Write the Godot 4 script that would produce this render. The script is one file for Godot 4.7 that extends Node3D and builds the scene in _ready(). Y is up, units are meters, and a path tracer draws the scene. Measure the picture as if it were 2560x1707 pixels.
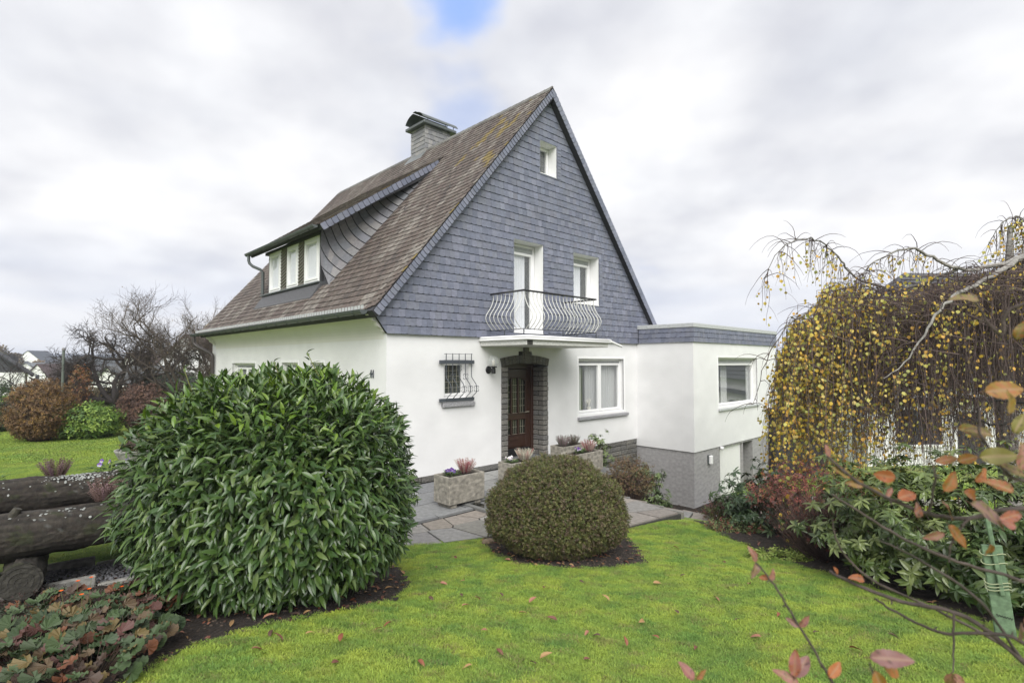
extends Node3D

# A slate-hung white house with a dormer, seen across its front lawn on an overcast autumn day.
# y = 0 is the foot of the white render; the camera stands 2.2 m above that level on the higher part of the lawn.

const EYE := 2.2
const PITCH := 0.0383972
const FOCAL := 1330.0
const TURN := 0.7679449   # the house stands at 44 degrees to the view

var rng := RandomNumberGenerator.new()
var M := {}
var used := {}
var house: Node3D
var HF := Transform3D()
var tex_n := {}


class G:
	var v := PackedVector3Array()
	var n := PackedVector3Array()
	var c := PackedColorArray()
	var ix := PackedInt32Array()
	var col := Color(1, 1, 1)

	func tri(a: Vector3, b: Vector3, e: Vector3) -> void:
		var nn := (b - a).cross(e - a).normalized()
		var k := v.size()
		v.append(a); v.append(b); v.append(e)
		for i in 3:
			n.append(nn); c.append(col)
		ix.append(k); ix.append(k + 2); ix.append(k + 1)

	func quad(a: Vector3, b: Vector3, e: Vector3, d: Vector3) -> void:
		var nn := (e - a).cross(d - b).normalized()
		var k := v.size()
		v.append(a); v.append(b); v.append(e); v.append(d)
		for i in 4:
			n.append(nn); c.append(col)
		ix.append(k); ix.append(k + 2); ix.append(k + 1); ix.append(k); ix.append(k + 3); ix.append(k + 2)

	func box(lo: Vector3, hi: Vector3, t := Transform3D()) -> void:
		var p: Array[Vector3] = []
		for i in 8:
			p.append(t * Vector3(hi.x if i & 1 else lo.x, hi.y if i & 2 else lo.y, hi.z if i & 4 else lo.z))
		quad(p[4], p[5], p[7], p[6]); quad(p[1], p[0], p[2], p[3])
		quad(p[5], p[1], p[3], p[7]); quad(p[0], p[4], p[6], p[2])
		quad(p[6], p[7], p[3], p[2]); quad(p[0], p[1], p[5], p[4])

	# box with every edge chamfered by ch
	func cbox(lo: Vector3, hi: Vector3, ch: float, t := Transform3D()) -> void:
		var m := (lo + hi) / 2.0
		var h := (hi - lo) / 2.0
		var q := Vector3(maxf(h.x - ch, 0.0), maxf(h.y - ch, 0.0), maxf(h.z - ch, 0.0))
		var fx := func(x: float, y: float) -> Vector3: return Vector3(h.x, q.y * x, q.z * y)
		for ax in 3:
			for s in [-1.0, 1.0]:
				var e: Array[Vector3] = []
				for k in [[-1.0, -1.0], [1.0, -1.0], [1.0, 1.0], [-1.0, 1.0]]:
					var p := Vector3()
					p[ax] = h[ax] * s
					p[(ax + 1) % 3] = q[(ax + 1) % 3] * k[0]
					p[(ax + 2) % 3] = q[(ax + 2) % 3] * k[1]
					e.append(t * (m + p))
				if s > 0.0: quad(e[0], e[1], e[2], e[3])
				else: quad(e[3], e[2], e[1], e[0])
		for ax in 3:
			var b := (ax + 1) % 3
			var d := (ax + 2) % 3
			for sb in [-1.0, 1.0]:
				for sd in [-1.0, 1.0]:
					var e: Array[Vector3] = []
					for k in [[-1.0, 0], [1.0, 0], [1.0, 1], [-1.0, 1]]:
						var p := Vector3()
						p[ax] = q[ax] * k[0]
						p[b] = (h[b] if k[1] == 0 else q[b]) * sb
						p[d] = (q[d] if k[1] == 0 else h[d]) * sd
						e.append(t * (m + p))
					if sb * sd > 0.0: quad(e[0], e[1], e[2], e[3])
					else: quad(e[3], e[2], e[1], e[0])
		for i in 8:
			var s := Vector3(1.0 if i & 1 else -1.0, 1.0 if i & 2 else -1.0, 1.0 if i & 4 else -1.0)
			var a := t * (m + Vector3(h.x * s.x, q.y * s.y, q.z * s.z))
			var b := t * (m + Vector3(q.x * s.x, h.y * s.y, q.z * s.z))
			var d := t * (m + Vector3(q.x * s.x, q.y * s.y, h.z * s.z))
			if s.x * s.y * s.z > 0.0: tri(a, b, d)
			else: tri(a, d, b)

	# polygon in x, y drawn out from z0 to z1 (z1 > z0)
	func prism(poly: PackedVector2Array, z0: float, z1: float, t := Transform3D()) -> void:
		var p := poly
		var area := 0.0
		for i in p.size():
			area += p[i].cross(p[(i + 1) % p.size()])
		if area < 0.0:
			p = PackedVector2Array(poly)
			p.reverse()
		var ti := Geometry2D.triangulate_polygon(p)
		for k in range(0, ti.size(), 3):
			var a := p[ti[k]]
			var b := p[ti[k + 1]]
			var d := p[ti[k + 2]]
			if (b - a).cross(d - a) < 0.0:
				var w := b
				b = d
				d = w
			tri(t * Vector3(a.x, a.y, z1), t * Vector3(b.x, b.y, z1), t * Vector3(d.x, d.y, z1))
			tri(t * Vector3(a.x, a.y, z0), t * Vector3(d.x, d.y, z0), t * Vector3(b.x, b.y, z0))
		for i in p.size():
			var a := p[i]
			var b := p[(i + 1) % p.size()]
			quad(t * Vector3(a.x, a.y, z0), t * Vector3(b.x, b.y, z0), t * Vector3(b.x, b.y, z1), t * Vector3(a.x, a.y, z1))

	func tube(p: PackedVector3Array, r: PackedFloat32Array, sides := 6, cap := true) -> void:
		if p.size() < 2:
			return
		var k0 := v.size()
		var up := Vector3.UP
		var d0 := (p[1] - p[0]).normalized()
		if absf(d0.dot(up)) > 0.9: up = Vector3.RIGHT
		var sx := d0.cross(up).normalized()
		for i in p.size():
			var d: Vector3
			if i == 0: d = p[1] - p[0]
			elif i == p.size() - 1: d = p[i] - p[i - 1]
			else: d = p[i + 1] - p[i - 1]
			d = d.normalized()
			sx = (sx - d * sx.dot(d)).normalized()
			var sy := d.cross(sx)
			var rr := r[mini(i, r.size() - 1)]
			for s in sides:
				var an := TAU * s / sides
				var o := sx * cos(an) + sy * sin(an)
				v.append(p[i] + o * rr); n.append(o); c.append(col)
		for i in p.size() - 1:
			for s in sides:
				var a := k0 + i * sides + s
				var b := k0 + i * sides + (s + 1) % sides
				ix.append(a); ix.append(b + sides); ix.append(b)
				ix.append(a); ix.append(a + sides); ix.append(b + sides)
		if cap:
			for e in [0, p.size() - 1]:
				var dd := (p[0] - p[1]).normalized() if e == 0 else (p[e] - p[e - 1]).normalized()
				var k := v.size()
				v.append(p[e]); n.append(dd); c.append(col)
				for s in sides:
					v.append(v[k0 + e * sides + s]); n.append(dd); c.append(col)
				for s in sides:
					var a := k + 1 + s
					var b := k + 1 + (s + 1) % sides
					if e == 0:
						ix.append(k); ix.append(a); ix.append(b)
					else:
						ix.append(k); ix.append(b); ix.append(a)

	# profile of (radius, height) turned about y
	func lathe(pr: PackedVector2Array, sides := 20, t := Transform3D(), squash := Vector2.ONE) -> void:
		var k0 := v.size()
		for i in pr.size():
			var a := pr[maxi(i - 1, 0)]
			var b := pr[mini(i + 1, pr.size() - 1)]
			var d := (b - a)
			for s in sides:
				var an := TAU * s / sides
				v.append(t * Vector3(pr[i].x * cos(an) * squash.x, pr[i].y, pr[i].x * sin(an) * squash.y))
				n.append((t.basis * Vector3(d.y * cos(an), -d.x, d.y * sin(an))).normalized())
				c.append(col)
		for i in pr.size() - 1:
			for s in sides:
				var a := k0 + i * sides + s
				var b := k0 + i * sides + (s + 1) % sides
				ix.append(a); ix.append(b); ix.append(b + sides)
				ix.append(a); ix.append(b + sides); ix.append(a + sides)

	func put(o: G, t: Transform3D, tint := Color(1, 1, 1)) -> void:
		var k := v.size()
		var nb := t.basis.inverse().transposed()
		for i in o.v.size():
			v.append(t * o.v[i])
			n.append((nb * o.n[i]).normalized())
			c.append(o.c[i] * tint)
		for i in o.ix:
			ix.append(k + i)

	func mesh() -> ArrayMesh:
		var m := ArrayMesh.new()
		if v.is_empty():
			return m
		var a := []
		a.resize(Mesh.ARRAY_MAX)
		a[Mesh.ARRAY_VERTEX] = v
		a[Mesh.ARRAY_NORMAL] = n
		a[Mesh.ARRAY_COLOR] = c
		a[Mesh.ARRAY_INDEX] = ix
		m.add_surface_from_arrays(Mesh.PRIMITIVE_TRIANGLES, a)
		return m


# ------------------------------------------------------------------ small helpers
func numbered(called: String) -> String:
	if not used.has(called):
		used[called] = 0
		return called
	used[called] += 1
	return "%s_%03d" % [called, used[called]]

func tag(o: Node3D, label: String, category: String, group := "") -> Node3D:
	o.set_meta("label", label)
	o.set_meta("category", category)
	if group: o.set_meta("group", group)
	return o

func thing(called: String, label: String, category: String, at_: Vector3, turn := 0.0, group := "") -> Node3D:
	var o := Node3D.new()
	o.name = numbered(called)
	add_child(o)
	o.position = at_
	o.rotation.y = turn
	return tag(o, label, category, group)

func structure(called: String) -> Node3D:
	var o := Node3D.new()
	o.name = numbered(called)
	o.set_meta("kind", "structure")
	add_child(o)
	return o

func part(parent: Node3D, called: String, mesh: Mesh, m: Material, t := Transform3D()) -> MeshInstance3D:
	var o := MeshInstance3D.new()
	o.name = called
	o.mesh = mesh
	o.material_override = m
	o.transform = t
	parent.add_child(o, true)
	return o

func holder(parent: Node3D, called: String, t := Transform3D()) -> Node3D:
	var o := Node3D.new()
	o.name = called
	o.transform = t
	parent.add_child(o, true)
	return o

# many copies of one mesh as one uncountable part
func many(parent: Node3D, called: String, mesh: Mesh, m: Material, ts: Array, cols := PackedColorArray()) -> void:
	if ts.is_empty():
		return
	var mm := MultiMesh.new()
	mm.transform_format = MultiMesh.TRANSFORM_3D
	mm.use_colors = not cols.is_empty()
	mm.mesh = mesh
	mm.instance_count = ts.size()
	for i in ts.size():
		mm.set_instance_transform(i, ts[i])
		if mm.use_colors: mm.set_instance_color(i, cols[i])
	var o := MultiMeshInstance3D.new()
	o.name = called
	o.multimesh = mm
	o.material_override = m
	o.set_meta("kind", "stuff")
	parent.add_child(o, true)

# leaves, slates and the like: the `most` nearest copies singly, the rest together; base is white, pal holds the few tones it comes in
func scatter(parent: Node3D, called: String, rest: String, base: G, pal: Array, m: Material, ts: Array, eye: Vector3, most := 300) -> void:
	var order := range(ts.size())
	var far := PackedFloat32Array()
	far.resize(ts.size())
	for i in ts.size():
		far[i] = (ts[i] as Transform3D).origin.distance_squared_to(eye)
	order.sort_custom(func(a: int, b: int) -> bool: return far[a] < far[b])
	var shapes := []
	for k in pal.size():
		var g := G.new()
		g.put(base, Transform3D(), pal[k])
		shapes.append(g.mesh())
	var rt := []
	var rc := PackedColorArray()
	for k in order.size():
		var i: int = order[k]
		var q: int = rng.randi() % pal.size()
		if k < most:
			part(parent, called, shapes[q], m, ts[i])
		else:
			rt.append(ts[i])
			rc.append((pal[q] as Color) * rnd(0.88, 1.12))
	many(parent, rest, base.mesh(), m, rt, rc)

func L(r: float, g: float, b: float) -> Color:
	return Color(r, g, b)

func at(px: float, py: float, d: float) -> Vector3:
	var x := (px * 1.08844 - 1280.0) / FOCAL
	var y := -(py * 1.08844 - 853.5) / FOCAL
	var r := Vector3(x, y * cos(PITCH) + sin(PITCH), y * sin(PITCH) - cos(PITCH))
	return Vector3(0, EYE, 0) + r * (d / -r.z)

func H(x: float, y: float, z: float) -> Vector3:   # house metres (z counted towards the back) to world
	return HF * Vector3(x, y, -z)

func rnd(a: float, b: float) -> float:
	return rng.randf_range(a, b)

func rvec() -> Vector3:
	return Vector3(rng.randf_range(-1, 1), rng.randf_range(-1, 1), rng.randf_range(-1, 1))

func pv(a: Array) -> PackedVector2Array:
	var p := PackedVector2Array()
	for i in range(0, a.size(), 2):
		p.append(Vector2(a[i], a[i + 1]))
	return p

func toward(at_: Vector3, dir: Vector3, nrm: Vector3, s := 1.0) -> Transform3D:
	# y axis along dir, z axis near nrm
	var y := dir.normalized()
	var x := y.cross(nrm)
	if x.length_squared() < 1e-8: x = y.cross(Vector3(0.3, 0.8, 0.5))
	x = x.normalized()
	return Transform3D(Basis(x, y, x.cross(y)).scaled_local(Vector3(s, s, s)), at_)

func smooth(a: float, b: float, x: float) -> float:
	return smoothstep(a, b, x)

func grain(key: String, freq: float, lo: float, hi: float, size := 512, kind := FastNoiseLite.TYPE_SIMPLEX_SMOOTH, oct := 4, as_normal := false, bump := 4.0) -> NoiseTexture2D:
	if tex_n.has(key):
		return tex_n[key]
	var f := FastNoiseLite.new()
	f.seed = hash(key) % 1000
	f.noise_type = kind
	f.frequency = freq
	f.fractal_octaves = oct
	var t := NoiseTexture2D.new()
	t.width = size
	t.height = size
	t.seamless = true
	t.noise = f
	if as_normal:
		t.as_normal_map = true
		t.bump_strength = bump
	else:
		var gr := Gradient.new()
		gr.set_color(0, Color(lo, lo, lo))
		gr.set_color(1, Color(hi, hi, hi))
		t.color_ramp = gr
	tex_n[key] = t
	return t

func mat(key: String, lin: Color, rough: float, tex: Texture2D = null, scale := 1.0, nrm: Texture2D = null, nscale := 1.0, world := true) -> StandardMaterial3D:
	var m := StandardMaterial3D.new()
	m.albedo_color = lin.linear_to_srgb()
	m.roughness = rough
	m.vertex_color_use_as_albedo = true
	if tex or nrm:
		m.uv1_triplanar = true
		m.uv1_world_triplanar = world
		m.uv1_scale = Vector3(scale, scale, scale)
		if tex: m.albedo_texture = tex
		if nrm:
			m.normal_enabled = true
			m.normal_texture = nrm
			m.normal_scale = nscale
	M[key] = m
	return m


func _ready() -> void:
	rng.seed = 11
	# ---- camera
	var cam := Camera3D.new()
	cam.name = "camera"
	cam.position = Vector3(0, EYE, 0)
	cam.rotation = Vector3(PITCH, 0, 0)
	cam.fov = rad_to_deg(2.0 * atan(853.5 / FOCAL))
	cam.near = 0.05
	cam.far = 4000.0
	cam.current = true
	var lens := CameraAttributesPhysical.new()
	lens.frustum_focal_length = 18.7
	lens.exposure_aperture = 4.5
	lens.frustum_focus_distance = 7.0
	cam.attributes = lens
	add_child(cam)
	cam.fov = rad_to_deg(2.0 * atan(853.5 / FOCAL))
	# ---- sky, sun, exposure
	var env := Environment.new()
	env.background_mode = Environment.BG_SKY
	env.tonemap_mode = Environment.TONE_MAPPER_LINEAR
	env.tonemap_exposure = 2.72
	env.sdfgi_enabled = true
	env.ssao_enabled = true
	env.ssil_enabled = true
	var sky := Sky.new()
	var pano := PanoramaSkyMaterial.new()
	pano.panorama = ImageTexture.create_from_image(cloud_sky())
	env.fog_enabled = true
	env.fog_density = 0.0007
	env.fog_light_color = Color(0.86, 0.89, 0.95)
	sky.sky_material = pano
	env.sky = sky
	var we := WorldEnvironment.new()
	we.name = "world_environment"
	we.environment = env
	add_child(we)
	var sun := DirectionalLight3D.new()
	sun.name = "sun"
	sun.light_energy = 0.5
	sun.light_angular_distance = 50.0
	sun.light_color = Color(1.0, 0.99, 0.97)
	sun.shadow_enabled = true
	add_child(sun)
	sun.look_at_from_position(Vector3(0.5, 6.2, 7.0), Vector3.ZERO)
	HF = Transform3D(Basis(Vector3.UP, TURN), Vector3(-2.2957, 0.0, -9.7235))
	make_materials()
	# ---- the large structure
	make_ground()
	make_house()
	make_paving()
	make_background()
	# ---- objects
	make_planters()
	make_logs()
	make_bushes()
	make_birch()
	make_left_garden()
	make_lawn_detail()
	make_foreground()


func cloud_sky() -> Image:
	var w := 1536
	var h := 768
	var a := FastNoiseLite.new()
	a.seed = 5
	a.noise_type = FastNoiseLite.TYPE_SIMPLEX_SMOOTH
	a.frequency = 0.85
	a.fractal_octaves = 6
	a.fractal_gain = 0.5
	var b := FastNoiseLite.new()
	b.seed = 23
	b.noise_type = FastNoiseLite.TYPE_SIMPLEX_SMOOTH
	b.frequency = 0.34
	b.fractal_octaves = 4
	var d := PackedFloat32Array()
	d.resize(w * h * 3)
	var hole := Vector3(sin(-0.13) * cos(0.60), sin(0.60), -cos(-0.13) * cos(0.60))
	for j in h:
		var el := PI * (0.5 - (j + 0.5) / h)
		var y := sin(el)
		var ce := cos(el)
		for i in w:
			var az := TAU * (i + 0.5) / w
			var k := (j * w + i) * 3
			if y < -0.04:
				d[k] = 0.10
				d[k + 1] = 0.105
				d[k + 2] = 0.085
				continue
			var dir := Vector3(sin(az) * ce, y, -cos(az) * ce)
			var s := 1.0 / (maxf(y, 0.0) + 0.20)
			var px := dir.x * s * 1.15
			var pz := dir.z * s * 1.15
			var n1 := a.get_noise_3d(px, pz, 0.0)
			var n2 := b.get_noise_3d(px * 1.3 + 7.0, pz * 1.3, 3.0)
			var n3 := a.get_noise_3d(px * 2.6, pz * 2.6 + 4.0, 9.0)
			var n4 := a.get_noise_3d(px * 1.5 + 9.0, pz * 1.5, 20.0)
			# bright cloud, its grey undersides, and the blue between
			var shade := clampf(0.62 + n1 * 0.8 + n2 * 0.7 + n4 * 0.6, 0.0, 1.0)
			var r := lerpf(0.395, 0.56, shade) + n3 * 0.09
			var g := lerpf(0.405, 0.56, shade) + n3 * 0.09
			var bl := lerpf(0.438, 0.565, shade) + n3 * 0.08
			var gap := smoothstep(0.42, 0.80, -n2 - n1 * 0.7 - n3 * 0.3)
			var q := clampf((dir.dot(hole) - 0.9920) / 0.0080, -2.5, 1.0)
			gap = maxf(gap * 0.35, 0.9 * smoothstep(0.0, 1.0, q + n1 * 0.8 + n3 * 1.0 - 0.15))
			r = lerpf(r, 0.17, gap)
			g = lerpf(g, 0.28, gap)
			bl = lerpf(bl, 0.55, gap)
			# layered grey banks low over the horizon, brighter right at it
			var low := smoothstep(0.24, 0.03, y)
			var bank := clampf(0.5 + 1.5 * b.get_noise_3d(dir.x * 3.4, y * 26.0, dir.z * 3.4) , 0.0, 1.0)
			r = lerpf(r, lerpf(0.34, 0.54, bank), low * 0.75)
			g = lerpf(g, lerpf(0.375, 0.545, bank), low * 0.75)
			bl = lerpf(bl, lerpf(0.46, 0.56, bank), low * 0.75)
			d[k] = r * 0.68
			d[k + 1] = g * 0.68
			d[k + 2] = bl * 0.685
	return Image.create_from_data(w, h, false, Image.FORMAT_RGBF, d.to_byte_array())


func make_materials() -> void:
	var fine := grain("fine", 0.06, 0.72, 1.0)
	var blotch := grain("blotch", 0.012, 0.8, 1.0, 512, FastNoiseLite.TYPE_SIMPLEX_SMOOTH, 5)
	var coarse := grain("coarse", 0.02, 0.55, 1.0, 512, FastNoiseLite.TYPE_SIMPLEX_SMOOTH, 6)
	var soft := grain("soft", 0.006, 0.91, 1.0, 512, FastNoiseLite.TYPE_SIMPLEX_SMOOTH, 5)
	var nb := grain("nb", 0.06, 0, 1, 512, FastNoiseLite.TYPE_SIMPLEX_SMOOTH, 4, true, 3.0)
	var nbig := grain("nbig", 0.02, 0, 1, 512, FastNoiseLite.TYPE_SIMPLEX_SMOOTH, 5, true, 6.0)
	mat("render", L(0.775, 0.775, 0.775), 0.92, soft, 0.35, nb, 0.10)
	mat("grey_render", L(0.41, 0.40, 0.40), 0.95, blotch, 1.5, nb, 0.5)
	mat("slate", L(1.05, 1.05, 1.05), 0.55, blotch, 1.7, nb, 0.4)
	mat("roof_slate", L(1.1, 1.1, 1.1), 0.8, coarse, 1.3, nb, 0.5)
	mat("board", L(0.035, 0.035, 0.04), 0.8)
	mat("white_frame", L(0.80, 0.80, 0.80), 0.35)
	mat("cream", L(0.72, 0.70, 0.62), 0.7, soft, 0.8)
	mat("zinc", L(0.10, 0.115, 0.115), 0.45, blotch, 2.0)
	mat("pale_zinc", L(0.58, 0.60, 0.60), 0.45, blotch, 2.0)
	mat("lead", L(0.13, 0.13, 0.14), 0.55, coarse, 2.0)
	mat("brown_pipe", L(0.055, 0.045, 0.04), 0.45, blotch, 2.0)
	mat("iron", L(0.06, 0.068, 0.08), 0.5)
	mat("black", L(0.012, 0.012, 0.013), 0.4)
	mat("stone", L(1, 1, 1), 0.9, coarse, 2.2, nbig, 1.3)
	mat("mortar", L(0.07, 0.068, 0.062), 0.95, coarse, 3.0)
	mat("concrete", L(0.42, 0.39, 0.33), 0.95, coarse, 1.1, nbig, 0.8)
	mat("pale_concrete", L(0.42, 0.41, 0.38), 0.92, coarse, 1.4, nb, 0.8)
	mat("flag", L(1, 1, 1), 0.75, blotch, 1.6, nb, 0.2)
	mat("wood_door", L(0.072, 0.033, 0.021), 0.38, grain("wood", 0.05, 0.55, 1.0, 512, FastNoiseLite.TYPE_SIMPLEX, 5), 1.0)
	(M.wood_door as StandardMaterial3D).uv1_scale = Vector3(6.0, 0.9, 6.0)
	(M.wood_door as StandardMaterial3D).uv1_world_triplanar = false
	mat("leaded", L(0.02, 0.022, 0.018), 0.12)
	mat("came", L(0.34, 0.32, 0.25), 0.5)
	mat("curtain", L(0.40, 0.41, 0.41), 0.95)
	mat("blind", L(0.70, 0.71, 0.73), 0.9)
	mat("inside", L(0.16, 0.155, 0.15), 0.9)
	mat("garage", L(0.78, 0.78, 0.76), 0.5)
	mat("bark_log", L(1, 1, 1), 0.95, coarse, 1.6, nbig, 2.0)
	mat("plain", L(1, 1, 1), 0.85)
	mat("metal_white", L(0.74, 0.74, 0.70), 0.45, blotch, 3.0)
	mat("cove", L(0.74, 0.725, 0.68), 0.92, soft, 0.35)
	mat("house_white", L(0.8, 0.8, 0.8), 0.9)
	mat("soil", L(0.05, 0.036, 0.026), 1.0, coarse, 2.0, nbig, 2.0)
	mat("ground", L(1, 1, 1), 1.0, blotch, 0.8, nbig, 0.6)
	mat("hill", L(1, 1, 1), 1.0, coarse, 0.02)
	mat("asphalt", L(0.16, 0.16, 0.165), 0.95, coarse, 1.0)
	mat("twig", L(1, 1, 1), 0.85)
	for k in [["leaf", 0.3, 0.35], ["leaf_matt", 0.65, 0.4], ["leaf_thin", 0.6, 0.6], ["grass", 0.7, 0.62]]:
		var m := mat(k[0], L(1, 1, 1), k[1])
		m.cull_mode = BaseMaterial3D.CULL_DISABLED
		m.backlight_enabled = true
		m.backlight = Color(k[2], k[2], k[2] * 0.7)
	var gl := StandardMaterial3D.new()
	gl.albedo_color = Color(0.9, 0.94, 0.96, 0.04)
	gl.transparency = BaseMaterial3D.TRANSPARENCY_ALPHA
	gl.roughness = 0.02
	gl.metallic_specular = 0.7
	M.glass = gl
	var gb := StandardMaterial3D.new()
	gb.albedo_color = Color(0.9, 0.92, 0.92, 0.14)
	gb.transparency = BaseMaterial3D.TRANSPARENCY_ALPHA
	gb.roughness = 0.03
	M.globe = gb


# ------------------------------------------------------------------ terrain
func height(x: float, z: float) -> float:
	var d := -z
	var h := lerpf(0.46, -0.19, smooth(1.8, 8.0, d) * 0.5 + clampf((d - 2.6) / 4.8, 0.0, 1.0) * 0.5)
	# the drop to the garage yard on the right
	var e := (x - 2.3) * 0.55 - (z + 7.6) * 0.83
	var side := smooth(1.2, 3.0, x)
	h -= 1.5 * smooth(0.0, 6.2, e) * side
	# the street falls away gently far behind on the left
	h -= 2.2 * smooth(34.0, 75.0, d) + 9.0 * smooth(80.0, 300.0, d)
	h += 0.03 * sin(x * 1.3 + 0.4) * sin(z * 0.9 + 1.0) * smooth(30.0, 8.0, d)
	# the house and the terrace cut into it
	var q := HF.affine_inverse() * Vector3(x, 0, z)
	if q.x > -0.4 and q.x < 14.4 and q.z < 0.4 and q.z > -11.2:
		h = minf(h, -0.3)
	if q.x > -0.75 and q.x < 4.3 and q.z >= 0.0 and q.z < 2.55:
		h = minf(h, -0.24)
	if q.x > -2.6 and q.x < 2.9 and q.z >= 2.0 and q.z < 4.4 and inside(Vector2(q.x, q.z), PATH):
		h = minf(h, -0.24)
	return h

var PATH := PackedVector2Array([Vector2(-2.5, 2.0), Vector2(2.8, 2.0), Vector2(2.66, 3.6), Vector2(2.5, 4.28), Vector2(1.4, 4.1), Vector2(0.62, 3.4), Vector2(-0.45, 3.02), Vector2(-1.4, 2.68), Vector2(-2.5, 2.62)])

func gp(x: float, z: float, lift := 0.0) -> Vector3:
	return Vector3(x, height(x, z) + lift, z)

func gpx(px: float, py: float, lift := 0.0) -> Vector3:   # the ground under a point of the view
	var p := at(px, py, 5.0)
	var o := Vector3(0, EYE, 0)
	var r := (p - o)
	var t := 0.3
	for i in 400:
		var q := o + r * t
		if q.y < height(q.x, q.z):
			break
		t += 0.012 * maxf(t, 0.4)
	var q2 := o + r * t
	return Vector3(q2.x, height(q2.x, q2.z) + lift, q2.z)

func inside(p: Vector2, poly: PackedVector2Array) -> bool:
	return Geometry2D.is_point_in_polygon(p, poly)

func axis_steps(a: float, b: float, fine_a: float, fine_b: float, fine: float) -> PackedFloat32Array:
	var out := PackedFloat32Array()
	var x := fine_a
	var neg := []
	var s := fine
	while x > a:
		s *= 1.18
		x -= s
		neg.append(x)
	neg.reverse()
	for k in neg: out.append(k)
	x = fine_a
	while x < fine_b:
		out.append(x)
		x += fine
	s = fine
	while x < b:
		out.append(x)
		s *= 1.18
		x += s
	out.append(x)
	return out

var moss_noise := FastNoiseLite.new()

func lawn_tone(x: float, z: float) -> Color:
	# yellow-green moss patches in darker grass, as the lawn really is mottled
	var m := clampf(0.5 + moss_noise.get_noise_2d(x * 4.6, z * 4.6) * 0.55 + moss_noise.get_noise_2d(x * 16.0, z * 16.0) * 0.75, 0.0, 1.0)
	var c := L(0.155, 0.29, 0.050).lerp(L(0.37, 0.46, 0.060), m)
	# coarser darker grass and thin brownish spots
	c = c.lerp(L(0.11, 0.21, 0.045), 0.65 * smooth(0.12, 0.5, moss_noise.get_noise_2d(x * 11.0 + 80.0, z * 11.0)))
	return c.lerp(L(0.26, 0.21, 0.09), 0.7 * smooth(0.28, 0.5, moss_noise.get_noise_2d(x * 26.0 + 30.0, z * 26.0 + 60.0)))

func make_ground() -> void:
	moss_noise.seed = 3
	moss_noise.frequency = 0.25
	moss_noise.fractal_octaves = 3
	var xs := axis_steps(-700.0, 500.0, -7.0, 6.0, 0.16)
	var zs := axis_steps(-900.0, 40.0, -14.0, -1.0, 0.16)
	var g := G.new()
	for z in zs:
		for x in xs:
			g.v.append(gp(x, z))
			var e := 0.1
			g.n.append(Vector3(height(x - e, z) - height(x + e, z), 2.0 * e, height(x, z - e) - height(x, z + e)).normalized())
			g.c.append(lawn_tone(x, z) * 0.9)
	var w := xs.size()
	for j in zs.size() - 1:
		for i in w - 1:
			var k := j * w + i
			for q in [k, k + 1, k + w + 1, k, k + w + 1, k + w]:
				g.ix.append(q)
	var o := structure("ground")
	part(o, "turf", g.mesh(), M.ground)
	# bare soil beds, a little above the turf
	beds.append(poly_px([300, 1568, 430, 1500, 600, 1447, 800, 1408, 905, 1384, 945, 1352, 925, 1310, 700, 1260, 420, 1260, 280, 1290, 262, 1312, -200, 1400, -200, 1700, 150, 1700]))
	beds.append(poly_px([1105, 1240, 1130, 1275, 1190, 1298, 1300, 1312, 1420, 1308, 1490, 1296, 1470, 1270, 1440, 1232, 1300, 1200, 1150, 1220]))
	var yard := PackedVector2Array()
	for q in [[3.0, -2.0], [3.0, -3.9], [4.2, -3.3], [6.0, -2.95], [8.2, -2.45], [9.7, -2.3], [9.7, -1.7], [8.25, -1.7], [8.25, -0.03], [4.3, -0.03], [4.3, -2.0]]:
		var p := H(q[0], 0, q[1])
		yard.append(Vector2(p.x, p.z))
	beds.append(yard)
	# the shrub border down the right-hand side of the lawn
	border = PackedVector2Array([Vector2(2.75, -8.3), Vector2(2.98, -7.1), Vector2(3.10, -5.9), Vector2(3.32, -5.0), Vector2(3.45, -4.0), Vector2(3.6, -3.0), Vector2(3.9, -1.5), Vector2(9, -1.5), Vector2(9, -9.5), Vector2(4.2, -9.0)])
	beds.append(border)
	var sb := structure("soil_bed")
	for b in beds:
		var bg := G.new()
		var lo: Vector2 = b[0]
		var hi: Vector2 = b[0]
		for p in b:
			lo = lo.min(p)
			hi = hi.max(p)
		var step := 0.07
		var nx := int((hi.x - lo.x) / step) + 1
		var nz := int((hi.y - lo.y) / step) + 1
		for j in nz:
			for i in nx:
				var c := lo + Vector2((i + 0.5) * step, (j + 0.5) * step)
				if not inside(c, b):
					continue
				var p: Array[Vector3] = []
				for q in [[0, 0], [0, 1], [1, 1], [1, 0]]:
					var x: float = lo.x + (i + q[0]) * step
					var z: float = lo.y + (j + q[1]) * step
					p.append(gp(x, z, 0.012 + 0.016 * moss_noise.get_noise_2d(x * 40.0, z * 40.0)))
				bg.col = Color(1, 1, 1) * (0.8 + 0.5 * moss_noise.get_noise_2d(c.x * 60.0, c.y * 60.0))
				bg.quad(p[0], p[1], p[2], p[3])
		part(sb, "earth", bg.mesh(), M.soil)

var beds: Array[PackedVector2Array] = []
var border := PackedVector2Array()

func poly_px(a: Array) -> PackedVector2Array:
	var p := PackedVector2Array()
	for i in range(0, a.size(), 2):
		var q := gpx(a[i], a[i + 1])
		p.append(Vector2(q.x, q.z))
	return p


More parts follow.
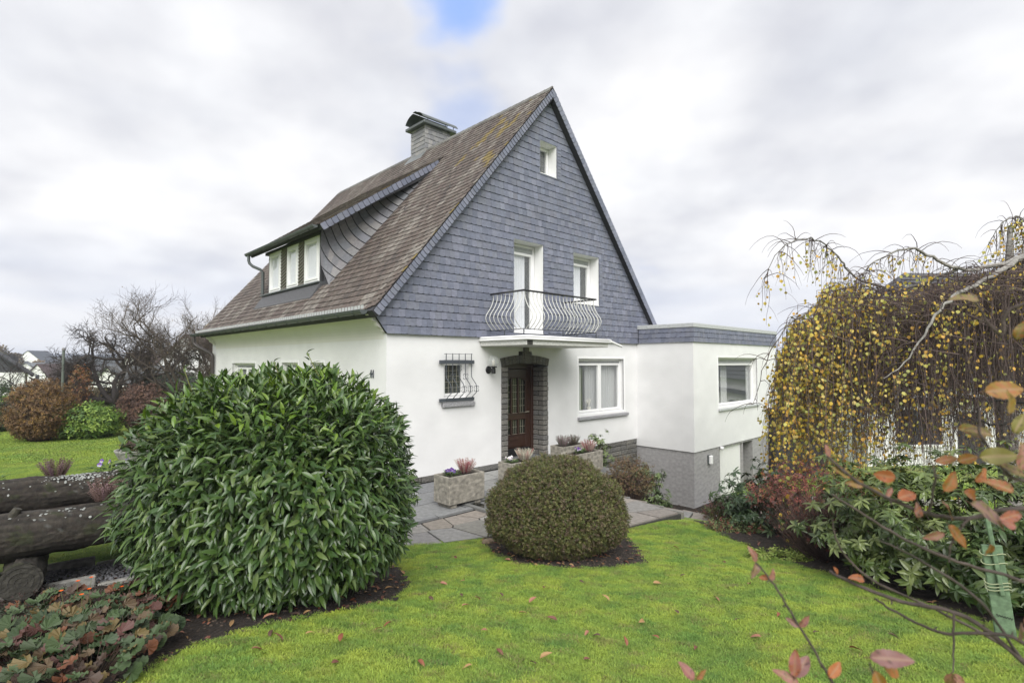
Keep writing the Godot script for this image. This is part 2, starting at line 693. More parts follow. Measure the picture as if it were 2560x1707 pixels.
# ------------------------------------------------------------------ paving
func voronoi(poly: PackedVector2Array, pts: PackedVector2Array, gap: float) -> Array:
	var out := []
	for i in pts.size():
		var cell := PackedVector2Array(poly)
		var one := [cell]
		for j in pts.size():
			if i == j or pts[i].distance_squared_to(pts[j]) > 6.0:
				continue
			var mid := (pts[i] + pts[j]) / 2.0
			var d := (pts[j] - pts[i]).normalized()
			var s := Vector2(-d.y, d.x) * 40.0
			mid -= d * gap / 2.0
			var half := PackedVector2Array([mid + s, mid - s, mid - s - d * 80.0, mid + s - d * 80.0])
			var nx := []
			for c in one:
				nx.append_array(Geometry2D.intersect_polygons(c, half))
			one = nx
			if one.is_empty():
				break
		for c in one:
			if c.size() >= 3:
				out.append(c)
	return out

func flagstones(parent: Node3D, poly: PackedVector2Array, size: float, y: Callable, thick: float, tones: Array, grid := false) -> void:
	# poly in house metres (x, forward)
	var lo := poly[0]
	var hi := poly[0]
	for p in poly:
		lo = lo.min(p)
		hi = hi.max(p)
	var pts := PackedVector2Array()
	var nx := int((hi.x - lo.x) / size) + 1
	var nz := int((hi.y - lo.y) / size) + 1
	for j in nz:
		for i in nx:
			var q := Vector2(lo.x + (i + 0.5 + rnd(-0.45, 0.45)) * size, lo.y + (j + 0.5 + rnd(-0.45, 0.45)) * size)
			if inside(q, poly): pts.append(q)
	var cells := []
	if grid:
		for j in nz:
			for i in range(-1, nx):
				var a := Vector2(lo.x + (i + (0.45 if j % 2 else 0.1)) * size * 1.55, lo.y + j * size)
				var slab := PackedVector2Array([a, a + Vector2(size * 1.55 - 0.022, 0), a + Vector2(size * 1.55 - 0.022, size - 0.022), a + Vector2(0, size - 0.022)])
				cells.append_array(Geometry2D.intersect_polygons(slab, poly))
	else:
		cells = voronoi(poly, pts, 0.026)
	for c in cells:
		var cc := Vector2()
		for p in c: cc += p
		cc /= c.size()
		var g := G.new()
		g.col = tones[rng.randi() % tones.size()] * rnd(0.85, 1.15)
		var fl := PackedVector2Array()
		for p in c: fl.append(Vector2(p.x - cc.x, -(p.y - cc.y)))
		# lie flat: polygon x -> x, polygon y -> -z, drawn up
		g.prism(fl, -thick, rnd(-0.004, 0.006), Transform3D(Basis(Vector3.RIGHT, -PI / 2), Vector3.ZERO))
		var tilt := Basis(Vector3(rnd(-1, 1), 0, rnd(-1, 1)).normalized(), rnd(0.0, 0.008))
		part(parent, "flagstone", g.mesh(), M.flag, HF * Transform3D(tilt, Vector3(cc.x, y.call(cc), cc.y)))

func make_paving() -> void:
	var grey := [L(0.27, 0.26, 0.235), L(0.32, 0.305, 0.285), L(0.24, 0.235, 0.23), L(0.33, 0.295, 0.26)]
	var brown := [L(0.29, 0.255, 0.22), L(0.26, 0.235, 0.21), L(0.34, 0.285, 0.24), L(0.25, 0.245, 0.235)]
	# smooth slabs before the door, then crazy paving towards the lawn
	var t := structure("terrace")
	var bed := G.new()
	bed.col = L(0.8, 0.8, 0.8)
	bed.box(Vector3(-0.7, -0.5, 0.02), Vector3(4.2, -0.156, 2.02))
	part(t, "bedding", bed.mesh(), M.mortar, HF)
	flagstones(t, pv([-0.7, 0.04, 4.2, 0.04, 4.2, 2.0, -0.7, 2.0]), 0.62, func(_p: Vector2) -> float: return -0.128, 0.05, [L(0.27, 0.275, 0.275), L(0.31, 0.31, 0.30), L(0.24, 0.245, 0.25)], true)
	var p2 := structure("garden_path")
	var b2 := G.new()
	b2.prism(pv([-2.6, 2.06, 2.9, 2.06, 2.75, 3.65, 2.6, 4.4, 1.35, 4.2, 0.6, 3.5, -0.5, 3.12, -1.4, 2.75, -2.6, 2.7]), 0.0, 0.3, Transform3D(Basis(Vector3.RIGHT, PI / 2), Vector3(0, -0.165, 0)))
	part(p2, "bedding", b2.mesh(), M.mortar, HF)
	flagstones(p2, pv([-2.6, 2.06, 2.88, 2.06, 2.72, 3.62, 2.57, 4.36, 1.36, 4.17, 0.6, 3.46, -0.5, 3.08, -1.4, 2.72, -2.6, 2.68]), 0.47, func(_p: Vector2) -> float: return -0.146, 0.08, brown + grey)
	# edge of the landing: stones on edge
	for k in 6:
		var g := G.new()
		g.col = grey[k % 4] * 0.75
		g.cbox(Vector3(0, -0.34, 0), Vector3(0.045, 0.0, 0.36 - rnd(0.0, 0.02)), 0.008)
		part(p2, "edging_stone", g.mesh(), M.flag, HF * Transform3D(Basis(Vector3.UP, 0.13), Vector3(2.91 - 0.0475 * k, -0.155 + rnd(-0.006, 0.0), 2.2 + 0.365 * k)))
	# lower path down to the garage
	var p3 := structure("lower_path")
	var fall := func(p: Vector2) -> float:
		var q := HF * Vector3(p.x, 0, p.y)
		return height(q.x, q.z) + 0.025
	flagstones(p3, pv([3.05, 4.9, 3.0, 3.6, 4.2, 3.25, 6.0, 2.9, 8.0, 2.4, 9.6, 2.3, 9.8, 4.0, 6.5, 4.3]), 0.5, fall, 0.12, brown)


func stone_block() -> G:   # a rough-faced unit block, x and y from -0.5 to 0.5, z from -1 to 0 with the face bulging to about 0.0
	var g := G.new()
	var q: Array = []
	for j in 4:
		for i in 4:
			var x := [-0.5, -0.42, 0.42, 0.5][i] as float
			var y := [-0.5, -0.40, 0.40, 0.5][j] as float
			var edge := i == 0 or i == 3 or j == 0 or j == 3
			q.append(Vector3(x + (rnd(-0.02, 0.02) if not edge else 0.0), y + rnd(-0.03, 0.03), (-0.12 if edge else 0.0) + rnd(-0.05, 0.05)))
	for j in 3:
		for i in 3:
			g.quad(q[j * 4 + i], q[j * 4 + i + 1], q[j * 4 + i + 5], q[j * 4 + i + 4])
	var rim := [0, 1, 2, 3, 7, 11, 15, 14, 13, 12, 8, 4]
	for k in rim.size():
		var a: Vector3 = q[rim[k]]
		var b: Vector3 = q[rim[(k + 1) % rim.size()]]
		g.quad(b, a, Vector3(a.x, a.y, -1), Vector3(b.x, b.y, -1))
	return g

func coursed(parent: Node3D, frame: Transform3D, x0: float, x1: float, y0: float, y1: float, row: float, wa: float, wb: float, depth: float, tones: Array) -> void:
	# frame: x along the wall, y up, z out of it
	var rows := maxi(1, int(round((y1 - y0) / row)))
	var hgt := (y1 - y0) / rows
	for j in rows:
		var x := x0
		var first := true
		while x < x1 - 0.02:
			var w := rnd(wa, wb) * (rnd(0.4, 1.0) if first else 1.0)
			first = false
			if x + w > x1 - wa * 0.5: w = x1 - x
			var k := rng.randi() % blocks.size()
			var t := Transform3D(Basis.from_scale(Vector3(w - 0.012, hgt - 0.012, depth)), Vector3(x + w / 2.0, y0 + (j + 0.5) * hgt, rnd(-0.004, 0.008)))
			part(parent, "stone", block_mesh(k, rng.randi() % tones.size(), tones), M.stone, frame * t)
			x += w

var blocks: Array = []
var block_cache := {}

func block_mesh(k: int, tone: int, tones: Array) -> ArrayMesh:
	var key := "%d_%s" % [k, str(tones[tone])]
	if not block_cache.has(key):
		var g := G.new()
		g.put(blocks[k], Transform3D(), tones[tone])
		block_cache[key] = g.mesh()
	return block_cache[key]


# ------------------------------------------------------------------ the house
const RX := 4.37      # ridge
const RY := 8.83
const SL := 1.196     # rise of the main roof
const EAVE := -0.42

func roof_y(x: float) -> float:
	return RY - SL * absf(x - RX)

func csg_wall(parent: Node3D, called: String, poly: PackedVector2Array, depth: float, holes: Array, m: Material, t := Transform3D()) -> CSGPolygon3D:
	var w := CSGPolygon3D.new()
	w.name = called
	w.polygon = poly
	w.mode = CSGPolygon3D.MODE_DEPTH
	w.depth = depth
	w.material = m
	w.transform = t
	for h in holes:
		var b := CSGBox3D.new()
		b.name = "opening"
		b.operation = CSGShape3D.OPERATION_SUBTRACTION
		b.size = Vector3(h[1] - h[0], h[3] - h[2], depth + 0.4)
		b.position = Vector3((h[0] + h[1]) / 2.0, (h[2] + h[3]) / 2.0, -depth / 2.0)
		b.material = m
		w.add_child(b, true)
	parent.add_child(w, true)
	return w

func bars(x0: float, x1: float, y0: float, y1: float, w: float, z0: float, z1: float, g: G) -> void:
	g.cbox(Vector3(x0, y0, z0), Vector3(x0 + w, y1, z1), 0.006)
	g.cbox(Vector3(x1 - w, y0, z0), Vector3(x1, y1, z1), 0.006)
	g.cbox(Vector3(x0 + w, y0, z0 - 0.001), Vector3(x1 - w, y0 + w, z1 - 0.002), 0.006)
	g.cbox(Vector3(x0 + w, y1 - w, z0 - 0.001), Vector3(x1 - w, y1, z1 - 0.002), 0.006)

# a white window: frame, sashes with panes, curtains behind. frame: x along, y up, z outwards; zf is the plane of the frame's face
func window(t: Transform3D, called: String, x0: float, x1: float, y0: float, y1: float, zf: float, sashes: int, curtains: Array, box_top := 0.0, fw := 0.055) -> Node3D:
	var o := holder(house, called, t)
	var g := G.new()
	bars(x0, x1, y0, y1, fw, zf - 0.07, zf, g)
	part(o, "frame", g.mesh(), M.white_frame)
	var yt := y1 - fw
	if box_top > 0.0:
		g = G.new()
		for k in 4:
			g.cbox(Vector3(x0 + fw, y1 - fw - box_top * (k + 1) / 4.0, zf - 0.05), Vector3(x1 - fw, y1 - fw - box_top * k / 4.0 - 0.004, zf - 0.014 - 0.006 * (k % 2)), 0.004)
		part(o, "roller_blind", g.mesh(), M.pale_zinc)
		yt -= box_top
	var inner := (x1 - x0 - 2.0 * fw) / sashes
	for k in sashes:
		var a := x0 + fw + inner * k + 0.004
		var b := a + inner - 0.008
		g = G.new()
		var sw := minf(0.06, fw + 0.005)
		bars(a, b, y0 + fw + 0.004, yt - 0.004, sw, zf - 0.06, zf + 0.012, g)
		part(o, "sash", g.mesh(), M.white_frame)
		g = G.new()
		g.box(Vector3(a + sw - 0.005, y0 + fw + sw - 0.002, zf - 0.03), Vector3(b - sw + 0.005, yt - sw + 0.002, zf - 0.024))
		part(o, "pane", g.mesh(), M.glass)
	for c in curtains:
		part(o, "curtain", curtain(x0 + (x1 - x0) * c[0], x0 + (x1 - x0) * c[1], y0 + 0.03, y1 - 0.03, zf - c[2], 0.018 if c.size() < 4 else c[3]), M.curtain if c.size() < 4 else M.blind)
	return o

func curtain(x0: float, x1: float, y0: float, y1: float, z: float, amp := 0.018) -> ArrayMesh:
	var g := G.new()
	var nn := maxi(8, int((x1 - x0) / 0.012))
	var ph := rnd(0, 6)
	for i in nn + 1:
		var x := lerpf(x0, x1, float(i) / nn)
		for j in 2:
			var y := y0 if j == 0 else y1
			var zz := z + amp * sin(x * 75.0 + ph + 1.2 * sin(x * 17.0)) * (1.0 - 0.4 * j)
			g.v.append(Vector3(x, y, zz))
			var dz := cos(x * 75.0 + ph + 1.2 * sin(x * 17.0)) * amp * 61.0
			g.n.append(Vector3(-dz, 0, 1).normalized())
			g.c.append(Color(1, 1, 1))
	for i in nn:
		for q in [0, 1, 3, 0, 3, 2]:
			g.ix.append(i * 2 + q)
	return g.mesh()

func sill(o: Node3D, x0: float, x1: float, y: float, out: float, thick: float, m: Material) -> void:
	var g := G.new()
	g.col = L(0.5, 0.5, 0.52)
	g.cbox(Vector3(x0, y - thick, -0.12), Vector3(x1, y, out), 0.012)
	part(o, "sill", g.mesh(), m)

# ---- slates
func slate_shape() -> G:
	# unit slate: x -0.5..0.5, y 0 (foot)..1.45 course heights, face at z 0.016 at the foot and tilting back; the foot is rounded on one side
	var p := pv([-0.50, 0.05, -0.40, 0.01, -0.18, -0.01, 0.2, 0.0, 0.43, 0.05, 0.505, 0.22, 0.505, 0.94, -0.50, 0.94])
	return slate_from(p, 1.0, 1.0)

func slate_from(p: PackedVector2Array, w: float, h: float, base := Vector2.ZERO) -> G:
	var g := G.new()
	var pts := p
	var area := 0.0
	for i in p.size():
		area += p[i].cross(p[(i + 1) % p.size()])
	if area < 0.0:
		pts = PackedVector2Array(p)
		pts.reverse()
	var f: Array[Vector3] = []
	for q in pts:
		f.append(Vector3(q.x, q.y, 0.020 - 0.010 * (q.y - base.y) / h))
	var ti := Geometry2D.triangulate_polygon(pts)
	for k in range(0, ti.size(), 3):
		var a := f[ti[k]]
		var b := f[ti[k + 1]]
		var d := f[ti[k + 2]]
		if (b - a).cross(d - a).z < 0.0:
			g.tri(a, d, b)
		else:
			g.tri(a, b, d)
	var back := Vector3(0, 0, -0.009)
	for i in f.size():
		var a := f[i]
		var b := f[(i + 1) % f.size()]
		g.quad(a + back, b + back, b, a)
	return g

# hang a sheet with slates. outline and holes in the sheet's x, y; frame puts the sheet in the house (z outwards)
func hang(parent: Node3D, frame: Transform3D, outline: PackedVector2Array, holes: Array, w: float, h: float, pal: Array, m: Material, most: int, bend = null, tone = null) -> void:
	var lo := outline[0]
	var hi := outline[0]
	for p in outline:
		lo = lo.min(p)
		hi = hi.max(p)
	var base := slate_shape()
	var shapes := []
	for k in pal.size():
		var gg := G.new()
		gg.put(base, Transform3D(), pal[k])
		shapes.append(gg.mesh())
	var rest := G.new()
	var whole := []
	var rows := int((hi.y - lo.y) / h) + 1
	var eye := (house.transform * frame).affine_inverse() * Vector3(0, EYE, 0)
	for j in rows:
		var y := lo.y + j * h
		var x := lo.x - rnd(0.0, w)
		while x < hi.x + w:
			var ww := w * rnd(0.86, 1.14)
			var cx := x + ww / 2.0
			x += ww
			var yy := y + rnd(-0.003, 0.003)
			if bend != null: yy += bend.call(Vector2(cx, y))
			var t := Transform3D(Basis(Vector3(ww, 0, 0), Vector3(0, h, 0), Vector3(0, 0, 1)), Vector3(cx, yy, rnd(-0.0022, 0.0022)))
			t.basis = Basis(Vector3(0, 0, 1), rnd(-0.02, 0.02)) * t.basis
			var box := PackedVector2Array([Vector2(cx - ww / 2, yy), Vector2(cx + ww / 2, yy), Vector2(cx + ww / 2, yy + h * 0.94), Vector2(cx - ww / 2, yy + h * 0.94)])
			var ok := true
			for p in box:
				if not inside(p, outline):
					ok = false
			var any := ok
			if not ok:
				any = not Geometry2D.intersect_polygons(box, outline).is_empty()
			if not any:
				continue
			for hh in holes:
				if not Geometry2D.intersect_polygons(box, hh).is_empty():
					ok = false
			if ok:
				whole.append(t)
			else:
				var pcs := []
				pcs.append_array(Geometry2D.intersect_polygons(box, outline))
				for hh in holes:
					var nx := []
					for pc in pcs:
						nx.append_array(Geometry2D.clip_polygons(pc, hh))
					pcs = nx
				for pc in pcs:
					if pc.size() < 3 or Geometry2D.triangulate_polygon(pc).is_empty():
						continue
					var g := slate_from(pc, ww, h, Vector2(cx, yy))
					rest.put(g, Transform3D(), pal[rng.randi() % pal.size()] * rnd(0.9, 1.1))
	whole.sort_custom(func(a: Transform3D, b: Transform3D) -> bool: return a.origin.distance_squared_to(eye) < b.origin.distance_squared_to(eye))
	for k in whole.size():
		var t: Transform3D = whole[k]
		var q := rng.randi() % pal.size()
		if tone != null:
			q = tone.call(t.origin)
		if k < most:
			part(parent, "slate", shapes[q], m, frame * t)
		else:
			rest.put(base, t, (pal[q] as Color) * rnd(0.9, 1.1))
	var o := part(parent, "slate_rest", rest.mesh(), m, frame)
	o.set_meta("kind", "stuff")

# a row of slates overlapping along a line from a to b; up points across the row, out is the outward normal
func edge_row(parent: Node3D, a: Vector3, b: Vector3, across: Vector3, out: Vector3, step: float, width: float, pal: Array, m: Material) -> void:
	var base := slate_shape()
	var dir := (b - a).normalized()
	var nn := int(a.distance_to(b) / step)
	var shapes := []
	for k in pal.size():
		var gg := G.new()
		gg.put(base, Transform3D(), pal[k])
		shapes.append(gg.mesh())
	for i in nn:
		var p := a + dir * (i * step) + across * width * 0.5
		part(parent, "slate", shapes[rng.randi() % pal.size()], m, Transform3D(Basis(across * width * rnd(0.97, 1.03), dir * step, out), p))

func make_house() -> void:
	for k in 8:
		blocks.append(stone_block())
	house = thing("house", "white house with blue-grey slate gable, brown slate roof and garage wing", "house", HF.origin, TURN)
	var I := Transform3D()
	# ---- walls
	var open_front := [[1.30, 1.94, 1.45, 2.24], [5.56, 7.56, 0.82, 2.28], [3.19, 4.17, 2.85, 4.98], [5.29, 6.35, 3.68, 4.97], [4.06, 4.66, 6.70, 7.50], [2.864, 4.379, -0.5, 2.26], [3.40, 3.84, 2.2, 2.44]]
	csg_wall(house, "gable_wall", pv([0, 0, 8.74, 0, 8.74, 3.3, 4.37, 8.5, 0, 3.3]), 0.34, open_front, M.render)
	# side wall under the eaves: its x runs towards the front
	var side := Transform3D(Basis(Vector3(0, 0, 1), Vector3.UP, Vector3(-1, 0, 0)), Vector3(0, 0, 0))
	csg_wall(house, "eaves_wall", pv([-10.7, 0, -0.342, 0, -0.342, 3.25, -10.7, 3.25]), 0.34, [[-8.9, -6.9, 0.9, 2.16], [-5.0, -4.0, 1.2, 2.18], [-3.3, -2.6, 1.3, 2.18]], M.render, side * Transform3D(Basis(), Vector3(0, 0, 0)))
	var g := G.new()
	g.prism(pv([0, -1.2, 8.74, -1.2, 8.74, 3.3, 4.37, 8.5, 0, 3.3]), -11.0, -10.702)
	g.box(Vector3(8.4, -1.5, -10.7), Vector3(8.74, 3.25, -0.342))
	part(house, "rear_wall", g.mesh(), M.render)
	g = G.new()
	for k in [-0.12, 2.55]:
		g.box(Vector3(0.345, k, -10.69), Vector3(8.39, k + 0.16, -0.345))
	g.box(Vector3(1.75, 5.4, -10.69), Vector3(6.99, 5.52, -0.345))
	for k in [3.4, 6.6]:
		g.box(Vector3(0.36, 0.05, -k - 0.12), Vector3(8.38, 2.54, -k))
	g.box(Vector3(2.0, 2.72, -3.6), Vector3(7.0, 5.39, -3.5))
	part(house, "floor_slab", g.mesh(), M.inside)
	# ---- plinth
	var pl := holder(house, "plinth")
	g = G.new()
	g.box(Vector3(0.02, -1.9, -10.7), Vector3(8.7, -0.002, -0.035))
	part(pl, "core", g.mesh(), M.mortar)
	var st := [L(0.23, 0.22, 0.20), L(0.19, 0.182, 0.168), L(0.27, 0.255, 0.23), L(0.21, 0.205, 0.195)]
	coursed(pl, I, 0.0, 2.86, -0.125, -0.004, 0.12, 0.36, 0.62, 0.06, st)
	coursed(pl, I, 4.4, 8.2, -1.15, -0.004, 0.125, 0.17, 0.36, 0.06, st)
	coursed(pl, side, -4.6, -0.0, -0.25, -0.004, 0.12, 0.36, 0.62, 0.05, st)
	make_doorway(st)
	# ---- ground floor windows of the gable
	var w1 := window(I, "small_window", 1.30, 1.94, 1.45, 2.24, -0.12, 1, [], 0.0, 0.05)
	g = G.new()
	g.box(Vector3(1.41, 1.56, -0.15), Vector3(1.83, 2.13, -0.146))
	part(w1, "dark_glass", g.mesh(), M.leaded)
	g = G.new()
	for k in 3: g.box(Vector3(1.41 + 0.105 * (k + 1) - 0.003, 1.56, -0.139), Vector3(1.41 + 0.105 * (k + 1) + 0.003, 2.13, -0.134))
	for k in 4: g.box(Vector3(1.41, 1.56 + 0.115 * (k + 1) - 0.003, -0.1385), Vector3(1.83, 1.56 + 0.115 * (k + 1) + 0.003, -0.1335))
	part(w1, "lead_lines", g.mesh(), M.came)
	sill(w1, 1.24, 2.07, 1.385, 0.07, 0.09, M.stone)
	var w2 := window(I, "front_window", 5.56, 7.56, 0.82, 2.28, -0.10, 2, [[0.02, 0.2, 0.16], [0.30, 0.98, 0.19]], 0.05, 0.06)
	sill(w2, 5.50, 7.70, 0.79, 0.08, 0.08, M.stone)
	g = G.new()
	bars(5.50, 7.62, 0.80, 2.34, 0.06, -0.05, 0.006, g)
	part(w2, "surround", g.mesh(), M.white_frame)
	g = G.new()
	g.lathe(pv([0.0, 0.0, 0.05, 0.0, 0.065, 0.11, 0.06, 0.11, 0.05, 0.02]), 14, Transform3D(Basis(), Vector3(6.2, 0.9, -0.19)))
	for k in 14:
		var a := rnd(0, TAU)
		g.tube(PackedVector3Array([Vector3(6.2, 1.0, -0.19), Vector3(6.2 + 0.06 * cos(a), 1.14, -0.19 + 0.03 * sin(a)), Vector3(6.2 + 0.11 * cos(a), rnd(1.1, 1.24), -0.19 + 0.04 * sin(a))]), PackedFloat32Array([0.006, 0.016, 0.004]), 4)
	part(w2, "potted_plant", g.mesh(), M.cream)
	# ---- upper openings
	var w3 := window(I, "balcony_door", 3.21, 4.15, 2.87, 4.96, -0.22, 1, [[0.02, 0.74, 0.09, 0.005]], 0.13, 0.06)
	var w4 := window(I, "bedroom_window", 5.31, 6.33, 3.72, 4.95, -0.22, 1, [[0.02, 0.70, 0.09, 0.004]], 0.11, 0.06)
	var w5 := window(I, "attic_window", 4.08, 4.64, 6.72, 7.48, -0.20, 1, [], 0.0, 0.03)
	var rv := [[w3, 3.19, 4.17, 2.85, 4.98], [w4, 5.29, 6.35, 3.68, 4.97], [w5, 4.06, 4.66, 6.70, 7.50]]
	for r in rv:
		g = G.new()
		var a: float = r[1]
		var b: float = r[2]
		var y0: float = r[3]
		var y1: float = r[4]
		g.box(Vector3(a, y0, -0.24), Vector3(a + 0.012, y1, 0.052))
		g.box(Vector3(b - 0.012, y0, -0.24), Vector3(b, y1, 0.052))
		g.box(Vector3(a + 0.012, y1 - 0.012, -0.24), Vector3(b - 0.012, y1, 0.054))
		g.box(Vector3(a + 0.012, y0, -0.24), Vector3(b - 0.012, y0 + 0.014, 0.075))
		part(r[0], "reveal", g.mesh(), M.white_frame)
	# ---- windows of the eaves wall, mostly behind the laurel
	for q in [[-8.9, -6.9, 0.9, 2.16, 2], [-5.0, -4.0, 1.2, 2.18, 1], [-3.3, -2.6, 1.3, 2.18, 1]]:
		var w := window(side, "side_window", q[0], q[1], q[2], q[3], -0.12, q[4], [[0.05, 0.95, 0.12]], 0.06, 0.055)
		g = G.new()
		bars(q[0] - 0.06, q[1] + 0.06, q[2] - 0.06, q[3] + 0.06, 0.06, -0.04, 0.006, g)
		part(w, "surround", g.mesh(), M.white_frame)
	# house number
	g = G.new()
	for k in 2:
		var x := 0.45 + 0.08 * k
		g.prism(pv([x, 1.90, x + 0.032, 1.90, x + 0.025, 2.05, x + 0.014, 2.05, x + 0.006, 2.01, x - 0.032, 1.97, x - 0.024, 1.955, x + 0.006, 1.98]), 0.005, 0.02)
	var mirror := Transform3D(Basis(Vector3(0, 0, 1), Vector3.UP, Vector3(-1, 0, 0)), Vector3(0, 0, -1.0))
	part(house, "house_number", g.mesh(), M.iron, mirror)
	make_gable_cladding(open_front)
	make_roof()
	make_dormer()
	make_chimney()
	make_balcony()
	make_grille()
	make_annex(st)
	make_lamps()

func make_doorway(st: Array) -> void:
	var I := Transform3D()
	var ds := holder(house, "door_surround")
	# jambs: quoins on the face, bonded bricks in the reveal
	for s in [0, 1]:
		var x0 := 2.866 if s == 0 else 4.207
		var x1 := 3.056 if s == 0 else 4.377
		var rows := 18
		var hh := 2.09 / rows
		for j in rows:
			var y := -0.002 + (j + 0.5) * hh
			var jit := rnd(-0.008, 0.008)
			var split := j % 2 == 0
			var cuts := [[0.025, -0.34]] if not split else [[0.025, -0.15], [-0.16, -0.34]]
			for c in cuts:
				var gb := G.new()
				gb.col = st[rng.randi() % 4] * rnd(0.95, 1.25)
				gb.cbox(Vector3(x0 + jit * (1 - s), y - hh / 2 + 0.006, c[1] + 0.005), Vector3(x1 + jit * s, y + hh / 2 - 0.006, c[0] + (rnd(-0.006, 0.006) if c[0] > 0.0 else 0.0)), 0.012)
				part(ds, "stone", gb.mesh(), M.stone)
	var g := G.new()
	g.box(Vector3(2.87, 0, -0.335), Vector3(3.045, 2.08, 0.0))
	g.box(Vector3(4.218, 0, -0.335), Vector3(4.373, 2.08, 0.0))
	# arch: wedge stones
	var n := 14
	for i in n:
		var a := lerpf(2.866, 4.377, float(i) / n) + 0.005
		var b := lerpf(2.866, 4.377, float(i + 1) / n) - 0.005
		var arc := func(x: float) -> float: return 0.085 * (1.0 - pow((x - 3.6215) / 0.7555, 2.0))
		var fan := func(x: float) -> float: return (x - 3.6215) * 0.06
		if absf((a + b) / 2 - 3.6215) < 0.13:
			continue
		var gb := G.new()
		gb.col = st[rng.randi() % 4] * rnd(0.85, 1.15)
		gb.prism(pv([a, 2.095 + arc.call(a), b, 2.095 + arc.call(b), b + fan.call(b), 2.27 + arc.call(b) * 1.05, a + fan.call(a), 2.27 + arc.call(a) * 1.05]), -0.335, 0.025 + rnd(-0.006, 0.008))
		part(ds, "arch_stone", gb.mesh(), M.stone)
	for k in [[3.50, 3.56, 3.49, 3.575, 2.44, 0.032], [3.683, 3.743, 3.668, 3.753, 2.44, 0.03], [3.565, 3.678, 3.545, 3.698, 2.57, 0.05]]:
		var gb := G.new()
		gb.col = st[2] * 0.85
		gb.prism(pv([k[0], 2.16, k[1], 2.16, k[3], k[4], k[2], k[4]]), -0.3, k[5])
		part(ds, "keystone", gb.mesh(), M.stone)
	part(ds, "core", g.mesh(), M.mortar)
	# step
	var sp := holder(house, "door_step")
	g = G.new()
	g.col = L(0.22, 0.23, 0.235)
	g.cbox(Vector3(2.80, -0.04, -0.34), Vector3(4.46, 0.0, 0.13), 0.008)
	part(sp, "tread", g.mesh(), M.flag)
	coursed(sp, Transform3D(Basis(), Vector3(0, 0, 0.10)), 2.84, 4.42, -0.14, -0.042, 0.1, 0.2, 0.4, 0.06, st)
	# ---- the door, 0.33 m behind the face
	var d := holder(house, "front_door", Transform3D(Basis(), Vector3(0, 0, -0.33)))
	g = G.new()
	g.cbox(Vector3(3.03, 0, -0.08), Vector3(3.12, 2.16, 0.02), 0.008)
	g.cbox(Vector3(4.13, 0, -0.08), Vector3(4.23, 2.16, 0.02), 0.008)
	g.cbox(Vector3(3.12, 2.04, -0.08), Vector3(4.13, 2.17, 0.018), 0.008)
	part(d, "frame", g.mesh(), M.wood_door)
	g = G.new()   # stiles and rails round three tall lights above and three short ones below
	g.cbox(Vector3(3.125, 0.01, -0.06), Vector3(3.27, 2.03, 0.0), 0.006)
	g.cbox(Vector3(3.96, 0.01, -0.06), Vector3(4.125, 2.03, 0.0), 0.006)
	for y in [[1.83, 2.03], [0.86, 0.99], [0.22, 0.50]]:
		g.cbox(Vector3(3.27, y[0], -0.059), Vector3(3.96, y[1], -0.001), 0.006)
	for x in [3.475, 3.70]:
		g.cbox(Vector3(x, 0.50, -0.058), Vector3(x + 0.055, 0.86, 0.006), 0.008)
		g.cbox(Vector3(x, 0.99, -0.058), Vector3(x + 0.055, 1.83, 0.006), 0.008)
	for y in [0.49, 0.85, 0.98, 1.82]:
		g.cbox(Vector3(3.25, y, -0.02), Vector3(3.98, y + 0.025, 0.016), 0.006)
	for k in 6:   # arched head of the lights
		var a := 3.27 + 0.115 * k
		var f := func(x: float) -> float: return 1.835 - 0.09 * pow((x - 3.615) / 0.345, 2.0)
		g.prism(pv([a, f.call(a), a + 0.115, f.call(a + 0.115), a + 0.115, 1.84, a, 1.84]), -0.05, 0.004)
	part(d, "leaf", g.mesh(), M.wood_door)
	g = G.new()
	g.box(Vector3(3.26, 0.02, -0.055), Vector3(3.97, 0.23, -0.03))
	part(d, "panel", g.mesh(), M.wood_door)
	g = G.new()
	g.cbox(Vector3(3.14, 0.015, -0.01), Vector3(4.11, 0.19, 0.008), 0.003)
	part(d, "kick_plate", g.mesh(), M.black)
	g = G.new()
	g.cbox(Vector3(3.40, 0.365, -0.01), Vector3(3.72, 0.435, 0.01), 0.005)
	g.cbox(Vector3(3.42, 0.38, 0.0), Vector3(3.70, 0.42, 0.016), 0.004)
	part(d, "letter_slot", g.mesh(), M.wood_door)
	g = G.new()
	g.tube(PackedVector3Array([Vector3(4.02, 1.02, 0.0), Vector3(4.02, 1.02, 0.05), Vector3(3.90, 1.02, 0.055)]), PackedFloat32Array([0.012]), 8)
	part(d, "handle", g.mesh(), M.came)
	for x in [3.27, 3.53, 3.755]:
		for y in [[0.515, 0.85, 2], [1.005, 1.82, 5]]:
			var pane := G.new()
			pane.box(Vector3(x, y[0], -0.04), Vector3(x + 0.205, y[1], -0.034))
			var po := part(d, "pane", pane.mesh(), M.leaded)
			var cm := G.new()
			for q in 2:
				cm.box(Vector3(x + 0.068 * (q + 1) - 0.003, y[0], -0.0335), Vector3(x + 0.068 * (q + 1) + 0.003, y[1], -0.029))
			for q in int(y[2]):
				var yy: float = lerpf(y[0], y[1], float(q) / y[2])
				cm.box(Vector3(x, yy - 0.003, -0.0337), Vector3(x + 0.205, yy + 0.003, -0.0293))
			part(d, "lead_lines", cm.mesh(), M.came)

func slate_tones() -> Array:
	return [L(0.183, 0.199, 0.262), L(0.203, 0.218, 0.284), L(0.166, 0.181, 0.240), L(0.230, 0.243, 0.306), L(0.189, 0.203, 0.255), L(0.210, 0.220, 0.273)]

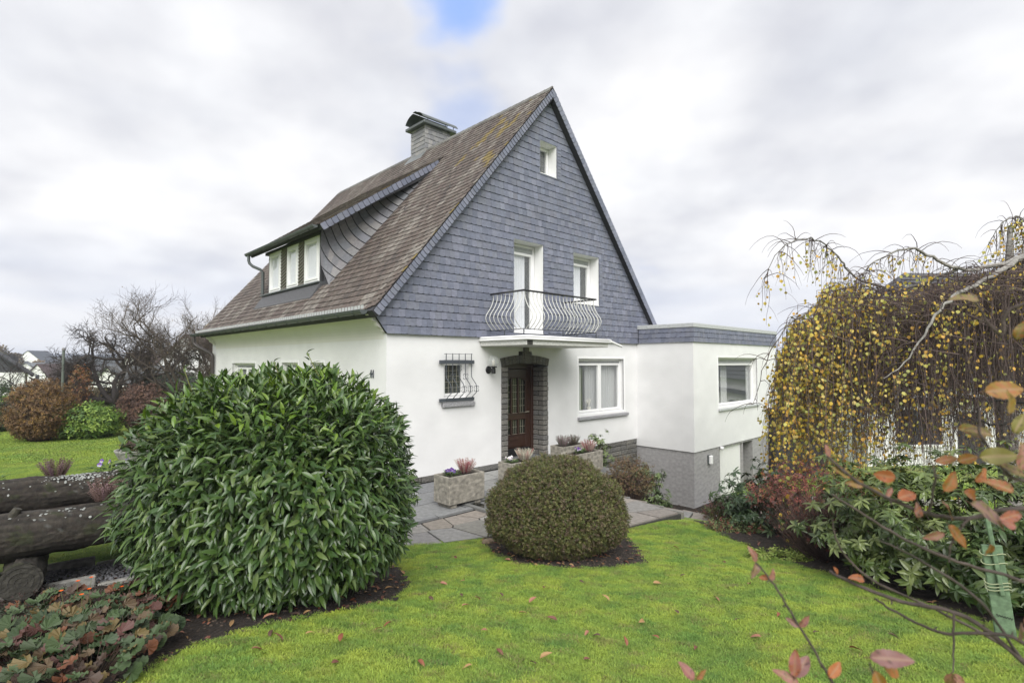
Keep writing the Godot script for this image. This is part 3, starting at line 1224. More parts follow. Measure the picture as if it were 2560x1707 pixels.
func roof_tones() -> Array:
	return [L(0.165, 0.132, 0.112), L(0.130, 0.103, 0.090), L(0.215, 0.180, 0.155), L(0.30, 0.268, 0.238), L(0.105, 0.083, 0.075), L(0.155, 0.118, 0.104), L(0.19, 0.163, 0.142), L(0.27, 0.20, 0.07)]

func make_gable_cladding(open_front: Array) -> void:
	var gc := holder(house, "gable_cladding")
	var out := pv([-0.36, 3.16, -0.03, 2.72, 8.80, 2.72, 9.10, 3.16, 4.37, 8.66])
	var g := G.new()
	# boarding behind the slates, with the openings left out
	var w := csg_wall(gc, "boarding", out, 0.045, open_front.slice(2, 5), M.board, Transform3D(Basis(), Vector3(0, 0, 0.048)))
	var holes := []
	for h in open_front.slice(2, 5):
		holes.append(pv([h[0], h[2], h[1], h[2], h[1], h[3], h[0], h[3]]))
	hang(gc, Transform3D(Basis(), Vector3(0, 0, 0.052)), out, holes, 0.135, 0.158, slate_tones(), M.slate, 300)
	# short curled slates down the right of each opening
	for h in open_front.slice(2, 5):
		edge_row(gc, Vector3(h[1] + 0.012, h[2], 0.062), Vector3(h[1] + 0.012, h[3], 0.062), Vector3(1, 0, 0), Vector3(0, 0, 1), 0.08, 0.13, slate_tones(), M.slate)
	# verge slates on both rakes, on the face of the overhanging roof edge
	var up := Vector3(1, SL, 0).normalized()
	var ac := Vector3(SL, -1, 0).normalized()
	edge_row(gc, Vector3(-0.40, 3.10, 0.217), Vector3(4.37, RY - 0.02, 0.217), ac, Vector3(0, 0, 1), 0.10, 0.135, slate_tones(), M.slate)
	var up2 := Vector3(-1, SL, 0).normalized()
	var ac2 := Vector3(SL, 1, 0).normalized()
	edge_row(gc, Vector3(9.14, 3.10, 0.217) - ac2 * 0.17, Vector3(4.37, RY - 0.02, 0.217) - ac2 * 0.17, ac2, Vector3(0, 0, 1), 0.115, 0.17, slate_tones(), M.slate)

func make_roof() -> void:
	var rf := holder(house, "roof")
	var g := G.new()
	var th := 0.19
	g.prism(pv([EAVE, roof_y(EAVE), RX, RY, RX, RY - th * 1.5, EAVE + 0.1, roof_y(EAVE) - 0.11]), -11.05, 0.21)
	g.prism(pv([RX + 0.001, RY, 2 * RX - EAVE, roof_y(EAVE), 2 * RX - EAVE - 0.1, roof_y(EAVE) - 0.11, RX + 0.001, RY - th * 1.5]), -11.05, 0.21)
	part(rf, "decking", g.mesh(), M.board)
	# the sheet of the near slope: x towards the back from the front verge, y up the slope
	var up := Vector3(1, SL, 0).normalized()
	var outn := Vector3(-SL, 1, 0).normalized()
	var frame := Transform3D(Basis(Vector3(0, 0, -1), up, outn), Vector3(EAVE, roof_y(EAVE), 0.17))
	# x axis must run so that x cross y = z
	frame.basis = Basis(Vector3(0, 0, 1), up, Vector3(0, 0, 1).cross(up))
	frame.origin = Vector3(EAVE, roof_y(EAVE), 0.0) + frame.basis.z * 0.004
	var len_ := (RX - EAVE) * sqrt(1.0 + SL * SL)
	var k := sqrt(1.0 + SL * SL)
	var out := pv([-11.08, -0.03, 0.23, -0.03, 0.23, len_, -11.08, len_])
	# the dormer stands here
	var hole := pv([-3.35, (0.35 - EAVE) * k, -7.3, (0.35 - EAVE) * k, -7.3, (3.3 - EAVE) * k, -3.05, (3.3 - EAVE) * k])
	var wave := FastNoiseLite.new()
	wave.frequency = 0.9
	wave.seed = 8
	var bend := func(p: Vector2) -> float: return 0.16 * exp((p.x - 0.23) / 0.35)
	var tone := func(p: Vector3) -> int:
		var a := wave.get_noise_2d(p.x * 1.6, p.y * 0.35)
		if p.x > -1.6 and p.y > 4.2 and wave.get_noise_2d(p.x * 2.0 + 30.0, p.y * 0.8) > 0.32:
			return 7
		if a > 0.25: return [2, 3, 6, 3][rng.randi() % 4]
		if a < -0.25: return [1, 4, 0, 5][rng.randi() % 4]
		return [0, 5, 6, 1, 2][rng.randi() % 5]
	hang(rf, frame, out, [hole], 0.105, 0.168, roof_tones(), M.roof_slate, 300, bend, tone)
	# far slope, unseen from the garden: plain sheet of the same slate
	g = G.new()
	g.col = roof_tones()[0]
	g.quad(Vector3(RX + 0.002, RY + 0.012, 0.17), Vector3(2 * RX - EAVE + 0.03, roof_y(EAVE) - 0.02, 0.17), Vector3(2 * RX - EAVE + 0.03, roof_y(EAVE) - 0.02, -11.07), Vector3(RX + 0.002, RY + 0.012, -11.07))
	part(rf, "rear_slope", g.mesh(), M.roof_slate)
	# ridge slates
	for i in 46:
		g = G.new()
		g.col = L(0.2, 0.195, 0.18) * rnd(0.75, 1.25)
		g.prism(pv([-0.13, -0.13, -0.125, -0.155, 0.0, 0.005, 0.125, -0.155, 0.13, -0.13, 0.0, 0.022]), -0.26, 0.0)
		part(rf, "ridge_slate", g.mesh(), M.roof_slate, Transform3D(Basis(Vector3.RIGHT, -0.03), Vector3(RX, RY + 0.025, 0.19 - 0.243 * i)))
	# eaves: cove, gutter, down pipe
	g = G.new()
	# the cove is concave: its curve leaves the wall and turns out under the gutter
	var cove := PackedVector2Array()
	for j in 13:
		var t := PI / 2 * j / 12.0
		cove.append(Vector2(-0.001 - 0.40 * (1.0 - cos(t)), 2.62 + 0.47 * sin(t)))
	cove.append(Vector2(-0.401, 3.14))
	cove.append(Vector2(-0.001, 3.2))
	g.prism(cove, -10.6, -0.10)
	part(house, "eaves_cove", g.mesh(), M.cove)
	for z in [-0.1, -10.7]:
		g = G.new()
		g.prism(pv([-0.38, 3.14, -0.38, 3.04, -0.31, 3.02, -0.28, 2.95, -0.21, 2.92, -0.18, 2.85, -0.09, 2.80, -0.06, 2.745, -0.001, 2.74, -0.001, 3.2, -0.3, 3.2]), z + 0.002, z + 0.09)
		part(house, "eaves_bracket", g.mesh(), M.cove)
	gutter("gutter", Vector3(-0.51, 3.115, 0.08), Vector3(-0.51, 3.10, -11.45), 0.075)
	g = G.new()
	g.tube(PackedVector3Array([Vector3(-0.51, 3.06, -11.2), Vector3(-0.51, 2.86, -11.2), Vector3(-0.49, 2.78, -11.18), Vector3(-0.42, 2.70, -11.1), Vector3(-0.16, 2.50, -10.75), Vector3(-0.10, 2.44, -10.68), Vector3(-0.08, 2.34, -10.66), Vector3(-0.08, -0.2, -10.66)]), PackedFloat32Array([0.055]), 10)
	part(house, "down_pipe", g.mesh(), M.brown_pipe)
	# pale leaf guard between slates and gutter
	g = G.new()
	for i in 92:
		var z := 0.05 - 0.121 * i
		g.box(Vector3(-0.505, 3.14, z - 0.085), Vector3(-0.498, 3.205, z))
	part(house, "leaf_guard", g.mesh(), M.pale_zinc)

func gutter(called: String, a: Vector3, b: Vector3, r: float) -> void:
	var o := holder(house, called)
	var g := G.new()
	var d := (b - a).normalized()
	var sx := d.cross(Vector3.UP).normalized()
	var nn := 10
	for k in nn:
		var t0 := PI * k / nn
		var t1 := PI * (k + 1) / nn
		for rr in [[r, 1.0], [r - 0.004, -1.0]]:
			var p: Vector3 = sx * cos(t0) * rr[0] - Vector3.UP * sin(t0) * rr[0]
			var q: Vector3 = sx * cos(t1) * rr[0] - Vector3.UP * sin(t1) * rr[0]
			if rr[1] > 0.0: g.quad(a + p, b + p, b + q, a + q)
			else: g.quad(a + q, b + q, b + p, a + p)
	var lip := sx * r
	for s in [-1.0, 1.0]:
		g.tube(PackedVector3Array([a + lip * s, b + lip * s]), PackedFloat32Array([0.009]), 6)
	for e in [a, b]:
		var f := PackedVector3Array()
		for k in nn + 1:
			var t := PI * k / nn
			f.append(e + sx * cos(t) * r - Vector3.UP * sin(t) * r)
		for k in nn - 1:
			g.tri(f[0], f[k + 1], f[k + 2])
	part(o, "trough", g.mesh(), M.zinc)
	var nb := int(a.distance_to(b) / 0.62)
	for i in nb:
		var c := a + d * (0.3 + 0.62 * i)
		var p := PackedVector3Array()
		for k in 9:
			var t := PI * k / 8.0
			p.append(c + sx * cos(t) * (r + 0.005) - Vector3.UP * sin(t) * (r + 0.005))
		g = G.new()
		g.tube(p, PackedFloat32Array([0.008]), 4)
		part(o, "bracket", g.mesh(), M.zinc)

func dormer_y(x: float) -> float:
	return 5.30 + 0.715 * (x - 0.02)

func make_dormer() -> void:
	var fr := Transform3D(Basis(Vector3(0, 0, 1), Vector3.UP, Vector3(-1, 0, 0)), Vector3(0.30, 0, 0))
	var tones := [L(0.195, 0.19, 0.195), L(0.17, 0.17, 0.185), L(0.22, 0.21, 0.21), L(0.16, 0.165, 0.185), L(0.185, 0.185, 0.20)]
	# ---- front
	var g := G.new()
	g.box(Vector3(-7.10, 4.0, -0.16), Vector3(-3.5, 5.30, -0.10))
	g.box(Vector3(-7.12, 5.215, -0.1), Vector3(-3.5, 5.30, 0.01))
	part(house, "dormer_front", g.mesh(), M.lead, fr)
	var at_x := [[-6.82, -5.98], [-5.56, -4.82], [-4.45, -3.59]]
	for q in at_x:
		window(fr, "dormer_window", q[0], q[1], 4.10, 5.215, 0.0, 1, [[0.03, 0.97, 0.05, 0.0015]], 0.0, 0.065)
	for q in [[-5.975, -5.565], [-4.815, -4.455]]:
		g = G.new()
		g.col = L(0.19, 0.18, 0.155)
		g.box(Vector3(q[0], 4.10, -0.1), Vector3(q[1], 5.213, -0.015))
		for k in 15:   # diagonal fluting
			var y := 4.02 + 0.085 * k
			var lo: float = maxf(y, 4.105)
			var hi: float = minf(y + 0.13, 5.20)
			if hi - lo < 0.03: continue
			g.prism(pv([q[0] + 0.02, lo, q[1] - 0.02, hi - 0.02, q[1] - 0.02, minf(hi + 0.015, 5.205), q[0] + 0.02, lo + 0.035]), -0.015, 0.012)
		part(house, "fluted_post", g.mesh(), M.plain, fr)
	var side_strip := holder(house, "dormer_corner")
	hang(side_strip, fr * Transform3D(Basis(), Vector3(0, 0, -0.1)), pv([-7.10, 4.1, -6.83, 4.1, -6.83, 5.21, -7.10, 5.21]), [], 0.14, 0.14, tones, M.slate, 40)
	hang(side_strip, fr * Transform3D(Basis(), Vector3(0, 0, -0.1)), pv([-3.585, 4.1, -3.48, 4.1, -3.48, 5.21, -3.585, 5.21]), [], 0.12, 0.14, tones, M.slate, 40)
	g = G.new()
	g.box(Vector3(-7.28, 4.06, -0.1), Vector3(-3.46, 4.095, 0.09))
	part(house, "dormer_sill", g.mesh(), M.zinc, fr)
	g = G.new()
	g.prism(pv([0.36, 4.06, 0.262, 4.06, 0.235, 4.0, 0.03, roof_y(0.03) + 0.05, 0.03, roof_y(0.03) + 0.03, 0.36, 3.9]), -7.22, -3.42)
	part(house, "lead_apron", g.mesh(), M.lead)
	# ---- roof of the dormer
	var dr := holder(house, "dormer_roof")
	g = G.new()
	g.prism(pv([0.02, dormer_y(0.02), 3.42, dormer_y(3.42), 3.42, dormer_y(3.42) - 0.3, 0.10, dormer_y(0.02) - 0.10]), -7.65, -2.96)
	part(dr, "decking", g.mesh(), M.board)
	var up := Vector3(1, 0.715, 0).normalized()
	var f2 := Transform3D(Basis(Vector3(0, 0, 1), up, Vector3(0, 0, 1).cross(up)), Vector3(0.02, dormer_y(0.02), 0) + Vector3(0, 0, 1).cross(up) * 0.004)
	var len_ := 3.46 * sqrt(1.0 + 0.715 * 0.715)
	var wave := FastNoiseLite.new()
	wave.frequency = 0.8
	wave.seed = 4
	var tone := func(p: Vector3) -> int:
		var a := wave.get_noise_2d(p.x * 2.0, p.y * 0.5)
		if a > 0.2: return [2, 3, 6][rng.randi() % 3]
		return [0, 5, 6, 1, 4][rng.randi() % 5]
	hang(dr, f2, pv([-7.67, -0.03, -2.94, -0.03, -2.94, len_, -7.67, len_]), [], 0.105, 0.15, roof_tones(), M.roof_slate, 120, null, tone)
	edge_row(dr, Vector3(0.02, dormer_y(0.02) - 0.0, -2.952), Vector3(3.36, dormer_y(3.36) - 0.0, -2.952), Vector3(0.715, -1, 0).normalized(), Vector3(0, 0, 1), 0.16, 0.15, slate_tones(), M.slate)
	# ---- cheek: courses sweep from the main roof up on to the side of the dormer
	var ck := holder(house, "dormer_cheek")
	g = G.new()
	g.prism(pv([0.47, 4.1, 3.3, 7.4, 0.47, 5.35]), -7.08, -3.49)
	g.box(Vector3(0.305, 4.0, -3.56), Vector3(0.468, 5.25, -3.49))
	g.prism(pv([0.27, roof_y(0.27) - 0.05, 3.3, roof_y(3.3) - 0.05, 3.2, roof_y(3.2) + 0.02, 0.31, roof_y(0.31) + 0.07]), -3.489, -3.03)
	part(ck, "boarding", g.mesh(), M.board)
	var S := func(x: float, a: float) -> Vector3:
		var f := 1.0 - pow(1.0 - minf(a / 0.6, 1.0), 2.2)
		return Vector3(x - 0.45 * a, roof_y(x) + a + 0.025 * (1.0 - f), -(2.99 + 0.49 * f))
	var kn := 21
	var reach := func(x: float) -> float:
		return maxf(minf((5.16 + 0.715 * x - roof_y(x)) / 1.322, maxf((x - 0.27) / 0.45, 0.0)), 0.0)
	for k in kn:
		var x0 := 0.27 + 0.152 * k
		var x1 := x0 + 0.152 * 0.93
		var m0: float = reach.call(x0)
		var m1: float = reach.call(x1)
		if maxf(m0, m1) < 0.05:
			continue
		var nn := maxi(1, int(maxf(m0, m1) / 0.15))
		for i in nn:
			var f0 := float(i) / nn + 0.01 / nn
			var f1 := float(i + 1) / nn - 0.01 / nn
			var p: Array[Vector3] = [S.call(x0, m0 * f0), S.call(x1, m1 * f0), S.call(x1, m1 * f1), S.call(x0, m0 * f1)]
			var mid: Vector3 = S.call(x0, m0 * (f0 + f1) / 2.0)
			var mid1: Vector3 = S.call(x1, m1 * (f0 + f1) / 2.0)
			var nr := (p[3] - p[0]).cross(p[1] - p[0]).normalized()
			if nr.z < 0.0: nr = -nr
			var lift := nr * 0.022
			var lift1 := nr * 0.004
			var gs := G.new()
			gs.col = tones[rng.randi() % 5] * rnd(0.9, 1.12)
			gs.quad(p[0] + lift, p[1] + lift1, mid1 + lift1, mid + lift)
			gs.quad(mid + lift, mid1 + lift1, p[2] + lift1, p[3] + lift)
			var b := -nr * 0.010
			gs.col = gs.col * 0.8
			gs.quad(p[0] + lift + b, p[0] + lift, mid + lift, mid + lift + b)
			gs.quad(mid + lift + b, mid + lift, p[3] + lift, p[3] + lift + b)
			gs.quad(p[0] + lift + b, p[1] + lift1 + b, p[1] + lift1, p[0] + lift)
			gs.quad(p[3] + lift, p[2] + lift1, p[2] + lift1 + b, p[3] + lift + b)
			part(ck, "slate", gs.mesh(), M.slate)
	# gutter and its pipe
	gutter("dormer_gutter", Vector3(-0.05, 5.285, -3.02), Vector3(-0.05, 5.275, -7.62), 0.065)
	g = G.new()
	g.tube(PackedVector3Array([Vector3(-0.05, 5.23, -7.45), Vector3(-0.05, 5.08, -7.45), Vector3(-0.03, 5.0, -7.43), Vector3(0.04, 4.92, -7.38), Vector3(0.2, 4.82, -7.22), Vector3(0.25, 4.74, -7.17), Vector3(0.25, 4.12, -7.17)]), PackedFloat32Array([0.042]), 8)
	part(house, "dormer_pipe", g.mesh(), M.zinc)
	# small snow hooks on the slope
	for q in [[1.9, 2.3], [3.3, 0.9], [2.1, 0.8]]:
		g = G.new()
		var x: float = q[0]
		g.tube(PackedVector3Array([Vector3(x, roof_y(x) + 0.02, -q[1]), Vector3(x - 0.06, roof_y(x - 0.06) + 0.03, -q[1]), Vector3(x - 0.08, roof_y(x - 0.08) + 0.07, -q[1]), Vector3(x - 0.05, roof_y(x) + 0.08, -q[1])]), PackedFloat32Array([0.007]), 5)
		part(house, "roof_hook", g.mesh(), M.lead)

func make_chimney() -> void:
	var ch := holder(house, "chimney")
	var g := G.new()
	g.prism(pv([4.26, 7.9, 5.18, 7.6, 5.18, 9.56, 4.26, 9.56]), -5.74, -4.97)
	part(ch, "core", g.mesh(), M.lead)
	var tones := [L(0.29, 0.285, 0.285), L(0.25, 0.248, 0.255), L(0.33, 0.32, 0.315), L(0.22, 0.22, 0.232)]
	hang(ch, Transform3D(Basis(), Vector3(0, 0, -4.965)), pv([4.22, 8.62, 4.37, 8.80, 5.2, 7.8, 5.2, 9.56, 4.22, 9.56]), [], 0.15, 0.15, tones, M.slate, 80)
	hang(ch, Transform3D(Basis(Vector3(0, 0, 1), Vector3.UP, Vector3(-1, 0, 0)), Vector3(4.255, 0, 0)), pv([-5.76, 8.58, -4.95, 8.58, -4.95, 9.56, -5.76, 9.56]), [], 0.2, 0.13, tones, M.slate, 80)
	g = G.new()   # sheet-metal skirt on the slates
	g.col = L(0.3, 0.31, 0.32)
	g.prism(pv([4.24, 8.72, 4.10, roof_y(4.10) + 0.045, 4.02, roof_y(4.02) + 0.03, 4.10, roof_y(4.1) + 0.0, 4.26, 8.66]), -5.84, -4.9)
	part(ch, "flashing", g.mesh(), M.pale_zinc)
	g = G.new()
	g.cbox(Vector3(4.10, 9.56, -5.88), Vector3(5.36, 9.65, -4.82), 0.012)
	part(ch, "cap", g.mesh(), M.zinc)
	var cw := G.new()
	for sh in [[0.10, 0.47], [0.53, 0.90]]:
		for k in 8:
			for q in [[0.0, 1.0], [-0.012, -1.0]]:
				var t0: float = PI * lerpf(sh[0], sh[1], k / 8.0)
				var t1: float = PI * lerpf(sh[0], sh[1], (k + 1) / 8.0)
				var a := Vector3(0, 9.64 + (0.36 + q[0]) * sin(t0), -5.35 + (0.52 + q[0]) * cos(t0))
				var b := Vector3(0, 9.64 + (0.36 + q[0]) * sin(t1), -5.35 + (0.52 + q[0]) * cos(t1))
				var x0 := Vector3(4.08, 0, 0)
				var x1 := Vector3(5.44, 0, 0)
				if q[1] > 0.0: cw.quad(a + x0, a + x1, b + x1, b + x0)
				else: cw.quad(b + x0, b + x1, a + x1, a + x0)
	cw.box(Vector3(4.08, 10.03, -5.42), Vector3(5.44, 10.04, -5.28))
	for x in [4.3, 5.3]:
		for z in [-5.78, -4.92]:
			cw.tube(PackedVector3Array([Vector3(x, 9.65, z), Vector3(x, 9.80, z)]), PackedFloat32Array([0.012]), 5)
		cw.tube(PackedVector3Array([Vector3(x, 9.65, -5.35), Vector3(x, 10.03, -5.35)]), PackedFloat32Array([0.012]), 5)
	part(ch, "cowl", cw.mesh(), M.zinc)

func make_balcony() -> void:
	var b := holder(house, "balcony")
	var g := G.new()
	g.cbox(Vector3(2.25, 2.53, 0.0), Vector3(4.92, 2.66, 1.38), 0.01)
	part(b, "slab", g.mesh(), M.metal_white)
	g = G.new()
	g.box(Vector3(2.26, 2.664, 0.0), Vector3(4.91, 2.735, 1.37))
	part(b, "roofing_felt", g.mesh(), M.board)
	g = G.new()   # white half-round edge gutter round three sides
	for k in 2:
		g.tube(PackedVector3Array([Vector3(2.22, 2.70 - 0.045 * k, 0.0), Vector3(2.21, 2.70 - 0.045 * k, 1.42), Vector3(4.95, 2.69 - 0.045 * k, 1.42), Vector3(4.95, 2.69 - 0.045 * k, 0.0)]), PackedFloat32Array([0.026]), 8)
	part(b, "edge_gutter", g.mesh(), M.white_frame)
	g = G.new()
	g.tube(PackedVector3Array([Vector3(4.93, 2.67, 1.42), Vector3(5.36, 2.56, 1.44)]), PackedFloat32Array([0.028]), 8)
	part(b, "spout", g.mesh(), M.white_frame)
	g = G.new()
	g.box(Vector3(2.27, 2.536, 1.381), Vector3(2.42, 2.65, 1.388))
	part(b, "corner_stain", g.mesh(), M.mortar)
	var ry := 3.65
	var d := 1.07
	g = G.new()
	g.tube(PackedVector3Array([Vector3(2.49, ry, 0.06), Vector3(2.49, ry, d), Vector3(4.88, ry, d), Vector3(4.88, ry, 0.06)]), PackedFloat32Array([0.02]), 8)
	part(b, "handrail", g.mesh(), M.black)
	g = G.new()
	g.tube(PackedVector3Array([Vector3(2.49, 2.87, 0.06), Vector3(2.49, 2.87, d), Vector3(4.88, 2.87, d), Vector3(4.88, 2.87, 0.06)]), PackedFloat32Array([0.010]), 6)
	for q in [[2.49, 0.5], [2.49, d], [3.7, d], [4.88, d], [4.88, 0.5]]:
		g.tube(PackedVector3Array([Vector3(q[0], 2.72, q[1]), Vector3(q[0], 2.87, q[1])]), PackedFloat32Array([0.012]), 6)
	part(b, "bottom_rail", g.mesh(), M.iron)
	var spots := []
	for i in 8: spots.append([Vector3(2.49, 0, 0.12 + 0.125 * i), Vector3(-1, 0, 0)])
	for i in 20: spots.append([Vector3(2.49 + 0.06 + 0.1195 * i, 0, d), Vector3(0, 0, 1)])
	for i in 8: spots.append([Vector3(4.88, 0, d - 0.06 - 0.125 * i), Vector3(1, 0, 0)])
	for s in spots:
		g = G.new()
		var p := PackedVector3Array()
		for k in 13:
			var t := k / 12.0
			var belly := 0.19 * exp(-pow((t - 0.33) / 0.26, 2.0)) - 0.035 * exp(-pow((t - 0.9) / 0.16, 2.0)) - 0.04 * exp(-pow(t / 0.08, 2.0))
			p.append(s[0] + Vector3(0, lerpf(2.87, ry - 0.01, t), 0) + s[1] * belly)
		g.tube(p, PackedFloat32Array([0.009]), 6)
		part(b, "baluster", g.mesh(), M.metal_white)

func scroll(c: Vector3, r: float, flip: float, up: float) -> PackedVector3Array:
	var p := PackedVector3Array()
	for k in 14:
		var t := k / 13.0
		var a := t * 4.6
		var rr := r * (1.0 - 0.62 * t)
		p.append(c + Vector3(flip * (r * 1.0 - rr * cos(a)), up * rr * sin(a), 0))
	return p

func make_grille() -> void:
	var o := holder(house, "window_grille")
	var g := G.new()
	g.cbox(Vector3(1.14, 2.16, 0.05), Vector3(2.03, 2.235, 0.085), 0.008)
	g.cbox(Vector3(1.14, 1.405, 0.05), Vector3(2.03, 1.475, 0.085), 0.008)
	for x in [1.2, 1.97]:
		g.box(Vector3(x, 2.18, 0.0), Vector3(x + 0.03, 2.21, 0.05))
		g.box(Vector3(x, 1.42, 0.0), Vector3(x + 0.03, 1.45, 0.05))
	part(o, "cross_bar", g.mesh(), M.iron)
	g = G.new()
	g.tube(PackedVector3Array([Vector3(1.24, 2.36, 0.085), Vector3(1.97, 2.36, 0.085)]), PackedFloat32Array([0.005]), 5)
	part(o, "top_rod", g.mesh(), M.iron)
	for i in 5:
		var x := 1.29 + 0.162 * i
		var p := PackedVector3Array()
		for k in 16:
			var y := lerpf(2.37, 1.46, k / 15.0)
			p.append(Vector3(x, y, 0.09 + 0.17 * smooth(1.92, 1.70, y) * smooth(1.45, 1.60, y)))
		g = G.new()
		g.tube(p, PackedFloat32Array([0.0085]), 6)
		part(o, "bar", g.mesh(), M.iron)
	for i in 5:
		var x := 1.29 + 0.162 * i
		var cs := [[1.655, 0.255]]
		if i == 1 or i == 3: cs.append([1.90, 0.105])
		if i == 2: cs.append([2.08, 0.1])
		for q in cs:
			g = G.new()
			for f in [-1.0, 1.0]:
				for u in [-1.0, 1.0]:
					g.tube(scroll(Vector3(x + f * 0.004, q[0] + u * 0.028, q[1]), 0.036, f, u), PackedFloat32Array([0.0055]), 4)
			part(o, "scroll", g.mesh(), M.iron)

func make_annex(st: Array) -> void:
	var x0 := 8.22
	var x1 := 14.05
	var zf := 1.75
	# white box over the garage
	csg_wall(house, "annex_wall", pv([x0, -0.2, x1, -0.2, x1, 3.05, x0, 3.05]), 0.32, [[9.69, 12.48, 0.87, 2.32]], M.render, Transform3D(Basis(), Vector3(0, 0, zf)))
	var g := G.new()
	g.box(Vector3(x0, -0.2, -7.0), Vector3(x0 + 0.32, 3.05, zf - 0.321))
	g.box(Vector3(x1 - 0.32, -0.2, -7.0), Vector3(x1, 3.05, zf - 0.321))
	g.box(Vector3(x0, -0.2, -7.3), Vector3(x1, 3.05, -7.001))
	part(house, "annex_side_wall", g.mesh(), M.render)
	g = G.new()
	g.box(Vector3(x0 + 0.33, -0.19, -6.99), Vector3(x1 - 0.33, -0.02, zf - 0.33))
	g.box(Vector3(x0 + 0.05, 2.8, -6.99), Vector3(x1 - 0.05, 3.0, zf - 0.05))
	g.box(Vector3(x0 + 0.4, 0, -2.2), Vector3(x1 - 0.4, 2.79, -2.0))
	part(house, "annex_floor", g.mesh(), M.inside)
	var w := window(Transform3D(Basis(), Vector3(0, 0, zf)), "annex_window", 9.69, 12.48, 0.87, 2.32, -0.14, 1, [[0.10, 0.20, 0.12], [0.34, 0.50, 0.25], [0.90, 0.97, 0.12]], 0.10, 0.06)
	g = G.new()
	g.cbox(Vector3(9.66, 0.80, -0.14), Vector3(12.56, 0.865, 0.06), 0.006)
	part(w, "sill", g.mesh(), M.pale_zinc)
	g = G.new()
	bars(9.63, 12.54, 0.866, 2.38, 0.06, -0.05, 0.006, g)
	part(w, "surround", g.mesh(), M.white_frame)
	# grey base with the garage door and a passage
	csg_wall(house, "garage_wall", pv([x0 + 0.03, -2.3, x1 - 0.03, -2.3, x1 - 0.03, -0.203, x0 + 0.03, -0.203]), 0.3, [[9.78, 11.32, -2.4, -0.26], [11.36, 12.08, -2.4, -0.26]], M.grey_render, Transform3D(Basis(), Vector3(0, 0, zf - 0.03)))
	g = G.new()
	g.box(Vector3(x0 + 0.03, -2.3, -7.0), Vector3(x0 + 0.33, -0.203, zf - 0.332))
	g.box(Vector3(x1 - 0.33, -2.3, -7.0), Vector3(x1 - 0.03, -0.203, zf - 0.332))
	g.box(Vector3(9.2, -2.3, -0.4), Vector3(x1 - 0.4, -0.21, -0.3))
	part(house, "garage_side_wall", g.mesh(), M.grey_render)
	var gd := holder(house, "garage_door", Transform3D(Basis(), Vector3(0, 0, zf - 0.1)))
	for k in 16:
		g = G.new()
		g.cbox(Vector3(9.79 + 0.0957 * k, -2.25, -0.03), Vector3(9.79 + 0.0957 * k + 0.088, -0.215, 0.0), 0.006)
		part(gd, "slat", g.mesh(), M.garage)
	g = G.new()
	g.box(Vector3(9.785, -2.25, -0.05), Vector3(11.318, -0.21, -0.031))
	part(gd, "backing", g.mesh(), M.board)
	# slate parapet
	var pp := holder(house, "parapet")
	g = G.new()
	g.box(Vector3(x0 - 0.02, 2.745, -7.1), Vector3(x1 + 0.02, 3.16, zf + 0.02))
	part(pp, "boarding", g.mesh(), M.board)
	hang(pp, Transform3D(Basis(), Vector3(0, 0, zf + 0.022)), pv([x0 - 0.03, 2.735, x1 + 0.03, 2.735, x1 + 0.03, 3.14, x0 - 0.03, 3.14]), [], 0.14, 0.135, slate_tones(), M.slate, 130)
	hang(pp, Transform3D(Basis(Vector3(0, 0, 1), Vector3.UP, Vector3(-1, 0, 0)), Vector3(x0 - 0.022, 0, 0)), pv([0.10, 2.735, zf + 0.03, 2.735, zf + 0.03, 3.14, 0.10, 3.14]), [], 0.14, 0.135, slate_tones(), M.slate, 60)
	g = G.new()
	g.cbox(Vector3(x0 - 0.055, 3.13, 0.06), Vector3(x1 + 0.05, 3.245, zf + 0.055), 0.008)
	g.cbox(Vector3(x0 - 0.0, 3.13, -7.1), Vector3(x1 + 0.05, 3.24, 0.055), 0.008)
	part(pp, "metal_coping", g.mesh(), M.pale_zinc)

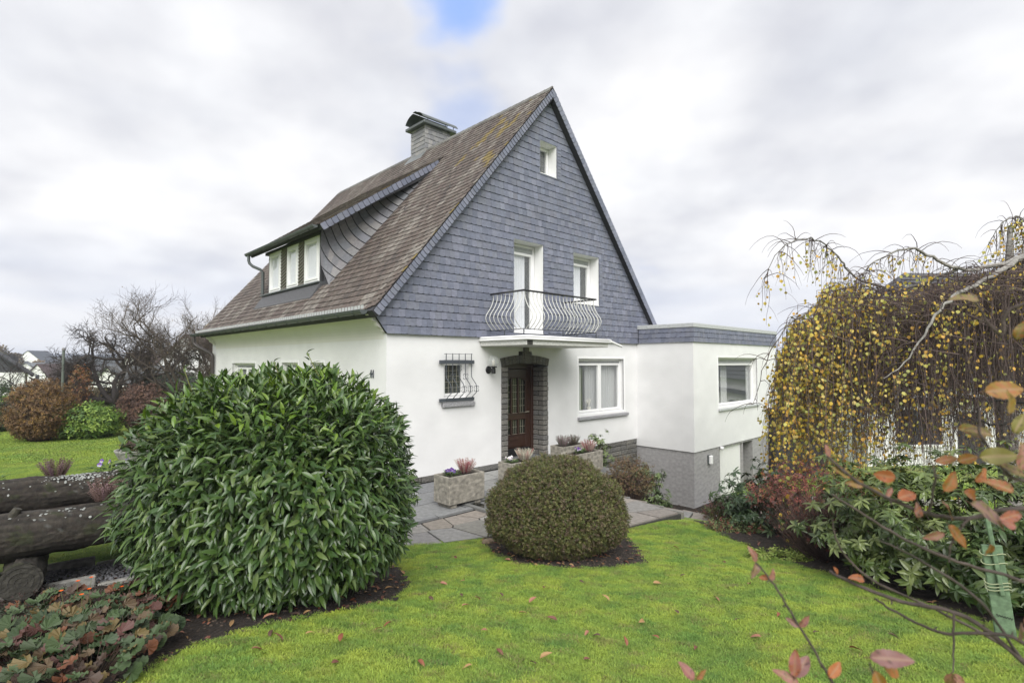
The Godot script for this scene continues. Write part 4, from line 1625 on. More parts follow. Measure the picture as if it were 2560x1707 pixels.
func make_lamps() -> void:
	var p := H(2.48, 2.03, 0)
	var o := thing("wall_lamp", "clear glass globe lamp on black bracket beside the front door", "lamp", p, TURN)
	var g := G.new()
	g.lathe(pv([0.0, 0.0, 0.075, 0.0, 0.085, 0.012, 0.07, 0.03, 0.0, 0.035]), 20, Transform3D(Basis(Vector3.RIGHT, PI / 2), Vector3(0, 0, 0.0)))
	part(o, "wall_plate", g.mesh(), M.black)
	g = G.new()
	g.tube(PackedVector3Array([Vector3(0, 0, 0.03), Vector3(0, 0, 0.14), Vector3(0, 0.05, 0.17)]), PackedFloat32Array([0.024, 0.024, 0.03]), 10)
	g.cbox(Vector3(-0.035, -0.08, 0.13), Vector3(0.035, 0.04, 0.21), 0.01)
	g.lathe(pv([0.0, 0.05, 0.07, 0.05, 0.075, 0.075, 0.0, 0.08]), 18, Transform3D(Basis(), Vector3(0, 0, 0.17)))
	part(o, "arm", g.mesh(), M.black)
	var s := SphereMesh.new()
	s.radius = 0.125
	s.height = 0.25
	s.radial_segments = 32
	s.rings = 18
	part(o, "globe", s, M.globe, Transform3D(Basis(), Vector3(0, 0.19, 0.17)))
	g = G.new()
	g.lathe(pv([0.0, 0.0, 0.02, 0.0, 0.022, 0.04, 0.034, 0.075, 0.03, 0.11, 0.0, 0.125]), 14, Transform3D(Basis(), Vector3(0, 0.08, 0.17)))
	part(o, "bulb", g.mesh(), M.cream)
	var q := thing("bulkhead_lamp", "white rectangular wall lamp on grey garage wall", "lamp", H(9.08, -0.62, -1.72), TURN)
	g = G.new()
	g.cbox(Vector3(-0.075, 0.0, 0.0), Vector3(0.075, 0.26, 0.03), 0.006)
	part(q, "back_plate", g.mesh(), M.zinc)
	g = G.new()
	g.cbox(Vector3(-0.065, 0.01, 0.03), Vector3(0.065, 0.25, 0.11), 0.02)
	part(q, "cover", g.mesh(), M.white_frame)
	var cmr := thing("security_camera", "small white camera under the corner of the garage opening", "camera", H(9.78, -0.30, -1.78), TURN)
	g = G.new()
	g.lathe(pv([0.0, 0.0, 0.05, 0.01, 0.06, 0.05, 0.045, 0.09, 0.0, 0.1]), 14)
	part(cmr, "housing", g.mesh(), M.white_frame)


# ------------------------------------------------------------------ the neighbourhood
func far_house(called: String, label: String, at_: Vector3, turn: float, w: float, l: float, eave: float, ridge: float, base: float, wall_c: Color, roof_c: Color, wins: Array, group := "houses across the valley", gable_c := Color(0, 0, 0, 0), chimney := false) -> Node3D:
	# gable ends look along z; at_ is the middle of the near gable at eaves-level ground
	var o := thing(called, label, "house", at_, turn, group)
	var g := G.new()
	g.col = wall_c
	if gable_c.a > 0.0:
		g.box(Vector3(-w / 2, base, -l), Vector3(w / 2, eave, 0))
		g.col = gable_c
		g.prism(pv([-w / 2, eave + 0.003, w / 2, eave + 0.003, 0, ridge]), -l, -0.02)
	else:
		g.prism(pv([-w / 2, base, w / 2, base, w / 2, eave, 0, ridge, -w / 2, eave]), -l, 0)
	part(o, "wall", g.mesh(), M.plain)
	g = G.new()
	g.col = roof_c
	var e := 0.45
	var sl := (ridge - eave) / (w / 2)
	for s in [-1.0, 1.0]:
		var p := pv([0, ridge + 0.16, s * (w / 2 + e), eave - e * sl + 0.16, s * (w / 2 + e), eave - e * sl + 0.01, 0, ridge + 0.01])
		g.prism(p, -l - 0.4, 0.4)
	var rf := part(o, "roof", g.mesh(), M.roof_slate)
	if chimney:
		g = G.new()
		g.col = roof_c * 0.8
		g.box(Vector3(-0.4, ridge - 0.8, -l * 0.4 - 0.8), Vector3(0.4, ridge + 1.2, -l * 0.4))
		part(rf, "chimney", g.mesh(), M.plain)
	for q in wins:   # [face 0 = near gable, 1 = left side, 2 = right side; x, y, w, h]
		var t := Transform3D(Basis(), Vector3(q[1], q[2], 0.0))
		if q[0] == 1: t = Transform3D(Basis(Vector3.UP, -PI / 2), Vector3(-w / 2, q[2], q[1]))
		if q[0] == 2: t = Transform3D(Basis(Vector3.UP, PI / 2), Vector3(w / 2, q[2], q[1]))
		g = G.new()
		g.col = L(0.7, 0.7, 0.7)
		bars(-q[3] / 2, q[3] / 2, 0, q[4], 0.09, -0.05, 0.03, g)
		var wn := part(o, "window", g.mesh(), M.plain, t)
		g = G.new()
		g.col = L(0.03, 0.035, 0.04)
		g.box(Vector3(-q[3] / 2 + 0.09, 0.09, -0.03), Vector3(q[3] / 2 - 0.09, q[4] - 0.09, 0.01))
		part(wn, "pane", g.mesh(), M.plain)
	return o

func make_background() -> void:
	var white := L(0.78, 0.78, 0.77)
	var dark := L(0.06, 0.062, 0.07)
	var brown := L(0.11, 0.065, 0.055)
	var grey := L(0.16, 0.165, 0.17)
	var f := func(px: float, py: float, d: float) -> Vector3: return at(px, py, d)
	# neighbour on the left edge of the view, dark boarded gable over a white wall
	var p: Vector3 = f.call(-52, 856, 40)
	far_house("neighbour_house", "white house with dark boarded gable at the far left edge", p, 0.72, 5.2, 9.0, 0.0, 2.2, -4.0, white, dark, [], "", dark)
	# brown-roofed white house
	p = f.call(84, 880, 125)
	far_house("village_house", "white gabled house with large brown tiled roof beyond the brown shrub", p, 0.15, 7.5, 14.0, 0.0, 4.4, -7.0, white, brown, [[0, 0.0, 0.2, 1.0, 1.9], [0, -1.6, -3.0, 1.4, 1.4], [0, 1.6, -3.0, 1.4, 1.4]])
	p = f.call(45, 862, 165)
	far_house("village_house", "dark slate-clad house with rows of white windows left of the brown-roofed house", p, 0.8, 10.0, 9.0, 0.0, 1.9, -8.0, dark, L(0.08, 0.075, 0.08), [[0, -3.2, -2.0, 1.4, 1.2], [0, 0.2, -2.0, 1.8, 1.2], [0, 3.4, -2.0, 1.3, 1.2], [0, -3.2, -4.6, 1.4, 1.2], [0, 0.2, -4.6, 1.8, 1.2]])
	p = f.call(58, 852, 190)
	far_house("village_house", "white house with pale grey roof above the dark slate-clad house", p, 0.1, 8.0, 12.0, 0.0, 2.8, -8.0, white, L(0.25, 0.27, 0.28), [[0, -1.5, -2.5, 1.2, 1.2]])
	p = f.call(38, 842, 230)
	far_house("village_house", "white gable with two small windows under a dark roof, far up left", p, 0.5, 8.0, 14.0, 0.0, 2.2, -9.0, white, dark, [[0, -0.9, -0.4, 1.0, 1.1], [0, 0.9, -0.4, 1.0, 1.1]])
	p = f.call(62, 836, 260)
	far_house("village_house", "large house with dark hipped roof highest on the left slope", p, 0.2, 15.0, 14.0, 0.0, 6.5, -9.0, white, L(0.09, 0.095, 0.11), [[1, -4.0, -2.0, 1.4, 1.3]])
	p = f.call(108, 846, 240)
	far_house("village_house", "white gable with twin attic windows right of the orange tree", p, 0.45, 9.5, 16.0, 0.0, 2.6, -9.0, white, L(0.085, 0.085, 0.09), [[0, -1.0, 0.2, 1.3, 1.2], [0, 1.0, 0.2, 1.3, 1.2]])
	p = f.call(150, 852, 200)
	far_house("village_house", "long low house with dark roof left of the bare apple tree", p, 0.1, 9.0, 16.0, 0.0, 2.5, -9.0, white, L(0.10, 0.09, 0.085), [[0, 0.0, -2.0, 1.2, 1.2]])
	p = f.call(250, 886, 62)
	far_house("village_house", "white bungalow with grey roof behind the bare apple tree", p, -0.3, 7.0, 13.0, 0.0, 2.2, -5.0, white, grey, [[1, -3.0, -1.9, 0.9, 1.2], [0, 0.0, -2.0, 1.6, 1.3]])
	p = f.call(300, 868, 78)
	far_house("village_house", "brown-roofed house with chimneys half hidden by the bare tree", p, -0.4, 9.0, 17.0, 0.0, 3.6, -6.0, white, L(0.13, 0.10, 0.09), [[0, 0.0, -2.0, 1.4, 1.3]], "houses across the valley", Color(0, 0, 0, 0), true)
	p = f.call(425, 850, 70)
	far_house("village_house", "reddish-roofed white house seen under the gutter corner", p, 0.0, 9.0, 15.0, 0.0, 4.6, -6.0, white, L(0.17, 0.12, 0.105), [[0, 0.0, -2.2, 1.4, 1.3], [0, 0.0, 0.6, 1.0, 1.0]])
	# hills
	var hl := structure("hills")
	var g := G.new()
	var nz := FastNoiseLite.new()
	nz.seed = 9
	nz.frequency = 0.006
	for ring in 3:
		var d0 := 420.0 + 330.0 * ring
		var top := 4.0 + 5.0 * ring
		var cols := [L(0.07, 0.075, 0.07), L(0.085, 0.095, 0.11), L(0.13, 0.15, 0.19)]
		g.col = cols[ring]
		var prev := []
		for i in 161:
			var a := lerpf(-1.5, 1.5, i / 160.0)
			var hgt := top + 9.0 * nz.get_noise_2d(a * 420.0, ring * 90.0) + 2.0 * nz.get_noise_2d(a * 3000.0, ring * 50.0)
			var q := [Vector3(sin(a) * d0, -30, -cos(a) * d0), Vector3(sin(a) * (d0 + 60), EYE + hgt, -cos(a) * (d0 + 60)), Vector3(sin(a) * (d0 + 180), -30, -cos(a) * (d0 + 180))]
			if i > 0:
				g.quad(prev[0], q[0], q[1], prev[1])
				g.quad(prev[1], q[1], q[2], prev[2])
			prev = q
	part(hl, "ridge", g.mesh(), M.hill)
	# far trees
	for q in [[-20, 838, 150, 8.5, 7.5, L(0.15, 0.11, 0.055), "dull brown tree on the left horizon"], [22, 836, 155, 6.0, 6.0, L(0.13, 0.095, 0.05), "smaller brown tree beside the dark roofs"], [85, 850, 210, 7.5, 5.5, L(0.20, 0.12, 0.03), "round orange autumn tree between the white gables"]]:
		var b: Vector3 = at(q[0], q[1] + 20, q[2])
		round_tree("autumn_tree", q[6], b, q[3], q[4], [q[5], q[5] * 0.75, q[5] * 1.25], 1500, 0.7, "trees on the far slope")
	# the house behind the birch
	var o := thing("neighbour_house", "white house with dark slate hipped roof behind the weeping birch", "house", Vector3(13.3, -1.9, -20.0), 0.06)
	g = G.new()
	g.col = white * 0.9
	g.box(Vector3(0, -0.5, -7), Vector3(19, 3.35, 0))
	part(o, "wall", g.mesh(), M.plain)
	g = G.new()
	g.col = L(0.085, 0.085, 0.095)
	var c := [Vector3(-0.5, 3.3, 0.5), Vector3(19.5, 3.3, 0.5), Vector3(19.5, 3.3, -7.5), Vector3(-0.5, 3.3, -7.5), Vector3(4.6, 8.1, -3.6), Vector3(15, 8.1, -3.6)]
	g.quad(c[0], c[1], c[5], c[4]); g.tri(c[3], c[0], c[4]); g.quad(c[2], c[3], c[4], c[5]); g.tri(c[1], c[2], c[5])
	g.quad(c[3], c[2], c[1], c[0])
	var rf := part(o, "roof", g.mesh(), M.slate)
	for j in 26:   # courses as real steps
		var t := j / 26.0
		var a: Vector3 = c[0].lerp(c[4], t)
		var b: Vector3 = c[1].lerp(c[5], t)
		g = G.new()
		g.col = L(0.09, 0.09, 0.1) * rnd(0.85, 1.15)
		var t2 := (j + 1) / 26.0
		g.quad(a + Vector3(0, 0.03, 0.05), b + Vector3(0, 0.03, 0.05), c[1].lerp(c[5], t2) + Vector3(0, 0.01, 0.015), c[0].lerp(c[4], t2) + Vector3(0, 0.01, 0.015))
		g.quad(a, b, b + Vector3(0, 0.03, 0.05), a + Vector3(0, 0.03, 0.05))
		part(rf, "slate_course", g.mesh(), M.slate)
	for q in [[1.0, 0.9, 2.0, 1.5], [3.4, -0.2, 1.3, 2.5], [8.5, 0.9, 2.0, 1.4]]:
		g = G.new()
		bars(q[0], q[0] + q[2], q[1], q[1] + q[3], 0.1, 0.0, 0.06, g)
		var wn := part(o, "window", g.mesh(), M.white_frame)
		g = G.new()
		g.col = L(0.04, 0.042, 0.045)
		g.box(Vector3(q[0] + 0.1, q[1] + 0.1, 0.0), Vector3(q[0] + q[2] - 0.1, q[1] + q[3] - 0.1, 0.03))
		part(wn, "pane", g.mesh(), M.plain)
	g = G.new()
	g.col = L(0.035, 0.035, 0.04)
	g.box(Vector3(-0.5, 2.6, 0.002), Vector3(19.4, 2.75, 0.4))
	part(o, "eaves_board", g.mesh(), M.plain)
	# hedge and yard kerb behind the birch
	var kb := thing("kerb", "pale concrete kerb across the grass beside the garage", "kerb", Vector3(5.6, height(6.5, -15.0) , -15.2), -0.1)
	g = G.new()
	g.cbox(Vector3(0, -0.1, 0), Vector3(7, 0.16, 0.14), 0.02)
	part(kb, "block", g.mesh(), M.pale_concrete)
	var sh := thing("storage_shed", "dark shed wall standing past the end of the garage wing", "shed", Vector3(8.6, -1.75, -17.5), 0.3)
	g = G.new()
	g.col = L(0.03, 0.028, 0.03)
	g.box(Vector3(0, -0.3, -2.4), Vector3(2.2, 2.3, 0))
	part(sh, "wall", g.mesh(), M.plain)
	g = G.new()
	g.col = L(0.06, 0.06, 0.065)
	g.box(Vector3(-0.15, 2.31, -2.6), Vector3(2.35, 2.42, 0.2))
	part(sh, "roof", g.mesh(), M.plain)

func round_tree(called: String, label: String, base: Vector3, h: float, r: float, pal: Array, n: int, leaf: float, group := "") -> Node3D:
	var o := thing(called, label, "tree", base, 0.0, group)
	var g := G.new()
	g.col = L(0.06, 0.05, 0.04)
	g.tube(PackedVector3Array([Vector3(0, -4, 0), Vector3(0.1, h * 0.4, 0), Vector3(0, h * 0.7, 0.1)]), PackedFloat32Array([r * 0.07, r * 0.05, r * 0.02]), 7)
	for k in 7:
		var a := TAU * k / 7.0
		g.tube(PackedVector3Array([Vector3(0, h * rnd(0.25, 0.5), 0), Vector3(cos(a) * r * 0.35, h * rnd(0.5, 0.7), sin(a) * r * 0.35), Vector3(cos(a) * r * 0.6, h * rnd(0.7, 0.95), sin(a) * r * 0.6)]), PackedFloat32Array([r * 0.04, r * 0.025, r * 0.008]), 5)
	part(o, "trunk", g.mesh(), M.twig)
	var lf := leaf_shape(leaf, leaf * 0.8, 1, 0.2, 0.1)
	var ts := []
	var cs := PackedColorArray()
	for i in n:
		var d := rvec().normalized()
		var q := pow(rng.randf(), 0.4)
		var lump := 0.8 + 0.2 * sin(d.x * 5.0 + h) * sin(d.y * 4.0 + r) + 0.1 * sin(d.z * 9.0)
		var p := Vector3(d.x * r * 0.5 * q * lump, h * 0.62 + d.y * h * 0.4 * q * lump, d.z * r * 0.5 * q * lump)
		ts.append(toward(p, rvec() + d, rvec(), rnd(0.6, 1.3)))
		cs.append((pal[rng.randi() % pal.size()] as Color) * rnd(0.75, 1.25))
	many(o, "crown", lf.mesh(), M.leaf_matt, ts, cs)
	return o

func leaf_shape(length: float, wid: float, segs: int, fold: float, curl: float) -> G:
	var g := G.new()
	var prev := []
	for i in segs * 2 + 1:
		var t := float(i) / (segs * 2)
		var w := wid * 0.5 * pow(sin(PI * pow(t, 0.85)), 0.8) if t > 0.0 and t < 1.0 else 0.0
		var z := -curl * length * t * t
		var q := [Vector3(-w, t * length, z + fold * w), Vector3(0, t * length, z), Vector3(w, t * length, z + fold * w)]
		if i > 0:
			if i == 1:
				g.tri(q[0], prev[1], q[1])
				g.tri(prev[1], q[2], q[1])
			elif i == segs * 2:
				g.tri(prev[0], prev[1], q[1])
				g.tri(prev[1], prev[2], q[1])
			else:
				g.quad(prev[0], prev[1], q[1], q[0])
				g.quad(prev[1], prev[2], q[2], q[1])
		prev = q
	return g


# ------------------------------------------------------------------ troughs and flowers
func trough(label: String, x0: float, x1: float, z0: float, z1: float, h: float, y0: float) -> Node3D:
	var c := Vector3((x0 + x1) / 2, y0, (z0 + z1) / 2)
	var o := thing("concrete_planter", label, "planter", HF * c, TURN, "concrete planters by the front door")
	var w := (x1 - x0) / 2
	var d := (z1 - z0) / 2
	var g := G.new()
	var t := 0.035
	var b := 0.06
	g.cbox(Vector3(-w, b, d - t), Vector3(w, h, d), 0.008)
	g.cbox(Vector3(-w, b, -d), Vector3(w, h, -d + t), 0.008)
	g.cbox(Vector3(-w, b + 0.001, -d + t), Vector3(-w + t, h - 0.001, d - t), 0.007)
	g.cbox(Vector3(w - t, b + 0.001, -d + t), Vector3(w, h - 0.001, d - t), 0.007)
	g.box(Vector3(-w + t, b + 0.005, -d + t), Vector3(w - t, b + 0.04, d - t))
	part(o, "trough", g.mesh(), M.concrete)
	g = G.new()
	g.box(Vector3(-w + t, b + 0.04, -d + t), Vector3(w - t, h - 0.04, d - t))
	part(o, "soil", g.mesh(), M.soil)
	for s in [-1.0, 1.0]:
		g = G.new()
		g.cbox(Vector3(s * (w - 0.12) - 0.06, 0, -d + 0.03), Vector3(s * (w - 0.12) + 0.06, b - 0.001, d - 0.03), 0.006)
		part(o, "foot", g.mesh(), M.concrete)
	return o

func pansy(label: String, p: Vector3, r: float, flowers: int, petal: Color, face: Color) -> void:
	var o := thing("pansy_plant", label, "flower", p, rnd(0, 6), "pansies")
	var lf := leaf_shape(0.05, 0.026, 2, 0.3, 0.25)
	var ts := []
	for i in 90:
		var a := rnd(0, TAU)
		var q := r * sqrt(rng.randf())
		ts.append(toward(Vector3(cos(a) * q, rnd(0.0, 0.07), sin(a) * q), Vector3(cos(a), rnd(0.2, 1.2), sin(a)), Vector3.UP, rnd(0.7, 1.2)))
	scatter(o, "leaf", "leaves", lf, [L(0.07, 0.13, 0.03), L(0.05, 0.10, 0.025), L(0.10, 0.16, 0.04)], M.leaf_matt, ts, Vector3.ZERO, 0)
	for i in flowers:
		var a := rnd(0, TAU)
		var q := r * 0.9 * sqrt(rng.randf())
		var c := Vector3(cos(a) * q, rnd(0.07, 0.12), sin(a) * q)
		var g := G.new()
		g.col = L(0.06, 0.11, 0.03)
		g.tube(PackedVector3Array([Vector3(c.x * 0.7, 0, c.z * 0.7), c]), PackedFloat32Array([0.0025]), 4)
		var out := (Vector3(0, 0.35, 1).rotated(Vector3.UP, -TURN * 0.4 - o.rotation.y + rnd(-0.7, 0.7))).normalized()
		for k in 5:
			var an := TAU * k / 5.0 + 0.3
			var fr := toward(c, out, Vector3.UP)
			var dir := fr.basis * Vector3(cos(an), 0.15, sin(an))
			var pt := toward(c, dir, out, 1.0)
			g.put(petal_shape, pt, petal if k < 3 else petal.lerp(face, 0.6))
		g.col = L(0.6, 0.45, 0.03)
		g.box(c + out * 0.004 - Vector3.ONE * 0.004, c + out * 0.004 + Vector3.ONE * 0.004)
		part(o, "flower", g.mesh(), M.leaf_thin)

var petal_shape := G.new()

func heather(label: String, p: Vector3, r: float, n: int, pal: Array) -> void:
	var o := thing("heather_plant", label, "heather", p, 0.0, "heathers")
	var sp := G.new()
	for k in 7:
		var y := 0.03 + 0.02 * k
		for q in 3:
			var a := TAU * q / 3.0 + k
			var f := leaf_shape(0.016, 0.009, 1, 0.3, 0.0)
			sp.put(f, toward(Vector3(0, y, 0), Vector3(cos(a), 0.9, sin(a)), Vector3.UP))
	sp.tube(PackedVector3Array([Vector3.ZERO, Vector3(0, 0.17, 0)]), PackedFloat32Array([0.002, 0.001]), 3)
	var ts := []
	for i in n:
		var a := rnd(0, TAU)
		var q := r * sqrt(rng.randf())
		ts.append(toward(Vector3(cos(a) * q * 0.5, 0, sin(a) * q * 0.5), Vector3(cos(a) * q / r * 0.6, 1.0, sin(a) * q / r * 0.6) + rvec() * 0.1, Vector3(1, 0, 0.2), rnd(0.8, 1.5)))
	scatter(o, "sprig", "sprigs", sp, pal, M.leaf_thin, ts, Vector3(0, 0, 0), 0)

func make_planters() -> void:
	petal_shape = G.new()
	petal_shape.put(leaf_shape(0.03, 0.032, 2, 0.1, 0.1), Transform3D())
	var purple := L(0.09, 0.02, 0.24)
	var whitep := L(0.75, 0.73, 0.75)
	var ty := -0.128
	trough("lichen-stained concrete planter with purple pansies, nearest to the laurel", 0.06, 0.80, 1.40, 1.82, 0.50, ty)
	trough("concrete planter with white pansies, half hidden behind the clipped round bush", 1.85, 2.55, 1.0, 1.38, 0.42, ty)
	trough("long concrete planter at the outer edge of the terrace, right of the round bush", 3.25, 4.18, 1.36, 1.76, 0.46, ty)
	trough("pale concrete planter against the wall below the front window", 3.85, 4.70, 0.55, 0.95, 0.46, ty)
	pansy("clump of purple pansies in the nearest planter", H(0.28, 0.34, -1.60), 0.13, 8, purple, L(0.25, 0.2, 0.5))
	pansy("white and violet pansies in the planter behind the round bush", H(2.0, 0.26, -1.2), 0.12, 6, whitep, purple)
	pansy("purple pansies in the long planter beside the terrace edge", H(3.65, 0.30, -1.56), 0.12, 5, purple, whitep)
	var rosy := [L(0.42, 0.16, 0.17), L(0.55, 0.40, 0.36), L(0.35, 0.12, 0.14), L(0.6, 0.5, 0.46)]
	var pale := [L(0.6, 0.58, 0.5), L(0.45, 0.42, 0.35), L(0.55, 0.3, 0.28), L(0.7, 0.68, 0.6)]
	heather("rosy heather beside the purple pansies in the nearest planter", H(0.56, 0.36, -1.6), 0.16, 130, rosy)
	heather("bushy pale heather in front of the door jamb", H(2.38, 0.28, -1.2), 0.18, 170, pale)
	heather("pink heather at the right end of the long planter", H(3.95, 0.32, -1.56), 0.15, 120, rosy)
	heather("tall grey-green heather in the planter against the wall", H(4.05, 0.32, -0.75), 0.14, 110, [L(0.2, 0.2, 0.15), L(0.3, 0.28, 0.24), L(0.35, 0.25, 0.28)])
	heather("dark leafy tuft at the right end of the planter against the wall", H(4.42, 0.30, -0.75), 0.13, 90, [L(0.12, 0.12, 0.08), L(0.18, 0.13, 0.11)])
	# slab shelf at the end of the terrace and the slab in front of the nearest planter
	var o := thing("stone_bench", "low grey stone slab on blocks at the end of the terrace", "bench", HF * Vector3(4.25, -0.45, 1.2), TURN)
	var g := G.new()
	g.col = L(0.2, 0.2, 0.2)
	g.cbox(Vector3(0, 0.2, -0.75), Vector3(0.62, 0.27, 0.8), 0.01)
	part(o, "slab", g.mesh(), M.flag)
	for z in [-0.6, 0.45]:
		g = G.new()
		g.cbox(Vector3(0.04, -0.35, z), Vector3(0.56, 0.198, z + 0.25), 0.01)
		part(o, "block", g.mesh(), M.pale_concrete)
	var b := thing("water_basin", "shallow stone-edged basin on the paving beside the nearest planter", "basin", HF * Vector3(0.95, -0.15, 2.0), TURN)
	g = G.new()
	g.col = L(0.2, 0.2, 0.195)
	for q in [[Vector3(-0.55, 0, -0.3), Vector3(0.6, 0.05, -0.22)], [Vector3(-0.55, 0, 0.22), Vector3(0.6, 0.05, 0.3)], [Vector3(-0.55, 0, -0.219), Vector3(-0.47, 0.049, 0.219)], [Vector3(0.52, 0, -0.219), Vector3(0.6, 0.049, 0.219)]]:
		g.cbox(q[0], q[1], 0.008)
	part(b, "rim", g.mesh(), M.flag)
	g = G.new()
	g.col = L(0.02, 0.022, 0.018)
	g.box(Vector3(-0.47, 0.0, -0.22), Vector3(0.52, 0.03, 0.22))
	var wm := mat("basin_water", L(1, 1, 1), 0.05)
	part(b, "water", g.mesh(), wm)
	# stones on the soil by the round bush
	var s := thing("field_stone", "small tan stone at the corner of the paving by the round bush", "stone", gpx(1122, 1250, 0.02), 0.5)
	g = G.new()
	g.col = L(0.33, 0.25, 0.17)
	g.lathe(pv([0.0, -0.03, 0.05, -0.025, 0.075, 0.0, 0.06, 0.03, 0.0, 0.045]), 12, Transform3D(), Vector2(1.3, 0.8))
	part(s, "boulder", g.mesh(), M.stone)

func log_mesh(a: Vector3, b: Vector3, r: float, seed_: int) -> G:
	var g := G.new()
	var nz := FastNoiseLite.new()
	nz.seed = seed_
	nz.frequency = 1.0
	nz.fractal_octaves = 4
	var p := PackedVector3Array()
	var rr := PackedFloat32Array()
	var nn := int(a.distance_to(b) / 0.025)
	for i in nn + 1:
		var q := a.lerp(b, float(i) / nn)
		p.append(q + Vector3(0, 0.025 * nz.get_noise_1d(i * 0.035), 0.02 * nz.get_noise_1d(i * 0.03 + 40)))
		rr.append(r * (1.0 + 0.10 * nz.get_noise_1d(i * 0.06 + 90)))
	g.tube(p, rr, 52)
	var d := (b - a).normalized()
	for i in g.v.size():
		var v := g.v[i]
		var cap := absf(g.n[i].dot(d)) > 0.9
		var al := (v - a).dot(d)
		var ang := atan2(g.n[i].y, g.n[i].dot(d.cross(Vector3.UP).normalized()))
		var ridge := nz.get_noise_3d(al * 1.2, cos(ang) * 3.2, sin(ang) * 3.2)
		var crack := nz.get_noise_3d(al * 2.5 + 300.0, cos(ang) * 14.0, sin(ang) * 14.0)
		if not cap:
			g.v[i] = v + g.n[i] * r * (0.16 * ridge + 0.10 * crack - 0.12 * smooth(0.25, 0.5, crack))
		var c := L(0.022, 0.018, 0.015).lerp(L(0.082, 0.070, 0.056), clampf(0.5 + ridge + crack * 0.8, 0, 1))
		var moss := nz.get_noise_3d(al * 3.0 + 9, v.y * 5.0, v.z * 5.0)
		if moss > 0.30 and g.n[i].y > -0.2: c = c.lerp(L(0.045, 0.055, 0.02), 0.6)
		var lich := nz.get_noise_3d(al * 9.0 + 70, v.y * 22.0, v.z * 22.0) + 0.7 * nz.get_noise_3d(al * 1.3 + 20.0, 0, 5)
		if lich > 0.60 and g.n[i].y > 0.05: c = c.lerp(L(0.20, 0.21, 0.20), 0.5)
		if cap: c = L(0.07, 0.063, 0.052)
		g.c[i] = c
	return g

# crusts of lichen: small raised flakes in a patch on the upper side of a log
func lichen(o: Node3D, a: Vector3, d: Vector3, r: float, along: float, spread: float, n: int) -> void:
	var fl := G.new()
	fl.lathe(pv([0.0, -0.2, 0.8, -0.1, 1.0, 0.1, 0.6, 0.3, 0.0, 0.32]), 7)
	var ts := []
	var cs := PackedColorArray()
	var side := d.cross(Vector3.UP).normalized()
	for i in n:
		var t := along + rng.randfn(0.0, spread * 0.4)
		var an := PI * 0.5 + rng.randfn(0.35, 0.32)
		var nr := -side * cos(an) + Vector3.UP * sin(an)
		var s := rnd(0.004, 0.013)
		ts.append(toward(a + d * t + nr * r * 1.01, nr, d, 1.0) * Transform3D(Basis.from_scale(Vector3(s * rnd(0.7, 1.5), 0.006, s)), Vector3.ZERO))
		cs.append(L(0.26, 0.27, 0.255) * rnd(0.6, 1.25))
	many(o, "lichen", fl.mesh(), M.plain, ts, cs)

